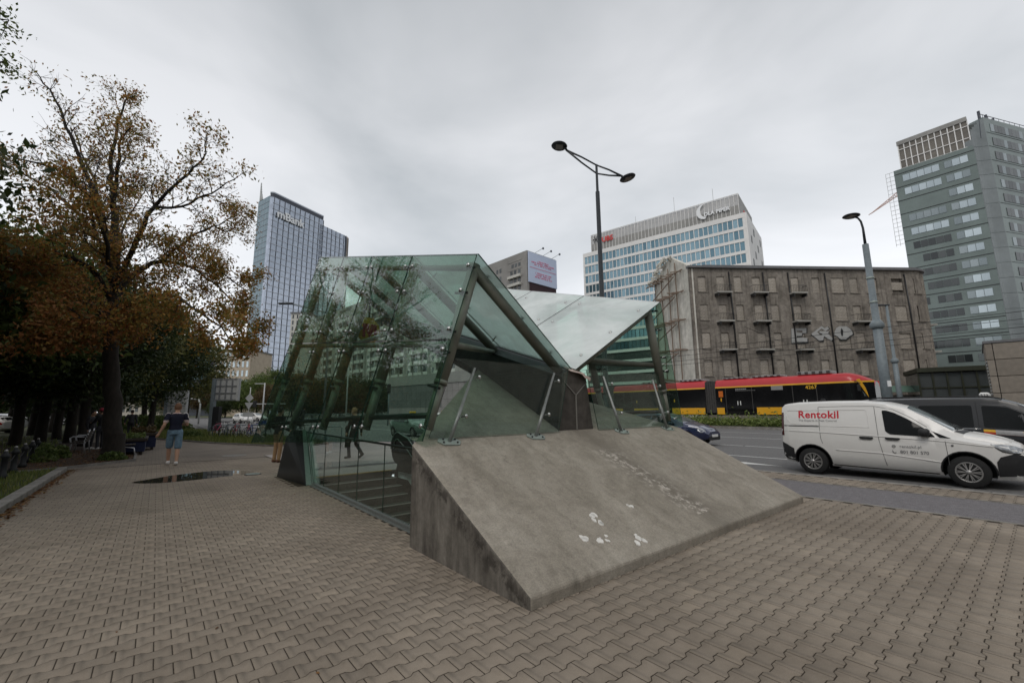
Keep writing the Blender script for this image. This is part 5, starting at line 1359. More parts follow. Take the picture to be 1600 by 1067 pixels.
M['seam_dark'] = pm('door_gap', (0.10, 0.10, 0.10), 0.1, 10, 0.8)
M['brand_red'] = pm('red_lettering', (0.52, 0.015, 0.03), 0.05, 10, 0.5)
M['letter_grey'] = pm('grey_lettering', (0.14, 0.14, 0.145), 0.05, 10, 0.6)
M['plate'] = pm('number_plate', (0.7, 0.7, 0.68), 0.05, 10, 0.5)
M['taxi_yellow'] = pm('yellow_band', (0.72, 0.42, 0.03), 0.06, 8, 0.45)
M['taxi_red'] = pm('red_band', (0.45, 0.05, 0.02), 0.06, 8, 0.45)
M['tram_red'] = pm('tram_red_paint', (0.45, 0.026, 0.032), 0.05, 1.2, 0.4, coat=0.3, big=0.08)
M['tram_yellow'] = pm('tram_yellow_paint', (0.72, 0.36, 0.012), 0.05, 1.2, 0.4, coat=0.3, big=0.06)
M['tram_black'] = pm('tram_dark_glazing', (0.009, 0.009, 0.01), 0.3, 1, 0.12, spec=0.4)
M['bellows'] = pm('grey_bellows', (0.055, 0.052, 0.05), 0.3, 6, 0.8)
M['orange_led'] = pm('orange_display', (0.55, 0.13, 0.01), 0.2, 20, 0.5)

class Car:
    """a lofted body: tables of (x, value) from the tail (x=0) to the nose"""
    def __init__(s, L, zb, belt, top, hw, wt, crown=0.03, r=0.07):
        s.L = L; s.t = {k: (np.array([p[0] for p in v]), np.array([p[1] for p in v])) for k, v in dict(zb=zb, belt=belt, top=top, hw=hw, wt=wt).items()}
        s.crown, s.r = crown, r; s.x0 = min(v[0] for v in s.t['top'][:1][0:1])
    def g(s, k, x): return float(np.interp(x, *s.t[k]))
    def section(s, x):
        zb, zt, w, wt = (s.g(k, x) for k in ('zb', 'top', 'hw', 'wt')); bl = s.g('belt', x)
        zt = max(zt, zb + 0.3); zc = zt - s.r; bl = min(bl, zc - 0.03); z1 = zb + min(0.1, (zt - zb) * .2); z2 = min(zb + 0.3, bl - 0.02)
        wt = min(wt, w - 0.02)
        return [(0, zb), (w - .14, zb), (w - .05, z1), (w - .008, z2), (w, (z2 + bl) / 2), (w - 0.012, bl), (wt, zc), (wt - .022, zt - s.r * .33), (wt - .08, zt), (wt * .5, zt + s.crown * .75), (0, zt + s.crown)]
    def half(s, x, z):
        P = s.section(x)[1:8]; return float(np.interp(z, [p[1] for p in P], [p[0] for p in P]))
    def roofz(s, x, y):
        P = s.section(x)[6:]; return float(np.interp(abs(y), [p[0] for p in P][::-1], [p[1] for p in P][::-1]))
    def shell(s, name, mats, parent, arches, n=90):
        ks = sorted(x for x in set(np.concatenate([s.t[k][0] for k in s.t])) | set(np.linspace(s.x0, s.L, n)) if x >= s.x0 - 1e-9)
        V, F = [], []; k = 20
        for x in ks:
            P = s.section(x); ring = P + [(-a, b) for a, b in P[-2:0:-1]]
            V += [(x, a, b) for a, b in ring]; k = len(ring)
        for i in range(len(ks) - 1):
            for j in range(k): F.append((i * k + j, i * k + (j + 1) % k, (i + 1) * k + (j + 1) % k, (i + 1) * k + j))
        F.append(tuple(range(k))[::-1]); F.append(tuple((len(ks) - 1) * k + j for j in range(k)))
        mb = MB(); mb.add(V, F, 0, True); me = mb.mesh(name, mats)
        bm = bmesh.new(); bm.from_mesh(me); bmesh.ops.recalc_face_normals(bm, faces=bm.faces); bm.to_mesh(me); bm.free()
        o = link(name, me, parent)
        if arches:
            c = MB()
            for x, z, r in arches:
                for sy in (-1, 1): c.lathe([(r, 0.0), (r, 0.7)], (x, sy * 1.2, z), (0, -sy, 0), 28, 0)
            co = link('cutter', c.mesh('cutter', [M['black']]))
            bm = bmesh.new(); bm.from_mesh(co.data); bmesh.ops.recalc_face_normals(bm, faces=bm.faces); bm.to_mesh(co.data); bm.free()
            md = o.modifiers.new('cut', 'BOOLEAN'); md.object = co; md.operation = 'DIFFERENCE'; md.solver = 'EXACT'
            o.parent = None
            bpy.context.view_layer.update()
            dg = bpy.context.evaluated_depsgraph_get(); m2 = bpy.data.meshes.new_from_object(o.evaluated_get(dg))
            o.modifiers.clear()
            if len(m2.polygons) > 50: o.data = m2
            o.parent = parent
            bpy.data.objects.remove(co)
            for p in o.data.polygons: p.use_smooth = True
        try: o.data.set_sharp_from_angle(angle=R_(32))
        except Exception: pass
        return o
    def _sub(s, poly, cuts=3):
        bm = bmesh.new(); f = bm.faces.new([bm.verts.new((a, b, 0)) for a, b in poly])
        bmesh.ops.triangulate(bm, faces=[f]); bmesh.ops.subdivide_edges(bm, edges=bm.edges[:], cuts=cuts, use_grid_fill=True); bmesh.ops.triangulate(bm, faces=bm.faces[:])
        bm.verts.index_update(); V = [(v.co.x, v.co.y) for v in bm.verts]; F = [[v.index for v in f.verts] for f in bm.faces]; bm.free(); return V, F
    def side(s, name, poly, m, parent, sy, eps=0.006, cuts=3, rounded=0.0):
        if rounded: poly = round_poly(poly, rounded)
        V, F = s._sub(poly, cuts); mb = MB(); P = [(x, sy * (s.half(x, z) + eps), z) for x, z in V]
        mb.add(P, F, 0, True); n = len(poly)
        Q = [(x, sy * (s.half(x, z) + eps), z) for x, z in poly] + [(x, sy * (s.half(x, z) - 0.02), z) for x, z in poly]
        mb.add(Q, [(i, (i + 1) % n, n + (i + 1) % n, n + i) for i in range(n)]); return mb.build(name, m, parent)
    def line(s, name, pts, m, parent, sy, w=0.008, eps=0.004):
        mb = MB(); P = []
        for (a, b), (c, d) in zip(pts[:-1], pts[1:]):
            k = max(2, int(math.hypot(c - a, d - b) / 0.12))
            P += [(a + (c - a) * i / k, b + (d - b) * i / k) for i in range(k)]
        P.append(pts[-1]); mb.ptube([(x, sy * (s.half(x, z) + eps - w * 0.6), z) for x, z in P], w, 5, 0); return mb.build(name, m, parent)
    def top(s, name, poly, m, parent, eps=0.006, cuts=3):
        V, F = s._sub(poly, cuts); mb = MB(); mb.add([(x, y, s.roofz(x, y) + eps) for x, y in V], F, 0, True); return mb.build(name, m, parent)
    def text(s, name, txt, size, m, parent, sy, x, z, bold=0.0, space=1.0):
        me = text_mesh(txt, size, m, 0.0, bold, space)
        d = 1 if sy < 0 else -1
        bm = bmesh.new(); bm.from_mesh(me)
        for v in bm.verts:
            xx, zz = x + d * v.co.x, z + v.co.y; v.co = Vector((xx, sy * (s.half(xx, zz) + 0.006), zz))
        bm.to_mesh(me); bm.free(); return link(name, me, parent)
def round_poly(poly, r, n=4):
    out = []; k = len(poly)
    for i in range(k):
        p0, p1, p2 = (np.array(poly[(i + j) % k], float) for j in (-1, 0, 1))
        a = unit(np.append(p0 - p1, 0))[:2]; b = unit(np.append(p2 - p1, 0))[:2]; q = min(r, np.linalg.norm(p0 - p1) * .45, np.linalg.norm(p2 - p1) * .45)
        A, Bq = p1 + a * q, p1 + b * q
        for j in range(n + 1):
            t = j / n; out.append(tuple((1 - t) ** 2 * A + 2 * t * (1 - t) * p1 + t * t * Bq))
    return out
_wheel = {}
def wheel_meshes(r, w, spokes=10, key='a'):
    if key in _wheel: return _wheel[key]
    rim = r * 0.64
    ty = MB().lathe([(rim, -w / 2), (r * .93, -w / 2), (r, -w / 2 + .03), (r, w / 2 - .03), (r * .93, w / 2), (rim, w / 2)], n=32, cap=False)
    rm = MB().lathe([(rim, w / 2 - .005), (rim * .93, w / 2 + .004), (rim * .88, w / 2 - .02), (0.0, w / 2 - .035)], n=28, cap=False)
    dk = MB().lathe([(rim * .86, w / 2 - .012), (0, w / 2 - .012)], n=24, cap=False)
    sp = MB()
    for i in range(spokes):
        for da in (-0.1, 0.1):
            a = 2 * math.pi * i / spokes; d0 = np.array([math.cos(a), math.sin(a), 0]) * rim * .2; d1 = np.array([math.cos(a + da), math.sin(a + da), 0]) * rim * .9
            sp.bar(d0 + np.array([0, 0, w / 2 + .004]), d1 + np.array([0, 0, w / 2 - .002]), rim * 0.075, .012)
    sp.lathe([(rim * .24, w / 2 - .01), (rim * .24, w / 2 + .014), (0, w / 2 + .018)], n=14)
    _wheel[key] = (ty.mesh('tyre', M['tyre']), rm.mesh('rim', M['hubcap']), dk.mesh('rim_back', M['black']), sp.mesh('spokes', M['hubcap'])); return _wheel[key]
def wheel(parent, x, y, r, w=0.2, spokes=10, key='a'):
    ms = wheel_meshes(r, w, spokes, key); rot = (R_(90) if y < 0 else R_(-90), 0, 0)
    t = link('wheel', ms[0], parent, (x, y, r), rot)
    for nm, m in (('rim', ms[1]), ('wheel_disc', ms[2]), ('spokes', ms[3])): link(nm, m, t)
    return t
def place_car(name, label, cat, u, v, heading_deg, z=-0.073, group=None, x0=0):
    """heading: 0 drives towards -v (along the near lanes); root sits at the car's tail centre"""
    return uv_thing(name, label, cat, u, v, z, R_(-90 + heading_deg), group)

# ---- white delivery van
van = place_car('delivery_van', 'white delivery van with red Rentokil lettering passing on the near lane', 'van', 11.62, 1.93, 0)
VC = Car(4.5, zb=[(0, .42), (.15, .30), (.5, .24), (3.9, .2), (4.3, .2), (4.5, .3)], belt=[(0, 1.1), (2.3, 1.03), (3.3, 1.0), (4.5, .8)],
         top=[(.11, 1.2), (.125, 1.55), (.15, 1.70), (.22, 1.765), (.5, 1.80), (1.2, 1.82), (1.9, 1.815), (2.35, 1.765), (2.72, 1.66), (3.1, 1.42), (3.45, 1.165), (3.6, 1.09), (3.95, 1.02), (4.2, .94), (4.36, .86), (4.46, .72), (4.5, .56)],
         hw=[(.11, .78), (.16, .85), (.32, .915), (.8, .93), (3.6, .93), (4.0, .90), (4.25, .82), (4.42, .68), (4.5, .55)],
         wt=[(0, .66), (.3, .74), (2.4, .73), (2.9, .68), (3.4, .74), (3.6, .78), (4.2, .7), (4.5, .48)], crown=0.035)
VC.shell('body', [M['van_white'], M['black']], van, [(.82, .335, .40), (3.60, .335, .40)])
for sy in (-1, 1):
    for x in (.82, 3.6): wheel(van, x, sy * 0.815, .325, .2, 10, 'van')
    VC.side('door_window', [(2.30, 1.60), (2.34, 1.12), (2.42, 1.055), (3.18, 1.02), (3.06, 1.16), (2.72, 1.42), (2.52, 1.545), (2.38, 1.60)], M['car_glass'], van, sy, .010, 3, .03)
    VC.side('quarter_window', [(3.24, 1.015), (3.42, 1.0), (3.12, 1.15)], M['car_glass'], van, sy, .010, 2)
    VC.line('door_gap', [(2.16, 1.69), (2.21, .9), (2.29, .34)], M['seam_dark'], van, sy, .006)
    VC.line('door_gap', [(3.32, .96), (3.33, .6), (3.33, .34)], M['seam_dark'], van, sy, .006)
    VC.line('door_gap', [(1.02, 1.68), (1.05, .9), (1.08, .78)], M['seam_dark'], van, sy, .006)
    VC.line('door_gap', [(1.02, 1.69), (1.6, 1.705), (2.16, 1.70), (2.5, 1.62), (2.75, 1.47), (3.05, 1.23)], M['seam_dark'], van, sy, .005)
    VC.line('sliding_rail', [(.22, 1.205), (1.02, 1.20)], M['plastic'], van, sy, .016, .006)
    VC.line('panel_crease', [(.30, 1.60), (1.0, 1.61), (1.98, 1.615), (2.02, 1.58), (2.04, 1.2), (1.0, 1.215)], M['van_white'], van, sy, .009, .006)
    VC.line('panel_crease', [(.28, 1.56), (.30, 1.36), (.42, 1.25), (1.0, 1.235)], M['van_white'], van, sy, .009, .006)
    VC.line('belt_crease', [(.12, 1.08), (1.0, 1.06), (2.2, 1.0), (3.3, .94), (4.0, .86)], M['van_white'], van, sy, .012, .007)
    VC.line('belt_crease', [(1.35, .64), (2.2, .62), (3.2, .50)], M['van_white'], van, sy, .014, .007)
    for x in (1.98, 2.46):
        h = VC.side('handle', [(x - .13, .985), (x + .12, .98), (x + .13, .95), (x + .09, .925), (x - .1, .93), (x - .14, .955)], M['plastic'], van, sy, .028, 1, .02)
    VC.side('rear_light', [(.13, 1.55), (.2, 1.55), (.21, .95), (.13, .95)], M['tail_dark'], van, sy, .008, 2)
    VC.side('bumper', [(.125, .44), (.125, .78), (.26, .72), (.42, .62), (.42, .56), (.44, .30), (.2, .34)], M['plastic'], van, sy, .012, 2)
    VC.side('bumper', [(4.02, .27), (4.02, .56), (4.08, .66), (4.28, .74), (4.44, .68), (4.47, .56), (4.44, .32)], M['plastic'], van, sy, .012, 3)
    VC.side('headlight', [(3.98, .90), (4.12, .785), (4.26, .745), (4.36, .745), (4.40, .82), (4.30, .875), (4.12, .91)], M['head_lens'], van, sy, .012, 3)
    hl = VC.line('light_frame', [(3.97, .905), (4.12, .775), (4.28, .735), (4.38, .74)], M['black'], van, sy, .012, .012)
    mb = MB(); mb.bbox(2.92, 3.10, sy * .96 - .1, sy * .96 + .1, 1.03, 1.20, .035, 0, True); mb.box(3.0, 3.1, sy * .84, sy * .90, 1.02, 1.07); mb.build('mirror', M['plastic'], van)
    VC.line('sill_trim', [(1.25, .275), (3.15, .245)], M['plastic'], van, sy, .02, .0)
    arch = lambda x: [(x + .405 * math.cos(a), .335 + .405 * math.sin(a)) for a in np.linspace(-.1, math.pi + .1, 15)]
    for x in (.82, 3.6): VC.line('wheel_arch', [(a, b) for a, b in arch(x) if b > .27], M['plastic'], van, sy, .017, .006)
    mb = MB(); mb.lathe([(.02, 0), (.02, .012), (0, .014)], (3.42, sy * (VC.half(3.42, .86)), .86), (0, sy, 0), 10); mb.build('side_repeater', M['letter_grey'], van)
VC.text('lettering', 'Rentokil', .255, M['brand_red'], van, -1, .56, 1.415, .006, 1.05)
VC.text('lettering', 'The Experts in Pest Control', .072, M['letter_grey'], van, -1, .57, 1.325, 0, 1.02)
VC.text('lettering', 'rentokil.pl', .09, M['letter_grey'], van, -1, 2.56, .765, 0, 1.0)
VC.text('lettering', '801 801 570', .095, M['letter_grey'], van, -1, 2.56, .64, .001, 1.0)
mb = MB()
for zc, ring in ((.79, 1), (.67, 0)):
    y0 = -(VC.half(2.46, zc) + .005)
    if ring: mb.lathe([(.026, 0), (.034, 0), (.034, .003), (.026, .003)], (2.46, y0, zc), (0, -1, 0), 12, cap=False); mb.box(2.432, 2.488, y0 - .003, y0, zc - .004, zc + .004)
    else: mb.ptube([(2.43, y0, zc + .025), (2.44, y0, zc - .015), (2.465, y0, zc - .03), (2.49, y0, zc - .015)], .008, 5)
mb.build('contact_icons', M['letter_grey'], van)
VC.top('windscreen', [(2.74, -.60), (2.70, 0), (2.74, .60), (3.44, .70), (3.50, .35), (3.52, 0), (3.50, -.35), (3.44, -.70)], M['screen_glass'], van, .006, 4)
mb = MB(); mb.ptube([(3.50, -.55, VC.roofz(3.50, .5) + .02), (3.42, -.2, VC.roofz(3.42, .2) + .025), (3.36, .1, VC.roofz(3.36, .1) + .02)], .01, 5); mb.ptube([(3.52, .1, VC.roofz(3.52, .1) + .02), (3.36, .45, VC.roofz(3.36, .45) + .02)], .01, 5); mb.build('wiper', M['plastic'], van)
VC.top('cowl', [(3.46, -.72), (3.53, -.35), (3.55, 0), (3.53, .35), (3.46, .72), (3.60, .70), (3.64, 0), (3.60, -.70)], M['plastic'], van, .008, 2)
for y in (-.42, .42): mb = MB(); mb.ptube([(x, y, VC.roofz(x, y) + .002) for x in (3.66, 3.9, 4.1, 4.25)], .012, 6); mb.build('bonnet_crease', M['van_white'], van)
MB().bbox(.9, 1.0, -.05, .05, VC.roofz(.95, 0), VC.roofz(.95, 0) + .06, .015).build('roof_aerial', M['plastic'], van)
mb = MB(); mb.ball((2.66, -.38, 1.28), .12, 10, 8); mb.bbox(2.5, 2.8, -.58, -.2, .8, 1.16, .05); mb.build('driver', M['black'], van)

# ---- black taxi van behind it
TV = Car(5.14, zb=[(0, .45), (.3, .3), (4.6, .25), (5.14, .35)], belt=[(0, 1.1), (5.14, .95)],
         top=[(0, 1.2), (.03, 1.7), (.12, 1.84), (.4, 1.89), (1.5, 1.90), (2.9, 1.89), (3.2, 1.85), (3.5, 1.74), (4.0, 1.42), (4.35, 1.19), (4.6, 1.10), (4.9, .98), (5.05, .8), (5.14, .6)],
         hw=[(0, .85), (.2, .94), (.8, .965), (4.3, .96), (4.8, .88), (5.05, .7), (5.14, .58)], wt=[(0, .72), (.4, .80), (3.2, .79), (3.8, .72), (4.3, .8), (5.14, .5)], crown=.035)
taxi = place_car('taxi_van', 'black taxi van with white roof light and red-yellow door band beyond the delivery van', 'taxi', 15.35, 1.1, 0)
TV.shell('body', [M['car_black'], M['black']], taxi, [(.99, .34, .41), (4.19, .34, .41)])
for sy in (-1, 1):
    for x in (.99, 4.19): wheel(taxi, x, sy * .85, .335, .21, 8, 'taxi')
    TV.side('side_window', [(.35, 1.68), (.35, 1.12), (1.5, 1.12), (1.5, 1.70)], M['car_glass'], taxi, sy, .005, 3, .05)
    TV.side('side_window', [(1.62, 1.70), (1.62, 1.12), (2.68, 1.12), (2.68, 1.70)], M['car_glass'], taxi, sy, .005, 3, .05)
    TV.side('door_window', [(2.86, 1.69), (2.86, 1.12), (3.92, 1.06), (3.98, 1.16), (3.62, 1.46), (3.3, 1.65)], M['car_glass'], taxi, sy, .005, 3, .05)
    TV.line('window_trim', [(2.84, 1.72), (3.28, 1.69), (3.62, 1.5), (4.02, 1.16)], M['letter_grey'], taxi, sy, .011, .008)
    TV.line('door_gap', [(2.76, 1.8), (2.77, .9), (2.78, .4)], M['black'], taxi, sy, .006)
    TV.line('chrome_strip', [(.3, 1.085), (2.8, 1.085)], M['chrome'], taxi, sy, .011, .008)
    TV.side('yellow_band', [(2.84, 1.02), (2.84, 1.08), (4.1, 1.0), (4.1, .945)], M['taxi_yellow'], taxi, sy, .006, 3)
    TV.side('red_band', [(2.84, .965), (2.84, 1.02), (4.1, .945), (4.1, .885)], M['taxi_red'], taxi, sy, .006, 3)
    TV.side('plate_band', [(3.05, .955), (3.05, 1.07), (3.52, 1.04), (3.52, .925)], M['hubcap'], taxi, sy, .008, 2)
    mb = MB(); mb.bbox(3.72, 3.9, sy * 1.04 - .12, sy * 1.04 + .12, 1.06, 1.25, .04, 0, True); mb.build('mirror', M['plastic'], taxi)
    mb = MB(); mb.ptube([(.5, sy * .70, TV.roofz(.5, .7) + .01), (.7, sy * .70, TV.roofz(.7, .7) + .06), (3.0, sy * .70, TV.roofz(3, .7) + .06), (3.25, sy * .70, TV.roofz(3.2, .7) + .01)], .018, 6); mb.build('roof_rail', M['plastic'], taxi)
TV.text('lettering', 'ZOBTE 8080', .07, M['letter_grey'], taxi, -1, 3.07, .975, 0, 1.0)
TV.top('windscreen', [(3.5, -.66), (3.46, 0), (3.5, .66), (4.3, .74), (4.38, 0), (4.3, -.74)], M['screen_glass'], taxi, .006, 4)
rl = TV.roofz(2.95, 0)
o = MB().bbox(2.82, 3.02, -.3, .3, rl - .01, rl + .13, .04, 0, True).build('roof_light', M['plate'], taxi)
text_on('lettering', '573', .1, M['black_paint'], taxi, (2.85, -.304, rl + .02), (1, 0, 0), (0, 0, 1))

# ---- passenger cars
def hatch(L=4.25, H=1.48, w=.88):
    k = L / 4.25
    return Car(L, zb=[(0, .4), (.3, .26), (L - .5, .22), (L, .32)], belt=[(0, .95), (L, .8)],
        top=[(0, .75), (.03, .95), (.12 * k, 1.02), (.45 * k, H - .12), (.9 * k, H - .02), (1.6 * k, H), (2.1 * k, H - .04), (2.5 * k, H - .16), (3.1 * k, 1.06), (3.3 * k, .97), (3.8 * k, .88), (4.1 * k, .74), (L, .55)],
        hw=[(0, w - .2), (.2, w - .06), (.7, w), (L - .8, w - .01), (L - .25, w - .14), (L, w - .33)], wt=[(0, w - .3), (.5, w - .24), (2.1 * k, w - .26), (3.1 * k, w - .12), (3.4 * k, w - .08), (L, w - .4)], crown=.03)
def sedan_parts(C, root, paint, k, H, sign=None, dark=True):
    C.shell('body', [paint, M['black']], root, [(.75 * k, .31, .36), (3.38 * k, .31, .36)], 40)
    for sy in (-1, 1):
        w = C.half(1.5 * k, .5)
        for x in (.75 * k, 3.38 * k): wheel(root, x, sy * (w - .105), .305, .19, 8, 'car')
        C.side('side_window', [(.62 * k, H - .17), (.45 * k, 1.0), (1.5 * k, .95), (1.5 * k, H - .10)], M['car_glass'], root, sy, .005, 2, .05)
        C.side('side_window', [(1.58 * k, H - .10), (1.58 * k, .95), (2.85 * k, .93), (2.55 * k, 1.15), (2.2 * k, H - .14)], M['car_glass'], root, sy, .005, 2, .05)
        C.line('door_gap', [(1.54 * k, .92), (1.54 * k, .32)], M['seam_dark'], root, sy, .006)
        C.line('door_gap', [(2.75 * k, .92), (2.72 * k, .32)], M['seam_dark'], root, sy, .006)
        C.side('headlight', [(3.78 * k, .80), (3.98 * k, .60), (4.14 * k, .62), (4.10 * k, .70), (3.9 * k, .80)], M['head_lens'], root, sy, .01, 2)
        C.side('tail_light', [(.04, .92), (.05, .72), (.24, .74), (.2, .93)], M['tail_lens'], root, sy, .01, 2)
        mb = MB(); mb.bbox(2.6 * k, 2.74 * k, sy * (w + .06) - .09, sy * (w + .06) + .09, .93, 1.06, .03, 0, True); mb.build('mirror', paint, root)
        for x in (1.2, 2.2): C.line('handle', [(x * k - .08, .80), (x * k + .08, .80)], M['chrome'], root, sy, .012, .012)
    y = C.g('wt', 2.4 * k)
    C.top('windscreen', [(2.22 * k, -y * .9), (2.18 * k, 0), (2.22 * k, y * .9), (3.08 * k, y), (3.16 * k, 0), (3.08 * k, -y)], M['screen_glass'], root, .006, 3)
    C.top('rear_window', [(.16 * k, -y * .85), (.44 * k, -y * .82), (.44 * k, y * .82), (.16 * k, y * .85)], M['car_glass'], root, .006, 2)
    mb = MB(); mb.bbox(C.L - .05, C.L + .02, -.5, .5, .26, .44, .02); mb.build('grille', M['plastic'], root)
    mb = MB(); mb.bbox(C.L - .0, C.L + .035, -.26, .26, .40, .51, .005); mb.build('number_plate', M['plate'], root)
    if sign: mb = MB(); mb.bbox(1.75 * k, 1.93 * k, -.22, .22, H + .02, H + .14, .03); mb.build('roof_sign', sign, root)
# dark blue car emerging behind the ramp
C1 = hatch(4.35, 1.46); c1 = place_car('blue_car', 'dark blue car half hidden behind the right edge of the concrete ramp', 'car', 17.2, 11.15, 0)
sedan_parts(C1, c1, M['car_blue'], 4.35 / 4.25, 1.46)
C1.top('bonnet_panel', [(3.24, -.6), (3.3, 0), (3.24, .6), (3.9, .52), (3.95, 0), (3.9, -.52)], M['car_blue'], c1, .004, 2)  # raised bonnet panel in the plain body paint
# taxis waiting beyond the canopy
C2 = hatch(4.4, 1.5); c2 = place_car('green_taxi', 'grey-green hatchback taxi with yellow roof sign seen through the canopy', 'car', 10.9, 26.3, 2)
sedan_parts(C2, c2, M['car_green'], 4.4 / 4.25, 1.5, M['taxi_yellow'])
C3 = hatch(4.3, 1.5); c3 = place_car('white_taxi', 'white taxi with yellow roof sign, its nose seen beside the leaning tube', 'car', 14.6, 28.5, 4)
sedan_parts(C3, c3, M['van_white'], 4.3 / 4.25, 1.5, M['taxi_yellow'])
# white car on the far road, parked cars in the park
g = to_uv(ground_pt(371, 660)); C4 = hatch(4.3, 1.5); c4 = uv_thing('white_car', 'white car driving on the far road behind the bicycles', 'car', g[0], g[1], -0.07, R_(-78))
sedan_parts(C4, c4, M['van_white'], 4.3 / 4.25, 1.5)
g = at_depth(33, 660, 41); c5 = thing('silver_estate_car', 'silver estate car parked under the park trees at the left edge', 'car', (g[0], g[1], 0.03), R_(186))
sedan_parts(hatch(4.6, 1.62), c5, M['car_silver'], 4.6 / 4.25, 1.62)
g = at_depth(18, 668, 36.5); c6 = thing('white_parked_car', 'white low car parked in front of the silver estate under the trees', 'car', (g[0], g[1], 0.03), R_(184))
sedan_parts(hatch(4.2, 1.42), c6, M['van_white'], 4.2 / 4.25, 1.42)
g = to_uv(at_depth(492, 652, 78)); c7 = uv_thing('far_white_car', 'small far white car at the crossing left of the canopy', 'car', *to_uv(at_depth(388, 650, 80))[:2], -0.05, R_(-60))
sedan_parts(hatch(4.2, 1.45), c7, M['van_white'], 4.2 / 4.25, 1.45)

# ---- the tram
tram = uv_thing('tram', 'low black tram with red roof and yellow skirts, number 4267, behind the hedge', 'tram', 38.3, 5.0, 0.66)
# local: x = u (0 is the near side), y = v (0 is the nose), z
TW = 2.4
def tram_ring(y):
    f = min(1, max(0, y / 1.7)); lean = (1 - f)
    zt = 3.56 - 0.75 * lean ** 1.6; pin = 0.42 * lean ** 1.4
    P = [(pin + .18, .28), (pin + .0, .42), (pin, .98), (pin + .01, 2.78), (pin + .02, 2.9), (pin + .07, zt - .42), (pin + .22, zt - .12), (pin + .5, zt), (TW / 2, zt + .03)]
    return P + [(TW - a, b) for a, b in P[-2::-1]]
def tram_module(y0, y1, ys):
    V, F, Mx = [], [], []
    R0 = [tram_ring(y) for y in ys]; k = len(R0[0])
    for part, sel, m in (('body_shell', lambda j: j < 3 or j >= k - 4 or j == k - 1, M['tram_black']), ('stripe', lambda j: j in (3, k - 5), M['tram_yellow']), ('roof_cowl', lambda j: 4 <= j <= k - 6, M['tram_red'])):
        mb = MB(); vs = [(a, y, b) for y, r in zip(ys, R0) for a, b in r]; fs = []
        for i in range(len(ys) - 1):
            for j in range(k):
                if sel(j): fs.append((i * k + j, i * k + (j + 1) % k, (i + 1) * k + (j + 1) % k, (i + 1) * k + j))
        mb.add(vs, fs, 0, True)
        if part == 'body_shell': mb.add([(a, ys[0], b) for a, b in R0[0]], [tuple(range(k))]); mb.add([(a, ys[-1], b) for a, b in R0[-1]], [tuple(range(k))])
        mb.build(part, m, tram)
tram_module(0, 12, [0.0, 0.12, 0.3, 0.6, 1.0, 1.4, 1.7, 2.4, 5, 8, 11.75])
tram_module(13, 24, [12.75, 16, 20, 23.6]); tram_module(24, 31, [24.6, 27, 31.0])
for y0, y1 in ((11.76, 12.74), (23.61, 24.59)):
    mb = MB()
    for i in range(9): y = y0 + (y1 - y0) * (i + .5) / 9; mb.box(.06 + (.05 if i % 2 else 0), TW - .06, y - .052, y + .052, .5, 3.45)
    mb.build('bellows', M['bellows'], tram)
for y0, y1 in ((11.0, 11.7), (5.6, 8.2), (2.2, 3.4), (12.85, 16.3), (17.9, 20.9), (22.4, 23.5), (24.7, 26.8)):
    MB().bbox(-.012, .05, y0, y1, .36, .97, .008).build('skirt_panel', M['tram_yellow'], tram)
for y in (3.6, 5.3, 8.5, 10.8, 16.6, 17.7, 21.2, 22.2): MB().box(-.004, .02, y - .025, y + .025, .5, 2.75).build('door_edge', M['bellows'], tram)
for y0, y1 in ((3.7, 5.2), (8.6, 10.7)):
    for y in ((y0 + y1) / 2 - .12, (y0 + y1) / 2 + .12): MB().box(-.014, .01, y - .035, y + .035, 1.2, 1.55).build('door_handle', M['plate'], tram)
MB().box(-.012, .01, 6.0, 6.9, 2.42, 2.78).build('route_board', M['hubcap'], tram)
MB().box(-.012, .01, 11.05, 11.45, 1.95, 2.5).build('orange_display', M['orange_led'], tram)
for y in (11.25, 16.0, 20.5): MB().box(-.012, .01, y - .05, y + .05, 1.55, 1.85).build('side_lamp', M['tram_yellow'], tram)
MB().quadbox((.27, .52, 1.75), (.06, 1.55, 1.7), (.05, 1.6, 2.62), (.17, .98, 2.6), (-1, 0, 0), .025).build('cab_window', M['screen_glass'], tram)
mb = MB(); mb.quadbox((.42, .20, 1.5), (.36, .36, 1.5), (.14, 1.0, 3.0), (.22, .8, 3.05), (-1, -.3, 0), .05); mb.build('front_pillar', M['tram_yellow'], tram)
mb = MB(); mb.ptube([(-.1, .95, 2.5), (-.25, .7, 2.7), (.1, 1.1, 2.9)], .03, 6); mb.bbox(-.3, -.12, .72, .9, 2.1, 2.6, .03); mb.build('mirror', M['plastic'], tram)
text_on('lettering', '4267', .40, M['taxi_yellow'], tram, (-.002, 4.35, 2.42), (0, -1, 0), (0, 0, 1), .003, .006)
for z0, y0, h in ((2.56, 9.9, .11), (2.46, 9.9, .035)):
    for k in range(6 if h > .1 else 12): MB().box(-.006, .01, y0 - .16 * (k + 1) * (1 if h > .1 else .9) + .03, y0 - .16 * k * (1 if h > .1 else .9), z0, z0 + h).build('faint_print', M['hubcap'], tram, None, False)
for y0, y1, h in ((2.6, 5.0, .26), (6.2, 8.6, .16), (9.0, 11.2, .14), (13.2, 15.6, .2), (17, 20, .2)):
    b = MB().bbox(.45, TW - .45, y0, y1, 3.6, 3.6 + h, .03).build('roof_box', M['hubcap'], tram)
    mb = MB(); 
    for i in range(5): y = y0 + .2 + (y1 - y0 - .4) * i / 4; mb.box(.43, .45, y - .12, y + .12, 3.63, 3.6 + h - .03)
    mb.build('box_grille', M['bellows'], b)
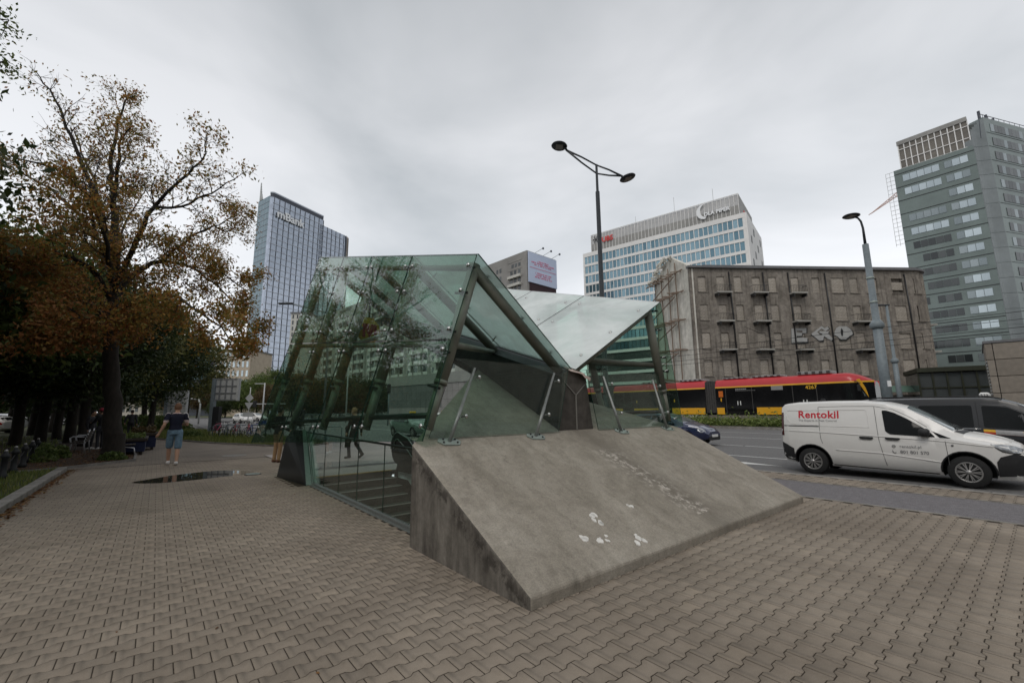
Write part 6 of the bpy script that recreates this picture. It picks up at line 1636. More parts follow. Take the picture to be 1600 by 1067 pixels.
mb = MB(); mb.ptube([(.7, 9.2, 3.75), (.7, 8.0, 3.95), (.7, 9.3, 4.0)], .03, 6); mb.ptube([(1.7, 9.2, 3.75), (1.7, 8.0, 3.95), (1.7, 9.3, 4.0)], .03, 6); mb.bar((.4, 9.3, 4.02), (2.0, 9.3, 4.02), .05, .05); mb.build('folded_pantograph', M['rust'], tram)
# ------------------------------------------------------------------ trees and planting
def leaf_mat(name, stops, trans=0.28):
    t = NT(name); g = t.island()
    c = t.ramp(g, stops); t.col(c); t.set(0.55, 0, 0.3)
    tl = t.new('ShaderNodeBsdfTranslucent'); t.l.new(c, tl.inputs['Color'])
    mx = t.new('ShaderNodeMixShader'); mx.inputs[0].default_value = trans
    t.l.new(t.bsdf.outputs[0], mx.inputs[1]); t.l.new(tl.outputs[0], mx.inputs[2]); t.l.new(mx.outputs[0], t.out.inputs['Surface']); return t.m
M['leaf_autumn'] = leaf_mat('autumn_leaves', [(0, (0.12, 0.12, 0.032)), (0.25, (0.2, 0.17, 0.042)), (0.5, (0.30, 0.19, 0.045)), (0.8, (0.36, 0.185, 0.046)), (1, (0.31, 0.115, 0.042))], .4)
M['leaf_rust'] = leaf_mat('rust_leaves', [(0, (0.11, 0.085, 0.026)), (0.4, (0.22, 0.105, 0.03)), (1, (0.29, 0.11, 0.036))])
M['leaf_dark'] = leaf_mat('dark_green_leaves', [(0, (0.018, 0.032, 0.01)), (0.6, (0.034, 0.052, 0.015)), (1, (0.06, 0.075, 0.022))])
M['leaf_olive'] = leaf_mat('olive_leaves', [(0, (0.07, 0.08, 0.022)), (0.6, (0.13, 0.13, 0.038)), (1, (0.18, 0.165, 0.05))])
M['leaf_mid'] = leaf_mat('mid_green_leaves', [(0, (0.055, 0.09, 0.022)), (0.6, (0.10, 0.14, 0.036)), (1, (0.16, 0.19, 0.055))])
M['leaf_brown'] = leaf_mat('brown_leaves', [(0, (0.06, 0.045, 0.018)), (0.6, (0.10, 0.07, 0.028)), (1, (0.14, 0.085, 0.035))])
M['leaf_hedge'] = leaf_mat('hedge_leaves', [(0, (0.09, 0.13, 0.03)), (0.6, (0.16, 0.21, 0.055)), (1, (0.25, 0.28, 0.09))])
M['bark'] = pm('dark_bark', (0.022, 0.018, 0.014), 0.4, 14, 0.95, bump=0.7, bscale=30, stretch=(1, 1, 0.25))
M['grass'] = leaf_mat('grass_blades', [(0, (0.07, 0.105, 0.02)), (0.6, (0.14, 0.17, 0.04)), (1, (0.24, 0.225, 0.075))], 0.2)
M['litter'] = leaf_mat('fallen_leaf', [(0, (0.07, 0.032, 0.014)), (0.6, (0.16, 0.07, 0.022)), (1, (0.28, 0.17, 0.06))], 0.1)
def leaf_quads(C, size, rs, jit=0.4, flat=0.0):
    """one small folded-free leaf (4-gon) per centre"""
    n = len(C); a = rs.normal(size=(n, 3)); a /= np.linalg.norm(a, axis=1)[:, None]
    b = rs.normal(size=(n, 3)); b[:, 2] *= (1 - flat); a[:, 2] *= (1 - flat)
    b -= (b * a).sum(1)[:, None] * a; b /= np.linalg.norm(b, axis=1)[:, None]
    s = size * (1 + jit * rs.uniform(-1, 1, n))[:, None]
    V = np.stack([C - a * s, C + b * s * .45 + a * s * .1, C + a * s, C - b * s * .45 + a * s * .1], 1).reshape(-1, 3)
    return V, np.arange(4 * n).reshape(n, 4)
class Grow:
    def __init__(s, seed): s.r = random.Random(seed); s.mb = MB(); s.tips = []
    def limb(s, pts, r0, r1, n=7):
        k = len(pts); 
        # smooth
        P = []
        for i in range(k - 1):
            p0, p1, p2, p3 = (np.array(pts[min(max(i + j, 0), k - 1)], float) for j in (-1, 0, 1, 2))
            for t in (0, .25, .5, .75): P.append(0.5 * (2 * p1 + (p2 - p0) * t + (2 * p0 - 5 * p1 + 4 * p2 - p3) * t * t + (3 * p1 - p0 - 3 * p2 + p3) * t ** 3))
        P.append(np.array(pts[-1], float)); m = len(P)
        for i in range(1, m - 1): P[i] = P[i] + np.array([s.r.gauss(0, .03) for _ in range(3)])
        s.mb.ptube(P, [r0 + (r1 - r0) * (i / (m - 1)) ** .8 for i in range(m)], n)
        return P
    def branch(s, p, d, L, r, lev, out=None):
        d = unit(d); P = [np.array(p, float)]; k = 4
        for i in range(k):
            d = unit(d + np.array([s.r.gauss(0, .16), s.r.gauss(0, .16), s.r.gauss(0.02, .12)])); P.append(P[-1] + d * L / k)
        s.mb.ptube(P, [r * (1 - .75 * i / k) for i in range(k + 1)], 4 if lev < 2 else 3, 0, False)
        if lev == 0: s.tips += [P[2], P[3], P[4]]; return
        nb = {3: 5, 2: 5, 1: 4}[lev]
        for j in range(nb):
            t = s.r.uniform(.25, 1.0); i = min(int(t * k), k - 1); q = P[i] + (P[i + 1] - P[i]) * (t * k - i)
            x, y, _ = frame(d); a = s.r.uniform(0, 6.28); nd = d * s.r.uniform(.45, .9) + (x * math.cos(a) + y * math.sin(a)) * s.r.uniform(.5, .9)
            s.branch(q, nd, L * s.r.uniform(.45, .7), r * .5, lev - 1)
        s.tips.append(P[-1])
# the big autumn tree
TB = at_depth(175, 718, 15.63); TB[2] = 0
bigtree = thing('autumn_tree', 'big tree with thinning rust and olive leaves and bare top twigs on the left', 'tree', tuple(TB))
def tp(x, y, dy=0.0): return at_depth(x, y, 15.63 + dy) - TB
G = Grow(4)
trunk = G.limb([(0.0, 0, -0.1), tp(176, 660), tp(174, 590), tp(175, 520), tp(177, 455), tp(179, 390)], 0.30, 0.17, 14)
# root flare
G.mb.lathe([(0.46, -0.1), (0.36, 0.12), (0.305, 0.45), (0.285, 0.9)], n=14, cap=False)
limbs = [
    ([tp(179, 390), tp(178, 330, .2), tp(174, 280, .3), tp(176, 235, .5), tp(188, 180, .6), tp(200, 152, .6)], .15, .02),
    ([tp(178, 330, .2), tp(182, 280, -.3), tp(188, 220, -.4), tp(207, 196, -.6)], .09, .02),
    ([tp(177, 420), tp(160, 350, -.5), tp(140, 285, -.9), tp(112, 215, -1.2), tp(86, 158, -1.4), tp(56, 112, -1.5)], .13, .015),
    ([tp(160, 350, -.5), tp(150, 290, .4), tp(128, 240, .9), tp(118, 205, 1.2)], .08, .015),
    ([tp(176, 440), tp(150, 370, 1), tp(105, 318, 1.6), tp(60, 285, 2.0), tp(10, 262, 2.4)], .12, .02),
    ([tp(150, 370, 1), tp(130, 300, .2), tp(85, 262, -.4), tp(30, 248, -.8), tp(-10, 240, -1)], .08, .015),
    ([tp(176, 460), tp(186, 440, -.3), tp(212, 380, -.9), tp(240, 325, -1.3), tp(285, 280, -1.6), tp(316, 250, -1.8), tp(322, 212, -1.9)], .13, .012),
    ([tp(240, 325, -1.3), tp(285, 322, -1.6), tp(330, 300, -2), tp(372, 275, -2.3)], .06, .012),
    ([tp(176, 480), tp(205, 432, .6), tp(250, 408, 1.2), tp(300, 418, 1.6), tp(350, 458, 1.9), tp(398, 520, 2.0)], .12, .015),
    ([tp(250, 408, 1.2), tp(300, 370, 1.8), tp(345, 350, 2.2), tp(385, 330, 2.4)], .07, .012),
    ([tp(300, 418, 1.6), tp(345, 425, 1.0), tp(392, 460, .8)], .05, .012),
    ([tp(175, 500), tp(215, 470, -1.2), tp(270, 462, -1.8), tp(330, 500, -2.2), tp(380, 548, -2.3)], .1, .012),
    ([tp(175, 470), tp(140, 420, -1), tp(90, 395, -1.7), tp(30, 400, -2.2), tp(-20, 420, -2.4)], .12, .02),
    ([tp(175, 500), tp(130, 470, .8), tp(80, 460, 1.3), tp(20, 480, 1.6)], .1, .015),
    ([tp(175, 520), tp(150, 500, -1.5), tp(110, 500, -2.6), tp(50, 530, -3.2)], .08, .012),
    ([tp(176, 440), tp(180, 400, 1.8), tp(200, 340, 3.0), tp(230, 290, 3.8)], .1, .012),
    ([tp(176, 440), tp(170, 400, -1.8), tp(150, 330, -3.0), tp(130, 300, -3.4)], .1, .012),
]
dens = [0.24, 0.24, 0.08, 0.17, 0.24, 0.17, 0.12, 0.13, 0.55, 0.5, 0.7, 0.95, 1.0, 1.1, 1.2, .6, .65]
tipsA = []
for (pts, r0, r1), dn_ in zip(limbs, dens):
    P = G.limb(pts, r0, r1, 7); m = len(P); G.tips = []
    nb = int(m * 1.15)
    for j in range(nb):
        t = 0.18 + 0.82 * (j + G.r.random()) / nb; i = min(int(t * (m - 1)), m - 2); d = unit(P[i + 1] - P[i]); x, y, _ = frame(d); a = G.r.uniform(0, 6.28)
        nd = d * .6 + (x * math.cos(a) + y * math.sin(a)) * .8 + np.array([0, 0, .12])
        G.branch(P[i], nd, G.r.uniform(.7, 1.5) * (1.15 - .65 * t), .026 * (1.2 - .7 * t), 2 if G.r.random() < .62 else 1)
    G.tips += [P[-1], P[-2], P[-4]]
    tipsA.append((np.array(G.tips), dn_))
G.mb.build('trunk', M['bark'], bigtree, None, False)
rs = np.random.RandomState(8); C1_, C2_ = [], []
for T_, dn_ in tipsA:
    n = int(len(T_) * 8.6 * dn_)
    c = T_[rs.randint(0, len(T_), n)] + rs.normal(0, 0.15, (n, 3)) - np.array([0, 0, .03])
    low = rs.uniform(0, 1, n) < np.clip((8.0 - c[:, 2]) / 5, .05, .75) * (c[:, 0] < 1.5)
    C2_.append(c[low]); C1_.append(c[~low])
V, F = leaf_quads(np.concatenate(C1_), 0.058, rs); link('crown', np_mesh('crown', V, F, M['leaf_autumn']), bigtree)
V, F = leaf_quads(np.concatenate(C2_), 0.066, rs); link('lower_crown', np_mesh('lower_crown', V, F, M['leaf_rust']), bigtree)['label'] = 'rust-brown lower leaves of the crown'

# park trees: tall trunks under dense dark crowns
def crown_points(seed, R, H, nclump, per, spread, base):
    rs = np.random.RandomState(seed); C = []
    for _ in range(nclump):
        u = rs.normal(size=3); u /= np.linalg.norm(u); q = rs.uniform(.45, 1.0) ** .6
        k = u * np.array([R, R, H]) * q * rs.uniform(.85, 1.12)
        k[2] += base + H
        C.append(k + rs.normal(0, 1, (per, 3)) * spread * rs.uniform(.7, 1.3) * np.array([1, 1, .7]))
    return np.concatenate(C), rs
def park_tree(seed, h, tr, R, H, base, mat_, size, nclump=110, per=130, spread=.55):
    C, rs = crown_points(seed, R, H, nclump, per, spread, base); V, F = leaf_quads(C, size, rs)
    crown = np_mesh('crown', V, F, M[mat_])
    g = Grow(seed); g.limb([(0, 0, -.1), (rs.normal(0, .06), rs.normal(0, .06), h * .4), (rs.normal(0, .15), rs.normal(0, .15), h * .75), (rs.normal(0, .3), rs.normal(0, .3), h * .95)], tr, tr * .35, 10)
    for k in range(8):
        a = rs.uniform(0, 6.28); z = rs.uniform(base + .3, h * .7); L = R * rs.uniform(.6, .9)
        g.limb([(0, 0, z), (math.cos(a) * L * .5, math.sin(a) * L * .5, z + L * .35), (math.cos(a) * L, math.sin(a) * L, z + L * .55)], tr * .35, .02, 5)
    return g.mb.mesh('trunk', M['bark']), crown
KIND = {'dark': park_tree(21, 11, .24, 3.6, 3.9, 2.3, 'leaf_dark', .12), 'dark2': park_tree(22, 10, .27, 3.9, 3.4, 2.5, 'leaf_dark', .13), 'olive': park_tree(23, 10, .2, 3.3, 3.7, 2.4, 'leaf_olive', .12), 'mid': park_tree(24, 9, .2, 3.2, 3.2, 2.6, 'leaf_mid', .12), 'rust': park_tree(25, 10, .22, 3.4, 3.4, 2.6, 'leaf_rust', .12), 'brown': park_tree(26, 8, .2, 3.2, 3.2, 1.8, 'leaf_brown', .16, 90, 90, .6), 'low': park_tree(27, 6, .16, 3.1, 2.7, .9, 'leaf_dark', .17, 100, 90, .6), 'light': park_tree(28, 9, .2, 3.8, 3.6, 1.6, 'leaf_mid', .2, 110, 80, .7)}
def tree(kind, label, x, y, s=1.0, rz=0.0, group=None, name='park_tree', z=0.0, cat='tree'):
    t = thing(name, label, cat, (x, y, z), rz, group); t.scale = (s, s, s)
    link('trunk', KIND[kind][0], t); link('crown', KIND[kind][1], t); return t
def tree_px(kind, label, x, Y, s=1.0, rz=0.0, group=None, **kw):
    p = at_depth(x, 700, Y); return tree(kind, label, p[0], p[1], s, rz, group, **kw)
PG = 'trees of the park beside the pavement'
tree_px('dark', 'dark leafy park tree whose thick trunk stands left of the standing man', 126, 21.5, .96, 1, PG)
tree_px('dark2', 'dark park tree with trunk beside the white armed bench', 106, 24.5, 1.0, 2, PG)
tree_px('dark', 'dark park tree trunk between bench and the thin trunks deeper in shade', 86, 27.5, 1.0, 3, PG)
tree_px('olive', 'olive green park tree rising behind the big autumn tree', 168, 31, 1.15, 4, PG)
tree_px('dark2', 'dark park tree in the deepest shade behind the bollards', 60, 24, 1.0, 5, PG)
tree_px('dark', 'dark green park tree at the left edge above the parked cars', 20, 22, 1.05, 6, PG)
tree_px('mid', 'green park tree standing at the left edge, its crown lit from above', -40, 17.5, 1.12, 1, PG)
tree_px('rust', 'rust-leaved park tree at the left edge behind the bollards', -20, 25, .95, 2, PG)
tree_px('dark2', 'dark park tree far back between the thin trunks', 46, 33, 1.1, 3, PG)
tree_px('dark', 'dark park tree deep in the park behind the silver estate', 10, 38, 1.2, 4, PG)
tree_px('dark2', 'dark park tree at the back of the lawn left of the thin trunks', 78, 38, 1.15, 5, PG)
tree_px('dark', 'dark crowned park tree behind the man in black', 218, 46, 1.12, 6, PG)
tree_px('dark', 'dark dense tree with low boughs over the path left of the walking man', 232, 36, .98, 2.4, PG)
tree_px('olive', 'olive tree with brownish leaves over the far billboard', 285, 50, 1.1, 2, PG)
tree_px('dark2', 'dark park tree hiding the far white house', 150, 52, 1.3, 3, PG)
tree_px('mid', 'green tree far back above the rounded bush', 118, 60, 1.3, 4, PG)
# the bough that reaches in at the top left belongs to a tree standing left of the frame
nt0 = at_depth(-330, 760, 8.0); nt0[2] = 0
near = thing('near_park_tree', 'near green tree left of the frame, leafy bough tips reaching in at top left', 'tree', tuple(nt0)); g = Grow(41)
np_ = lambda x, y, dy=0: at_depth(x, y, 8.0 + dy) - nt0
g.limb([(0, 0, -.1), (.1, 0, 3), (.0, .1, 6)], .3, .2, 12); rsn = np.random.RandomState(9); Cn = []
for tip, mid in (((14, 32), (-120, 90)), ((4, 96), (-140, 140)), ((-30, -20), (-160, 20)), ((-60, 170), (-170, 200)), ((-90, 60), (-200, 60))):
    P = g.limb([(0, 0.05, 4.5), np_(*mid), np_((mid[0] + tip[0]) / 2, (mid[1] + tip[1]) / 2 - 12), np_(*tip)], .09, .008, 6)
    for k in range(int(len(P) * .45), len(P)):
        for _ in range(2):
            d = rsn.normal(size=3) * np.array([.22, .22, .16]); q = P[k] + d; g.mb.ptube([P[k], P[k] + d * .6, q], [.008, .006, .003], 3, 0, False)
            Cn.append(q + rsn.normal(0, .13, (26, 3)) - np.array([0, 0, .05])); Cn.append(P[k] + d * .5 + rsn.normal(0, .1, (10, 3)))
g.mb.build('trunk', M['bark'], near, None, False); Vn, Fn = leaf_quads(np.concatenate(Cn), .042, rsn, .45); link('crown', np_mesh('crown', Vn, Fn, M['leaf_mid']), near)
# trees of the same park outside the frame, seen in the glass
for x, y, s, k in ((-20, 5.5, 1.0, 'dark'), (-22, -4, 1.0, 'dark2'), (-24, -14, 1.1, 'dark'), (-14, -22, 1.1, 'dark2'), (2, -26, 1.1, 'dark')):
    tree(k, 'dark tree behind the viewer, ' + {-20: 'left across the lawn', -22: 'left and a little behind', -24: 'far back on the left', -14: 'at the back left corner', 2: 'straight behind the viewer'}[x], x, y, s, x, 'park trees behind the viewer')
# far trees along the cross road
FT = 'trees along the far road'
rs = np.random.RandomState(12)
FL = {'brown': ['broad brownish tree of the far row left of the gantry', 'brownish tree of the far row behind the hoop pole', 'brown tree of the far row right of the second signboard', 'brownish tree at the right end of the far row'], 'light': ['light green tree behind the nearer signboard', 'light green tree right of the nearer signboard', 'tallest light green tree below the bank tower', 'light green tree just left of the canopy edge', 'light green tree left of the second signboard', 'pale green tree farthest back in the row', 'last light green tree behind the canopy edge'], 'low': ['low dark tree of the far row behind the billboard post']}
_n = {}
for i, (x, Y, s, k) in enumerate(((262, 132, 1.1, 'brown'), (302, 128, 1.2, 'brown'), (322, 140, 1.1, 'light'), (347, 136, 1.2, 'light'), (372, 140, 1.3, 'light'), (396, 136, 1.35, 'light'), (414, 130, 1.15, 'brown'), (438, 128, 1.2, 'brown'), (236, 140, 1.2, 'light'), (338, 125, .9, 'low'), (424, 150, 1.75, 'light'), (452, 146, 1.5, 'light'))):
    c = _n.get(k, 0); _n[k] = c + 1
    tree_px(k, FL[k][c], x, Y, s, i, FT, name='street_tree')
for i, (x, Y, s, k) in enumerate(((464, 96, 1.2, 'brown'), (484, 95, 1.25, 'low'), (505, 95, 1.3, 'low'), (527, 94, 1.3, 'low'), (549, 93, 1.3, 'low'), (569, 92, 1.25, 'low'), (588, 91, 1.1, 'low'))):
    tree_px(k, ['low brown tree at the left end of the row before the balcony slab', 'low dark tree next to the brown one before the balcony slab', 'third low tree from the left before the balcony slab', 'low dense tree in the middle of the row before the slab', 'low dark tree behind the head of the man in the black coat', 'sixth low tree before the slab, left of the dark signal', 'smallest low dark tree at the right end of the row'][i], x, Y, s, i, 'low trees before the balcony slab', name='street_tree')
# dense far edge of the park that closes off the sky between the trunks
DL = ['dark thicket at the far left edge of the park', 'dark thicket behind the parked cars', 'dark thicket behind the silver estate', 'dark thicket between the far park trunks', 'dark thicket left of the bench', 'dark thicket behind the bench', 'dark thicket behind the shaded couple', 'dark thicket left of the big trunk']
for i, x in enumerate((-60, -20, 12, 38, 62, 84, 108, 132)):
    tree_px('low', DL[i], x, 62 + (i % 3) * 4, 1.75, i * 1.3, 'thickets at the far edge of the park', name='thicket', cat='tree')
SHADE = ['a few steps behind the nearest bollards', 'straight behind the middle bollards', 'behind the bench, one row back', 'first trunk past the bench', 'third row back behind the nearest bollards', 'third row back behind the bench', 'far row behind the bench', 'by the path beyond the shaded couple', 'beside the left edge of the frame, far row', 'between the parked cars and the lawn', 'right behind the parked cars', 'at the back of the lawn beyond the cars', 'left of the frame beside the raised kerb', 'left of the frame on the open lawn']  # rows of mostly unseen trees added to keep light off the park floor
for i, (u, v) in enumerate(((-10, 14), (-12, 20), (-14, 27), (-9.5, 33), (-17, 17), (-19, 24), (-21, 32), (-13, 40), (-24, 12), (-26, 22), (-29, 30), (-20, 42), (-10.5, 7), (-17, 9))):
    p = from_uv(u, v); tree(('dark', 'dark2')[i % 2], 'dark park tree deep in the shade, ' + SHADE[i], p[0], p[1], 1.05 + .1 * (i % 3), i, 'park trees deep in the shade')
# bushes
def bush(label, x, Y, sx, sy, sz, mat_, n=2500, size=.07, seed=1, cat='bush', name='bush'):
    rs = np.random.RandomState(seed); u = rs.normal(size=(n, 3)); u /= np.linalg.norm(u, axis=1)[:, None]; u[:, 2] = np.abs(u[:, 2])
    C = u * np.array([sx, sy, sz]) * rs.uniform(.75, 1.08, (n, 1)); V, F = leaf_quads(C, size, rs); p = at_depth(x, 700, Y)
    o = link(name, np_mesh(name, V, F, M[mat_]), None, (p[0], p[1], 0.03)); return tag(o, label, cat)
bush('broad rounded green bush on the grass behind the walking man', 218, 39, 4.2, 1.6, 1.35, 'leaf_mid', 9000, .1, 2)
bush('small leafy bush on the grass to the right of the walking man', 295, 27, .8, .5, .5, 'leaf_mid', 1200, .06, 3)
bush('bright green weed growing at the foot of the big tree', 178, 15.2, .42, .3, .28, 'leaf_mid', 500, .05, 4)
bush('leafy green shrub beside the bollards on the verge', 72, 14.8, .32, .32, .6, 'leaf_mid', 700, .05, 5)
bush('second leafy shrub on the verge nearer the bench', 94, 15.9, .3, .3, .45, 'leaf_mid', 600, .06, 6)
# hedge on the median
rs = np.random.RandomState(31); C = []
for i in range(330):
    v = rs.uniform(-6, 34); u = rs.uniform(34.5, 36.5); h = rs.uniform(.35, .75) ; C.append(np.array([u, v, .18]) + np.abs(rs.normal(0, 1, (70, 3))) * np.array([.0, 0, h * .55]) + rs.normal(0, 1, (70, 3)) * np.array([.35, .5, .12]))
V, F = leaf_quads(np.concatenate(C), .11, rs)
o = link('hedge', np_mesh('hedge', V, F, M['leaf_hedge'])); uv_place(tag(o, 'low ragged green hedge on the median in front of the tram', 'hedge'))
# grass
def grass(name, polyuv, n, h, seed, w=.012):
    rs = np.random.RandomState(seed); P = np.array(polyuv); lo_, hi_ = P.min(0), P.max(0); pts = []
    Q = rs.uniform(lo_, hi_, (n * 3, 2)); x, y = Q[:, 0], Q[:, 1]; ins = np.zeros(len(Q), bool)
    for i in range(len(P)):
        a, b = P[i], P[(i + 1) % len(P)]; c = ((a[1] > y) != (b[1] > y)) & (x < (b[0] - a[0]) * (y - a[1]) / (b[1] - a[1] + 1e-9) + a[0]); ins ^= c
    Q = Q[ins][:n]; m = len(Q); hh = h * rs.uniform(.5, 1.3, m); a = rs.uniform(0, 6.28, m); b = rs.uniform(0, 6.28, m); k = rs.uniform(.1, .6, m)
    base = np.c_[Q, np.full(m, .03)]; d = np.c_[np.cos(a), np.sin(a), 0 * a] * w; tip = base + np.c_[np.cos(b) * hh * k, np.sin(b) * hh * k, hh]
    V = np.stack([base - d, base + d, tip], 1).reshape(-1, 3); F = np.arange(3 * m).reshape(m, 3)
    o = link(name, np_mesh(name, V, F, M['grass'])); o['kind'] = 'stuff'; return uv_place(o)
grass('grass', [(-4.55, 2), (-4.55, 15.4), (-5.7, 15.0), (-8, 16), (-10, 10), (-9, 2)], 16000, .11, 1)
grass('grass', G1, 42000, .2, 2, .02)
grass('grass', [(-8, 16), (-6, 15.5), (-6.5, 40), (-30, 60), (-30, 20)], 15000, .14, 3, .02)
# fallen leaves along the kerb and on the bed
rs = np.random.RandomState(5); n = 1500
C = np.c_[-4.33 + np.abs(rs.normal(0, .09, n)), rs.uniform(4, 15.3, n), rs.uniform(.004, .02, n)]
n2 = 4500; u = rs.uniform(-5.6, -3.05, n2); C2 = np.c_[u, rs.uniform(15.3, 24, n2), np.full(n2, .05)]
C2 = C2[C2[:, 1] > 15.7 + (C2[:, 0] + 4.5) * .93]
n3 = 260; C3 = np.c_[rs.uniform(-4.2, 6, n3), rs.uniform(-2, 15, n3), np.full(n3, .006)]; C3 = C3[(C3[:, 0] < -.1) | (C3[:, 1] < -.1)]
n4 = 900; t = rs.uniform(0, 1, n4); C4 = np.c_[-2.5 + 4.3 * t + rs.normal(0, .12, n4), 32.3 - 11.6 * t + rs.normal(0, .15, n4), np.full(n4, .01)]
V, F = leaf_quads(np.concatenate([C, C2, C4]), .035, rs, .4, .85); o = link('fallen_leaves', np_mesh('fallen_leaves', V, F, M['litter'])); o['kind'] = 'stuff'; uv_place(o)
V, F = leaf_quads(C3, .017, rs, .4, .9); o = link('fallen_leaves', np_mesh('fallen_leaf_specks', V, F, M['litter'])); o['kind'] = 'stuff'; uv_place(o)
# ------------------------------------------------------------------ people
M['skin'] = pm('skin', (0.42, 0.25, 0.17), 0.06, 20, 0.55, spec=0.3)
M['skin_shade'] = pm('hair_stubble', (0.16, 0.085, 0.05), 0.2, 60, 0.8)
M['hair_blond'] = pm('sandy_hair', (0.34, 0.2, 0.11), 0.2, 60, 0.7)
M['hair_dark'] = pm('dark_hair', (0.02, 0.015, 0.012), 0.2, 60, 0.7)
M['navy'] = pm('navy_cotton', (0.008, 0.010, 0.026), 0.2, 30, 0.85)
M['cotton_white'] = pm('white_cotton', (0.62, 0.6, 0.58), 0.06, 30, 0.85)
M['pinkish'] = pm('pale_pink_trim', (0.55, 0.42, 0.4), 0.06, 30, 0.85)
M['denim'] = pm('washed_denim', (0.15, 0.24, 0.32), 0.25, 22, 0.9, big=0.2)
M['black_cloth'] = pm('black_cloth', (0.012, 0.012, 0.014), 0.25, 20, 0.85)
M['dark_cloth'] = pm('dark_grey_cloth', (0.03, 0.03, 0.034), 0.25, 20, 0.85)
M['khaki'] = pm('khaki_cloth', (0.30, 0.19, 0.10), 0.15, 20, 0.9)
M['green_trim'] = pm('dull_green_cloth', (0.06, 0.07, 0.03), 0.2, 20, 0.9)
M['red_cap'] = pm('dark_red_cap', (0.32, 0.03, 0.05), 0.1, 20, 0.8)
def body_mesh(prims, mats, voxel=0.014, name='body', paint=None):
    """prims: tapered elliptical tubes / balls fused into one continuous surface"""
    mb = MB()
    for p in prims:
        if p[0] == 'ball': mb.ball(p[1], p[2], 14, 10, 0, p[3] if len(p) > 3 else (1, 1, 1))
        elif p[0] == 'tube': mb.ptube(p[1], p[2], 12, 0); mb.ball(p[1][0], p[2][0], 10, 8); mb.ball(p[1][-1], p[2][-1], 10, 8)
        elif p[0] == 'loft':     # rings: (centre, rx, ry)
            n = 18; V, F = [], []
            for c, rx, ry in p[1]:
                for j in range(n): a = 2 * math.pi * j / n; V.append((c[0] + rx * math.cos(a), c[1] + ry * math.sin(a), c[2]))
            k = len(p[1])
            for i in range(k - 1):
                for j in range(n): F.append((i * n + j, i * n + (j + 1) % n, (i + 1) * n + (j + 1) % n, (i + 1) * n + j))
            F += [tuple(range(n))[::-1], tuple((k - 1) * n + j for j in range(n))]; mb.add(V, F)
    me = mb.mesh(name, mats); bm = bmesh.new(); bm.from_mesh(me); bmesh.ops.recalc_face_normals(bm, faces=bm.faces); bm.to_mesh(me); bm.free()
    o = bpy.data.objects.new(name, me); COL.objects.link(o)
    md = o.modifiers.new('fuse', 'REMESH'); md.mode = 'VOXEL'; md.voxel_size = voxel; md.use_smooth_shade = True
    ms = o.modifiers.new('soft', 'SMOOTH'); ms.factor = 0.5; ms.iterations = 3
    dg = bpy.context.evaluated_depsgraph_get(); m2 = bpy.data.meshes.new_from_object(o.evaluated_get(dg)); bpy.data.objects.remove(o)
    m2.materials.clear()
    for m in mats: m2.materials.append(m)
    for p in m2.polygons:
        p.use_smooth = True
        p.material_index = paint(p.center) if paint else 0
    m2.name = name; return m2
def v3(*a): return np.array(a, float)
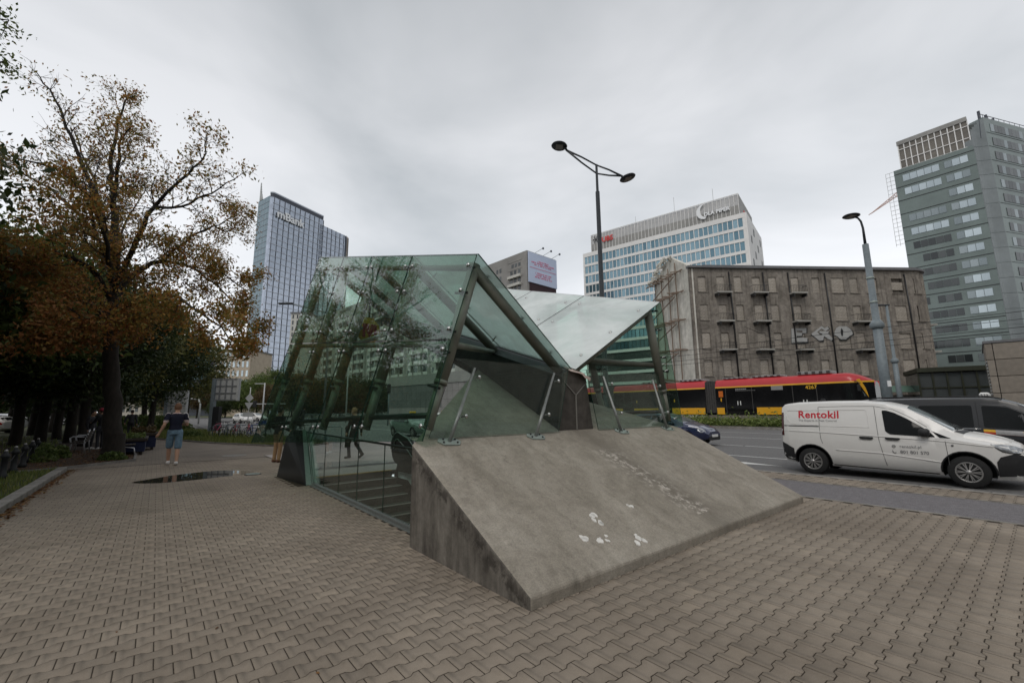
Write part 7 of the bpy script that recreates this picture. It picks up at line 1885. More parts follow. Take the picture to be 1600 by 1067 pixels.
def make_person(name, label, loc, rz, pose, outfit, hgt=1.78, voxel=0.013, group=None):
    """pose: joints in metres for a 1.78 m figure; the figure faces +y"""
    t = thing(name, label, 'person', loc, rz, group); t.scale = (hgt / 1.78,) * 3; J = pose
    hd = J['head']; nk = J['neck']; ch = J['chest']; pv = J['pelvis']
    pr = [('ball', hd, .105, (.80, .98, 1.18)), ('ball', hd + v3(0, .03, -.055), .075, (.82, .9, 1.0)), ('ball', hd + v3(0, .108, -.02), .02, (.8, 1, 1.3)),
          ('ball', hd + v3(.083, .0, -.015), .026, (.45, .8, 1.2)), ('ball', hd + v3(-.083, .0, -.015), .026, (.45, .8, 1.2)),
          ('tube', [hd + v3(0, -.015, -.08), nk], [.055, .062]),
          ('loft', [(pv + v3(0, 0, -.08), .135, .095), (pv + v3(0, 0, .04), .148, .105), (pv + (ch - pv) * .4, .125, .092), (pv + (ch - pv) * .8, .152, .105), (ch + v3(0, 0, .05), .158, .104), (ch + v3(0, 0, .14), .12, .085), (nk + v3(0, 0, -.01), .065, .065)])]
    for s in ('l', 'r'):
        sh, el, wr = J['sh' + s], J['el' + s], J['wr' + s]; hp, kn, an = J['hip' + s], J['kn' + s], J['an' + s]
        pr += [('tube', [sh, (sh + el) / 2, el], [.058, .05, .042]), ('tube', [el, el + (wr - el) * .35, wr], [.042, .042, .028]),
               ('tube', [hp, (hp + kn) / 2, kn], [.088, .076, .056]), ('tube', [kn, kn + (an - kn) * .35, an], [.054, .057, .036])]
        d = unit(wr - el); X, Y, _ = frame(d); side = X if abs(X[1]) > abs(Y[1]) else Y; oth = np.cross(d, side)
        pr.append(('tube', [wr, wr + d * .085], [.03, .036]))
        for k in range(4): a = wr + d * .085 + side * (.027 - .018 * k); L = (.065, .078, .073, .055)[k]; pr.append(('tube', [a, a + d * L * .55 + oth * .006, a + d * L * .9 + oth * .024], [.0105, .0095, .008]))
        pr.append(('tube', [wr + d * .03 + side * .028, wr + d * .075 + side * .05 + oth * .012, wr + d * .105 + side * .05 + oth * .024], [.013, .011, .009]))
        ft = unit(J.get('ft' + s, v3(0, 1, -.1))); pr.append(('tube', [an + v3(0, 0, -.02), an + v3(0, 0, -.045) + ft * .13], [.04, .032]))
    link('body', body_mesh(pr, [outfit.get('skin', M['skin'])], voxel), t)
    hm = [('ball', hd + v3(0, -.012, .022), .109, (.83, .97, 1.12))]
    if outfit.get('long'): hm.append(('ball', hd + v3(0, -.05, -.06), .085, (1, .8, 1.1)))
    hair = body_mesh(hm, [outfit.get('hair', M['hair_dark'])], .012, 'hair')
    # keep the face clear
    bm = bmesh.new(); bm.from_mesh(hair); bmesh.ops.delete(bm, geom=[v for v in bm.verts if v.co.z < hd[2] - (.055 if not outfit.get('long') else .2) or (v.co.y > hd[1] + .045 and v.co.z < hd[2] + .05)], context='VERTS'); bm.to_mesh(hair); bm.free()
    link('hair', hair, t)
    if 'cap' in outfit: link('cap', body_mesh([('ball', hd + v3(0, -.01, .05), .115, (.86, 1.0, .85)), ('loft', [(hd + v3(0, .09, .055), .075, .08), (hd + v3(0, .095, .068), .072, .08)])], [outfit['cap']], .012, 'cap'), t)
    g = .016
    if 'top' in outfit:
        m_, sl, hem = outfit['top'], outfit.get('sleeve', .55), outfit.get('hem', 0.0)
        rings = [(pv + v3(0, 0, .02 - hem), .158 + hem * .08, .120 + hem * .04), (pv + v3(0, 0, .10), .152, .115), (pv + (ch - pv) * .45, .140, .108), (pv + (ch - pv) * .8, .166, .12), (ch + v3(0, 0, .05), .174, .118), (ch + v3(0, 0, .135), .13, .095), (nk + v3(0, -.005, .0), .082, .078)]
        if hem > .15: rings.insert(0, (pv + v3(0, 0, -hem), .205, .16))
        pr = [('loft', rings)]
        for s in ('l', 'r'):
            sh, el, wr = J['sh' + s], J['el' + s], J['wr' + s]
            e = sh + (el - sh) * min(1, sl * 2 if sl < .5 else 1) if sl >= 1 else sh + (el - sh) * sl
            pr.append(('tube', [sh + v3(0, 0, .005), (sh + e) / 2, e], [.075, .07, .066 if sl < 1 else .056]))
            if sl > 1: pr.append(('tube', [el, wr - unit(wr - el) * .01], [.056, .042]))
        o = link('top_clothing', body_mesh(pr, [m_] + outfit.get('trim', []), voxel, 'top_clothing', outfit.get('paint')), t)
    if 'legs' in outfit:
        m_, ln = outfit['legs'], outfit.get('leg_len', 1.9)
        pr = [('loft', [(pv + v3(0, 0, -.10), .155, .115), (pv + v3(0, 0, .05), .155, .116)])]
        for s in ('l', 'r'):
            hp, kn, an = J['hip' + s], J['kn' + s], J['an' + s]
            if ln <= 1: e = hp + (kn - hp) * ln; pr.append(('tube', [hp + v3(0, 0, .02), (hp + e) / 2, e], [.094, .092, .09]))
            else: pr += [('tube', [hp + v3(0, 0, .02), (hp + kn) / 2, kn], [.095, .082, .066]), ('tube', [kn, (kn + an) / 2, an + v3(0, 0, -.01)], [.066, .062, .06])]
        link('trousers' if ln > 1 else 'shorts', body_mesh(pr, [m_], voxel, 'legwear'), t)
    for s in ('l', 'r'):
        an = J['an' + s]; ft = unit(J.get('ft' + s, v3(0, 1, -.1)))
        link('shoe', body_mesh([('tube', [an + v3(0, 0, -.035) - ft * .035, an + v3(0, 0, -.05) + ft * .15], [.05, .04]), ('ball', an + v3(0, 0, -.02), .05)], [outfit.get('shoes', M['black_cloth'])], .012, 'shoe'), t)
    return t
def pose(lean=0.0, **k):
    J = dict(head=v3(0, .02, 1.66), neck=v3(0, -.01, 1.50), chest=v3(0, 0, 1.33), pelvis=v3(0, 0, .98),
             shl=v3(-.19, -.01, 1.43), shr=v3(.19, -.01, 1.43), ell=v3(-.25, -.04, 1.14), elr=v3(.25, -.04, 1.14), wrl=v3(-.27, .04, .89), wrr=v3(.27, .04, .89),
             hipl=v3(-.095, 0, .93), hipr=v3(.095, 0, .93), knl=v3(-.1, .02, .50), knr=v3(.1, .02, .50), anl=v3(-.1, -.02, .085), anr=v3(.1, -.02, .085))
    J.update({a: np.array(b, float) for a, b in k.items()}); return J
def face_rz(px, Y, toward):   # heading so that the figure's +y points along world direction
    return math.atan2(toward[1], toward[0]) - math.pi / 2
# man in navy T-shirt walking away, looking at a phone
p = ground_pt(268, 727); rzv = face_rz(0, 0, VV)
J = pose(head=(.01, .05, 1.645), neck=(0, .0, 1.50), shl=(-.20, -.01, 1.42), shr=(.20, -.0, 1.42), ell=(-.27, -.10, 1.15), wrl=(-.36, -.06, .93), elr=(.26, .03, 1.15), wrr=(.13, .24, 1.16),
         knr=(.10, .02, .49), anr=(.09, -.13, .10), ftr=(0, 1, -.25), knl=(-.10, .13, .52), anl=(-.09, .18, .11), ftl=(0, 1, .05), hipl=(-.095, .01, .93), hipr=(.095, -.01, .93))
def tpaint(c):
    if c.z > 1.475 and abs(c.x) < .11: return 2
    if abs(c.x) > .175 and c.z < 1.285 and c.z > 1.1: return 2
    if abs(c.x) > .10 and c.z > 1.30 and (c.z > 1.478 - abs(abs(c.x) - .13) * .9) and -.045 < c.y < .03: return 1
    return 0
man = make_person('person', 'man in navy T-shirt with white shoulder stripes and denim shorts walking away', (p[0], p[1], .0), rzv, J,
    dict(top=M['navy'], sleeve=.62, trim=[M['cotton_white'], M['pinkish']], paint=tpaint, legs=M['denim'], leg_len=.92, shoes=M['cotton_white'], hair=M['skin_shade']), 1.92, .010)
ph = MB(); ph.bbox(-.036, .036, -.005, .005, -.075, .075, .006); o = ph.build('phone', M['black_cloth']); tag(o, 'dark phone held up in the right hand of the man in shorts', 'phone')
q = Matrix.Rotation(rzv, 4, 'Z') @ Vector((.10 * 1.01, .33 * 1.01, 1.19 * 1.01)); o.location = (p[0] + q.x, p[1] + q.y, q.z); o.rotation_euler = (R_(-35), 0, rzv)
# man in a black coat walking left past the canopy
p2 = ground_pt(552, 716); J2 = pose(knl=(-.09, .16, .52), anl=(-.09, .12, .10), knr=(.09, -.02, .50), anr=(.09, -.28, .16), ftr=(0, .8, -.6), ell=(-.25, .06, 1.15), wrl=(-.26, .12, .92), elr=(.25, -.1, 1.15), wrr=(.27, -.1, .9), head=(0, .05, 1.65))
man2 = make_person('person', 'man in long black coat and dark trousers walking left behind the stairwell glass', (p2[0], p2[1], 0), face_rz(0, 0, (-1, .25)), J2,
    dict(top=M['black_cloth'], sleeve=1.6, hem=.30, legs=M['black_cloth'], shoes=M['black_cloth'], hair=M['hair_blond']), 1.74, .016)
# figure half hidden by the black pier
p3 = ground_pt(432, 722); man3 = make_person('person', 'person in khaki trousers and black jacket half hidden behind the black pier', (p3[0], p3[1], 0), face_rz(0, 0, (.4, 1)), pose(wrl=(-.24, .2, 1.02), wrr=(.22, .2, 1.02)),
    dict(top=M['black_cloth'], sleeve=1.6, hem=.1, legs=M['khaki'], shoes=pm('brown_shoe', (.12, .05, .03), .2, 20, .6), hair=M['hair_dark']), 1.76, .018)
# far man in dark clothes, back turned
p4 = ground_pt(202, 684); make_person('person', 'far man in dark jacket and trousers seen from behind on the path', (p4[0], p4[1], 0.02), face_rz(0, 0, VV), pose(wrl=(-.31, .0, .95), ell=(-.3, -.02, 1.16)),
    dict(top=M['dark_cloth'], sleeve=1.6, hem=.06, legs=M['black_cloth'], shoes=M['black_cloth'], hair=M['hair_dark']), 1.80, .022)
# standing person in the shade, red cap
p5 = ground_pt(154, 703); make_person('person', 'person in dark clothes and red cap standing in the shade by the tree', (p5[0], p5[1], 0.03), face_rz(0, 0, (-1, .1)), pose(head=(0, .09, 1.64), elr=(.24, .12, 1.2), wrr=(.16, .34, 1.2), ell=(-.24, .1, 1.18), wrl=(-.14, .33, 1.15)),
    dict(top=M['black_cloth'], sleeve=1.6, hem=.22, legs=M['dark_cloth'], shoes=M['cotton_white'], hair=M['hair_dark'], cap=M['red_cap']), 1.82, .02)
p6 = ground_pt(138, 702.5); make_person('person', 'second dark figure in the shade facing the person in the red cap', (p6[0], p6[1], 0.03), face_rz(0, 0, (1, .2)), pose(),
    dict(top=M['dark_cloth'], sleeve=1.6, hem=.1, legs=M['black_cloth'], shoes=M['cotton_white'], hair=M['hair_dark']), 1.72, .022)
# ------------------------------------------------------------------ street furniture
M['bench_alu'] = pm('cast_aluminium', (0.5, 0.5, 0.52), 0.1, 20, 0.4, metal=0.5)
M['bench_wood'] = pm('dark_bench_wood', (0.03, 0.022, 0.016), 0.3, 20, 0.7)
M['blue_cloth'] = pm('dark_blue_cloth', (0.012, 0.018, 0.05), 0.2, 10, 0.8)
M['plant_soil'] = M['soil']
M['green_light'] = pm('green_signal', (0.02, 0.6, 0.3), 0.05, 10, 0.4)
_gl = M['green_light'].node_tree.nodes['Principled BSDF']; _gl.inputs['Emission Color'].default_value = (0.02, 0.9, 0.45, 1); _gl.inputs['Emission Strength'].default_value = 2.5
M['sign_blue'] = pm('blue_sign', (0.03, 0.12, 0.4), 0.06, 5, 0.5)
# tall double-armed lamp
L2 = at_depth(932, 262, 15.3); base = at_depth(941, 560, 15.3)
lamp = thing('double_street_lamp', 'tall dark lamp post with two round heads on a V arm, behind the canopy', 'street lamp', (L2[0], L2[1], 0))
e1 = at_depth(875, 231, 15.3) - np.array([L2[0], L2[1], 0]); e2 = at_depth(983, 275, 15.3) - np.array([L2[0], L2[1], 0])
topz = L2[2]
MB().ptube([(0, 0, 0), (0, 0, 1.2), (0, 0, 1.21), (0, 0, topz - 1.0), (0, 0, topz - .99), (0, 0, topz + .12)], [.12, .12, .098, .078, .05, .045], 14).build('post', M['lamp_dark'], lamp)
armdir = unit((e1 - e2) * np.array([1, 0, 0])); e1 = np.array([-1.42, -.10, e1[2]]); e2 = np.array([1.22, .15, e2[2]])
mb = MB()
for e in (e1, e2):
    q = e * np.array([.8, .8, 1]) ; q[2] = topz + (e[2] - topz) * .8
    for z0 in (topz + .1, topz - .25):
        a = np.array([0, 0, z0]); m_ = (a + q) / 2; mb.ptube([a, m_ + np.array([0, 0, .03 if z0 > topz else -.03]), q], [.03, .032, .04], 8)
    mb.ptube([tuple(q), tuple(e * np.array([.86, .86, 1]))], [.045, .05], 8)
mb.build('arm', M['lamp_dark'], lamp)
def lamp_head(parent, c, d, r, tilt):
    n = unit(np.array([d[0] * math.sin(tilt), d[1] * math.sin(tilt), math.cos(tilt)]))
    h = MB().lathe([(0.0, -.035), (r * .9, -.03), (r, 0.0), (r * .93, .035), (r * .5, .085), (0, .10)], c, n, 26).build('lamp_head', M['lamp_dark'], parent)
    x = unit(np.cross((0, 1, 0), n)); y = np.cross(n, x); c = np.array(c) - n * .037
    MB().quadbox(c - x * r * .42 - y * r * .5, c + x * r * .42 - y * r * .5, c + x * r * .42 + y * r * .5, c - x * r * .42 + y * r * .5, -n, .008).build('lens', M['lamp_lens'], h)
lamp_head(lamp, e1, (-1, 0), .31, R_(-6)); lamp_head(lamp, e2, (1, 0), .31, R_(-14))
# single grey lamp post by the tram stop
Lq = at_depth(1352, 382, 28.7); lamp1 = thing('street_lamp', 'thick grey lamp post with one dark round head in front of the tenement', 'street lamp', (Lq[0], Lq[1], 0))
zt = Lq[2]
MB().ptube([(0, 0, 0), (0, 0, 7.0), (0, 0, 7.01), (0, 0, zt)], [.30, .27, .21, .185], 16).build('post', M['pole_grey'], lamp1)
MB().lathe([(.30, 6.8), (.40, 6.95), (.40, 7.15), (.25, 7.4)], n=16).build('collar', M['pole_grey'], lamp1)
for z in (8.6, 10.3): MB().lathe([(.22, z), (.235, z + .03), (.235, z + .1), (.21, z + .13)], n=16).build('band', M['steel_plate'], lamp1)
hx = at_depth(1330, 338, 28.7) - np.array([Lq[0], Lq[1], 0]); 
MB().ptube([(0, 0, zt), (0, 0, zt + 1.2), (-.08, 0, zt + 1.7), (hx[0] * .35, 0, zt + 1.95), (hx[0] * .9, 0, hx[2])], [.09, .07, .065, .06, .05], 10).build('arm', M['lamp_dark'], lamp1)
lamp_head(lamp1, (hx[0], 0, hx[2]), (-1, 0), .52, R_(-4))
MB().box(-.12, .12, -.32, -.29, 2.9, 3.3).build('sticker', M['sign_white'], lamp1)
Lr_ = at_depth(1385, 478, 44); lamp3 = thing('far_lamp_post', 'thin grey far lamp post with small flat head right of the thick one', 'street lamp', (Lr_[0], Lr_[1], 0))
MB().ptube([(0, 0, 0), (0, 0, 6.2), (0, 0, 6.21), (0, 0, Lr_[2])], [.24, .22, .15, .12], 12).build('post', M['pole_grey'], lamp3)
MB().lathe([(.24, 6.0), (.34, 6.1), (.34, 6.3), (.2, 6.5)], n=12).build('collar', M['pole_grey'], lamp3)
MB().bbox(-1.0, .3, -.12, .12, Lr_[2], Lr_[2] + .16, .04).build('lamp_head', M['lamp_dark'], lamp3)
# tram wires
wires = thing('overhead_wires', 'thin dark overhead tram wires stretched between poles before the tenement', 'wires', tuple(from_uv(39.4, 0, 0)), ANG)
for du, z in ((0, 6.6), (0.02, 7.6), (3.8, 6.6), (3.8, 7.6)): MB().ptube([(du, -60, z), (du, -20, z - .1), (du, 20, z - .1), (du, 60, z)], .018, 4).build('wire', M['black_paint'], wires)
for v, z in ((-8, 7.8), (12, 7.8)): MB().ptube([(-5, v, z + .4), (2, v, z - .1), (9, v, z + .4)], .018, 4).build('span_wire', M['black_paint'], wires)
# sign boards seen from behind
def billboard(label, x0, x1, y0, y1, Y, footx, footy, post_n):
    a, b = at_depth(x0, y0, Y), at_depth(x1, y1, Y); g = ground_pt(footx, footy)
    t = thing('billboard', label, 'billboard', (a[0], a[1], 0), 0.0, 'signboards seen from behind'); w, z1, z0 = b[0] - a[0], a[2], b[2]
    MB().bbox(0.1, w - .05, -.05, .05, z0 + .05, z1 - .05, .01).build('panel', M['sign_back'], t)
    mb = MB()
    for i in range(4): z = z0 + (z1 - z0) * i / 3; mb.box(0.1, w, -.10, -.051, z - .035, z + .035)
    for i in range(1, 4): x = w * i / 4; mb.box(x - .03, x + .03, -.13, -.101, z0, z1)
    mb.build('frame', M['sign_grid'], t)
    MB().box(w - .05, w + .08, -.14, .14, z0 - .05, z1 + .05).build('edge', M['sign_back'], t)
    MB().box(-.14, .12, -.16, .16, -.1, z1 + .02).build('post', M['pole_grey'], t)
    return t, w
bb1, w1 = billboard('grey signboard seen from behind on a post beside the parked bicycles', 337, 371, 592, 625, 34, 337, 672, 1)
MB().bbox(.16, .62, -.2, .2, 0, 2.05, .02).build('control_box', M['black_paint'], bb1)
bb2, w2 = billboard('grey signboard seen from behind above the head of the walking man', 263, 290, 611, 645, 46, 290, 668, 1)
# hooped white pole behind
g = at_depth(310, 660, 62); hp_ = thing('hoop_pole', 'pale bent-over pole by the far road right of the walking man', 'pole', (g[0], g[1], 0))
top_ = at_depth(310, 623, 62)[2]; MB().ptube([(.0, 0, 0), (0, 0, top_ - .8), (-.3, 0, top_ - .15), (-1.0, 0, top_), (-2.4, 0, top_)], .11, 8).build('pole', M['pole_light'], hp_)
# road signs from behind
g = at_depth(387, 660, 52); rsg = thing('road_sign_cluster', 'post of road signs seen from behind near the far crossing', 'road sign', (g[0], g[1], 0))
zz = lambda y: at_depth(387, y, 52)[2]
MB().tube((0, 0, 0), (0, 0, zz(605)), .05).build('post', M['pole_light'], rsg)
MB().prism([(0, .55), (.5, 0), (0, -.5), (-.5, 0)], (1, 0, 0), (0, 0, 1), (0, -.08, zz(622)), (0, .03, 0)).build('diamond_sign', M['sign_back'], rsg)
MB().prism([(-.5, .38), (.5, .38), (0, -.45)], (1, 0, 0), (0, 0, 1), (0, -.08, zz(634)), (0, .03, 0)).build('yield_sign', M['sign_back'], rsg)
MB().box(-.62, .62, -.09, -.06, zz(651), zz(644)).build('plate_sign', M['sign_back'], rsg)
g = at_depth(409, 660, 70); gtr = thing('signal_gantry', 'grey mast with horizontal signal arm left of the canopy', 'traffic signal', (g[0], g[1], 0))
zz = lambda y: at_depth(409, y, 70)[2]
MB().ptube([(0, 0, 0), (0, 0, zz(598))], [.14, .09], 8).build('mast', M['pole_light'], gtr)
MB().tube((-1.2, 0, zz(631)), (3.6, 0, zz(631)), .07).build('arm', M['pole_light'], gtr)
MB().bbox(-1.6, -1.1, -.2, .2, zz(631) - .5, zz(631) + .5, .05).build('signal_head', M['black_paint'], gtr)
MB().bbox(-1.6, 0, -.1, .1, zz(600), zz(600) + .12, .03).build('lamp_head', M['pole_light'], gtr)
def signal(label, x, Y, ytop, lit):
    g = at_depth(x, 660, Y); t = thing('traffic_light', label, 'traffic light', (g[0], g[1], 0)); z = at_depth(x, ytop, Y)[2]
    MB().tube((0, 0, 0), (0, 0, z), .07).build('post', M['pole_grey'], t)
    MB().bbox(-.18, .18, -.2, .1, z - 1.0, z, .04).build('signal_head', M['black_paint'], t)
    for k in range(3): MB().lathe([(.11, 0), (.11, .015), (0, .02)], (0, -.2, z - .2 - .31 * k), (0, -1, 0), 12).build('signal_lens', M['green_light'] if (lit and k == 2) else M['black'], t)
    return t
signal('traffic light showing green, seen through the left edge of the canopy', 463, 34, 628, True)
signal('dark traffic light on a tall post before the balcony slab', 606, 48, 600, False)
signal('dark signal post beside the parked bicycle seen through the canopy', 470, 27, 640, False)
g = at_depth(505, 660, 40); l5 = thing('canopy_side_lamp', 'thin street lamp with long arm seen through the top of the canopy', 'street lamp', (g[0], g[1], 0)); z = at_depth(505, 489, 40)[2]; hx = at_depth(437, 474, 40)
MB().ptube([(0, 0, 0), (0, 0, z - .3), (-.3, 0, z), (hx[0] - g[0] + 1.2, 0, hx[2] - .1)], [.12, .09, .07, .05], 8).build('post', M['pole_grey'], l5)
MB().bbox(hx[0] - g[0] - .1, hx[0] - g[0] + 1.3, -.16, .16, hx[2] - .12, hx[2] + .06, .05).build('lamp_head', M['lamp_dark'], l5)
g = at_depth(540, 660, 60); l6 = thing('thin_lamp_post', 'thin pale lamp post rising before the dark low trees', 'street lamp', (g[0], g[1], 0)); z = at_depth(545, 540, 60)[2]
MB().ptube([(0, 0, 0), (0, 0, z)], [.12, .07], 8).build('post', M['pole_light'], l6); MB().bbox(-1.2, .1, -.1, .1, z, z + .12, .03).build('lamp_head', M['pole_light'], l6)
# low far fence
p0, p1 = at_depth(462, 652, 90), at_depth(640, 652, 86); fn = thing('far_railing', 'grey pedestrian railing along the far side of the road before the low trees', 'railing', (p0[0], p0[1], 0), math.atan2(p1[1] - p0[1], p1[0] - p0[0])); FLn = math.hypot(p1[0] - p0[0], p1[1] - p0[1])
MB().box(0, FLn, -.03, .03, 1.05, 1.12).build('top_rail', M['pole_grey'], fn); MB().box(0, FLn, -.03, .03, .12, .18).build('bottom_rail', M['pole_grey'], fn)
bar_ = MB().box(-.02, .02, -.02, .02, .181, 1.049).mesh('bar', M['pole_grey'])
for i in range(int(FLn / .22)): link('bar', bar_, fn, (i * .22, 0, 0))
# bicycles at the rack
def bike_meshes():
    d = {}
    w = MB()
    for i in range(24):
        a0, a1 = 6.2832 * i / 24, 6.2832 * (i + 1) / 24; w.tube((.33 * math.cos(a0), 0, .33 * math.sin(a0)), (.33 * math.cos(a1), 0, .33 * math.sin(a1)), .018, n=5, cap=False)
    d['tyre'] = w.mesh('tyre', M['tyre'])
    w = MB()
    for i in range(12): a = 6.2832 * i / 12; w.tube((0, 0, 0), (.315 * math.cos(a), 0, .315 * math.sin(a)), .004, n=3, cap=False)
    w.lathe([(.025, -.04), (.025, .04)], d=(0, 1, 0), n=8); d['spokes'] = w.mesh('spokes', M['chrome'])
    return d
BK = bike_meshes()
def bike(label, u, v, rz_, m, basket=False):
    t = uv_thing('bicycle', label, 'bicycle', u, v, .03, rz_, 'bicycles parked at the rack')
    for x in (-.52, .52):
        o = link('wheel', BK['tyre'], t, (x, 0, .35)); link('spokes', BK['spokes'], o)
    mb = MB(); bbk, st, hd_, ra = (-.06, 0, .32), (-.2, 0, .82), (.36, 0, .86), (-.52, 0, .35)
    for a, b, r in ((bbk, st, .017), (st, hd_, .016), (bbk, (.38, 0, .74), .02), (bbk, ra, .012), (st, ra, .011), (hd_, (.52, 0, .35), .016)): mb.tube(a, b, r, n=6)
    mb.build('frame', m, t)
    mb = MB(); mb.tube(hd_, (.33, 0, 1.0), .013, n=6); mb.ptube([(.22, -.27, 1.0), (.34, -.2, 1.03), (.34, .2, 1.03), (.22, .27, 1.0)], .012, 6); mb.build('handlebar', M['black_paint'], t)
    mb = MB(); mb.tube(st, (-.23, 0, .93), .014, n=6); mb.prism([(-.36, .09), (-.36, -.09), (-.2, -.06), (-.08, -.015), (-.08, .015), (-.2, .06)], (1, 0, 0), (0, 1, 0), (0, 0, .93), (0, 0, .05)); mb.build('saddle', M['black_paint'], t)
    mb = MB(); mb.lathe([(.09, -.01), (.09, .01)], (-.06, -.03, .32), (0, 1, 0), 12); mb.tube((-.06, -.1, .32), (-.06, -.1, .16), .01, n=5); mb.tube((-.06, .1, .32), (-.06, .1, .48), .01, n=5); mb.build('crank', M['hubcap'], t)
    if basket: MB().bbox(.42, .72, -.17, .17, .82, 1.04, .01).build('basket', basket, t)
    return t
red_, wht, blu, blk_, org = pm('bike_red', (.4, .02, .03), .1, 9, .4), M['van_white'], pm('bike_blue', (.02, .06, .25), .1, 9, .4), M['black_paint'], pm('bike_pink', (.45, .06, .12), .1, 9, .4)
for k, (x, y, m, b, lb) in enumerate(((338, 683, org, None, 'pink bicycle nearest the signboard post'), (348, 684, wht, None, 'white bicycle second from the signboard post'), (358, 683.5, blk_, None, 'black bicycle in the middle of the row'), (368, 684, red_, None, 'red bicycle in the middle of the parked row'), (378, 684, wht, M['plate'], 'white bicycle with a pale front basket'), (387, 685, red_, None, 'red bicycle leaning near the blue bag'), (396, 685.5, blu, blu, 'blue bicycle with a dark blue front box'), (409, 687, blk_, None, 'black bicycle at the right end of the row by the canopy edge'), (478, 688, blk_, None, 'dark bicycle seen through the canopy glass beside the rack'))):
    g = to_uv(ground_pt(x, y)); bike(lb, g[0], g[1], R_((55, 70, 40, 62, 48, 75, 35, 20, 30)[k]), m, b)
for k, x in enumerate((343, 362, 382, 402, 495, 520)):
    g = ground_pt(x, 685 if x < 450 else 692); t = thing('bicycle_stand', ['first hoop stand of the bicycle rack, by the signboard post', 'second hoop stand from the signboard post', 'third hoop stand from the signboard post', 'hoop stand at the right end of the parked bicycles', 'steel hoop stand behind the stairwell glass by the lone bicycle', 'right hoop stand behind the stairwell glass beside the bollard'][k], 'bicycle stand', (g[0], g[1], 0), R_(20), 'bicycle stands')
    MB().ptube([(-.4, 0, 0), (-.4, 0, .75), (-.33, 0, .83), (.33, 0, .83), (.4, 0, .75), (.4, 0, 0)], .025, 8).build('hoop', M['pole_grey'], t)
g = ground_pt(541, 699); bo = thing('steel_bollard', 'dark bollard behind the stairwell glass by the bicycle stands', 'bollard', (g[0], g[1], 0)); MB().lathe([(.07, 0), (.07, .8), (.09, .82), (.09, .9), (.03, .98), (0, .99)], n=12).build('post', M['black_paint'], bo)
# bollards with chain on the verge
bp = MB().lathe([(.1, 0), (.1, .1), (.065, .14), (.06, .5), (.085, .53), (.085, .58), (.05, .62), (.03, .68), (0, .7)], n=12).mesh('post', M['black_paint']); bc = MB().ball((0, 0, .69), .035, 8, 6).mesh('cap', M['hubcap'])
BP = [(-5.32, 13.6), (-5.42, 15.2), (-5.5, 16.8), (-5.62, 18.6), (-5.75, 20.4)]
names = ['nearest of the dark bollards, at the left edge of the photo', 'second dark bollard from the left edge on the verge', 'third dark bollard, left of the leafy shrub', 'fourth dark bollard, behind the leafy shrub', 'farthest dark bollard near the bench']
for (u, v), lb in zip(BP, names):
    t = uv_thing('verge_bollard', lb, 'bollard', u, v, .03, 0, 'bollards along the verge'); link('post', bp, t); link('cap', bc, t)
chn = uv_thing('bollard_chain', 'thin black chain hung between the verge bollards', 'chain', 0, 0, .03)
for (a, b) in zip(BP[:-1], BP[1:]):
    mb = MB(); mb.ptube([(a[0] + (b[0] - a[0]) * t_, a[1] + (b[1] - a[1]) * t_, .5 - .5 * t_ * (1 - t_)) for t_ in np.linspace(0, 1, 9)], .012, 5); mb.build('chain_length', M['black_paint'], chn)
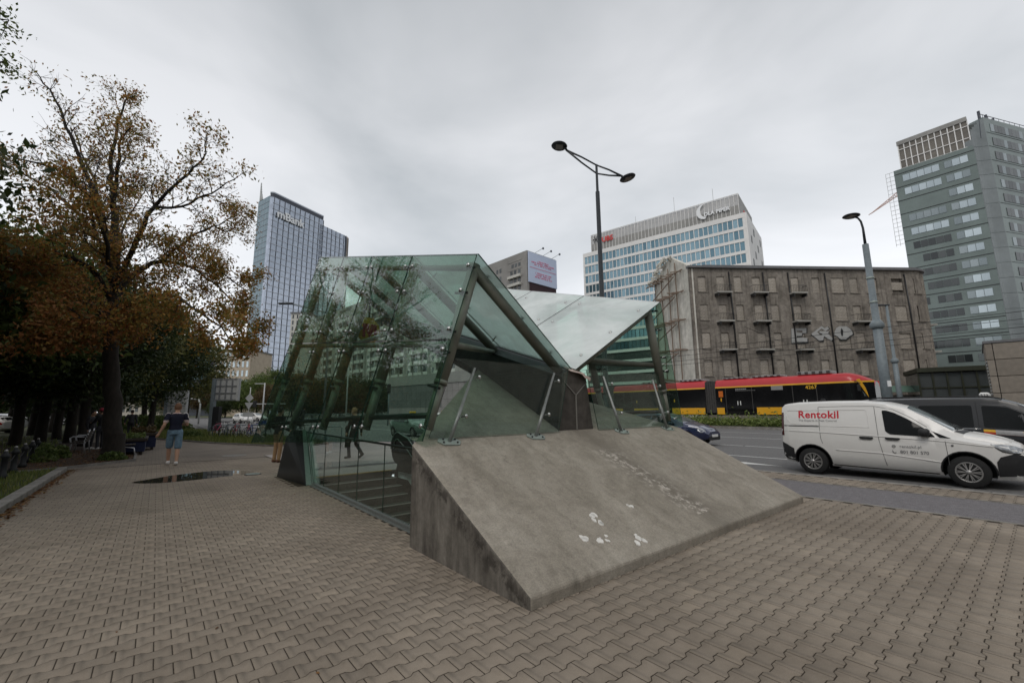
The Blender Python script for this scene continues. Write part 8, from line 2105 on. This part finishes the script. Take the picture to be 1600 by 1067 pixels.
# bench with pale arm under the trees
g = to_uv(ground_pt(108, 709)); bn = uv_thing('park_bench', 'dark slatted bench with pale metal armrest in the tree shade', 'bench', g[0], g[1], .03, R_(-90))
for i in range(5): MB().box(-.9, .9, .05 + i * .09, .12 + i * .09, .43, .455).build('seat_slat', M['bench_wood'], bn)
for i in range(4): MB().bar((-.9, .50 + i * .02, .52 + i * .1), (.9, .50 + i * .02, .52 + i * .1), .025, .075).build('back_slat', M['bench_wood'], bn)
for x in (-.8, .8):
    MB().ptube([(x, .06, .03), (x, .1, .4), (x, .05, .62), (x, .12, .68), (x, .45, .66)], .025, 8).build('armrest', M['bench_alu'], bn); MB().ptube([(x, .52, .0), (x, .46, .42), (x, .58, .95)], .024, 8).build('leg', M['bench_alu'], bn); MB().ptube([(x, .04, .42), (x, .5, .42)], .022, 8).build('seat_support', M['bench_alu'], bn)
# flower sellers' planters
def planter(label, x, y, L, D, H, top, fill=None, rz_=0.0):
    g = to_uv(ground_pt(x, y)); t = uv_thing('planter_box', label, 'planter', g[0], g[1], .0, rz_, 'planter boxes by the big tree')
    MB().bbox(-L / 2, L / 2, -D / 2, D / 2, 0.12, H, .02).build('box', M['blue_cloth'], t); MB().bbox(-L / 2 - .06, L / 2 + .06, -D / 2 - .06, D / 2 + .06, H + .001, H + .12, .02).build('rim', M['bench_wood'], t)
    for sx in (-1, 1):
        for sy in (-1, 1): MB().box(sx * (L / 2 - .12) - .05, sx * (L / 2 - .12) + .05, sy * (D / 2 - .12) - .05, sy * (D / 2 - .12) + .05, 0, .119).build('foot', M['bench_wood'], t)
    rs = np.random.RandomState(int(x)); n = 900; C = np.c_[rs.uniform(-L / 2 + .05, L / 2 - .05, n), rs.uniform(-D / 2 + .05, D / 2 - .05, n), H + .12 + np.abs(rs.normal(0, top, n))]
    V, F = leaf_quads(C, .06, rs); link('plants', np_mesh('plants', V, F, M[fill or 'leaf_mid']), t); return t
planter('dark blue planter box with bright green plants behind the big tree', 201, 708, 1.0, 2.6, .52, .06)
planter('dark brown planter box with brown dry plants at the right of the green one', 222, 702, .9, 1.5, .62, .12, 'leaf_brown')
# second bench end in front of planters
g = to_uv(ground_pt(206, 712)); b2 = uv_thing('park_bench', 'low dark bench with curved pale arm in front of the blue planter', 'bench', g[0] + .1, g[1], .03, R_(90))
for i in range(4): MB().box(-.8, .8, .03 + i * .1, .11 + i * .1, .40, .43).build('seat_slat', M['bench_wood'], b2)
for x in (-.7, .7): MB().ptube([(x, .0, .03), (x, .05, .3), (x, .35, .36), (x, .42, .6)], .024, 8).build('armrest', M['bench_alu'], b2); MB().ptube([(x, .42, 0), (x, .36, .39)], .022, 8).build('leg', M['bench_alu'], b2)
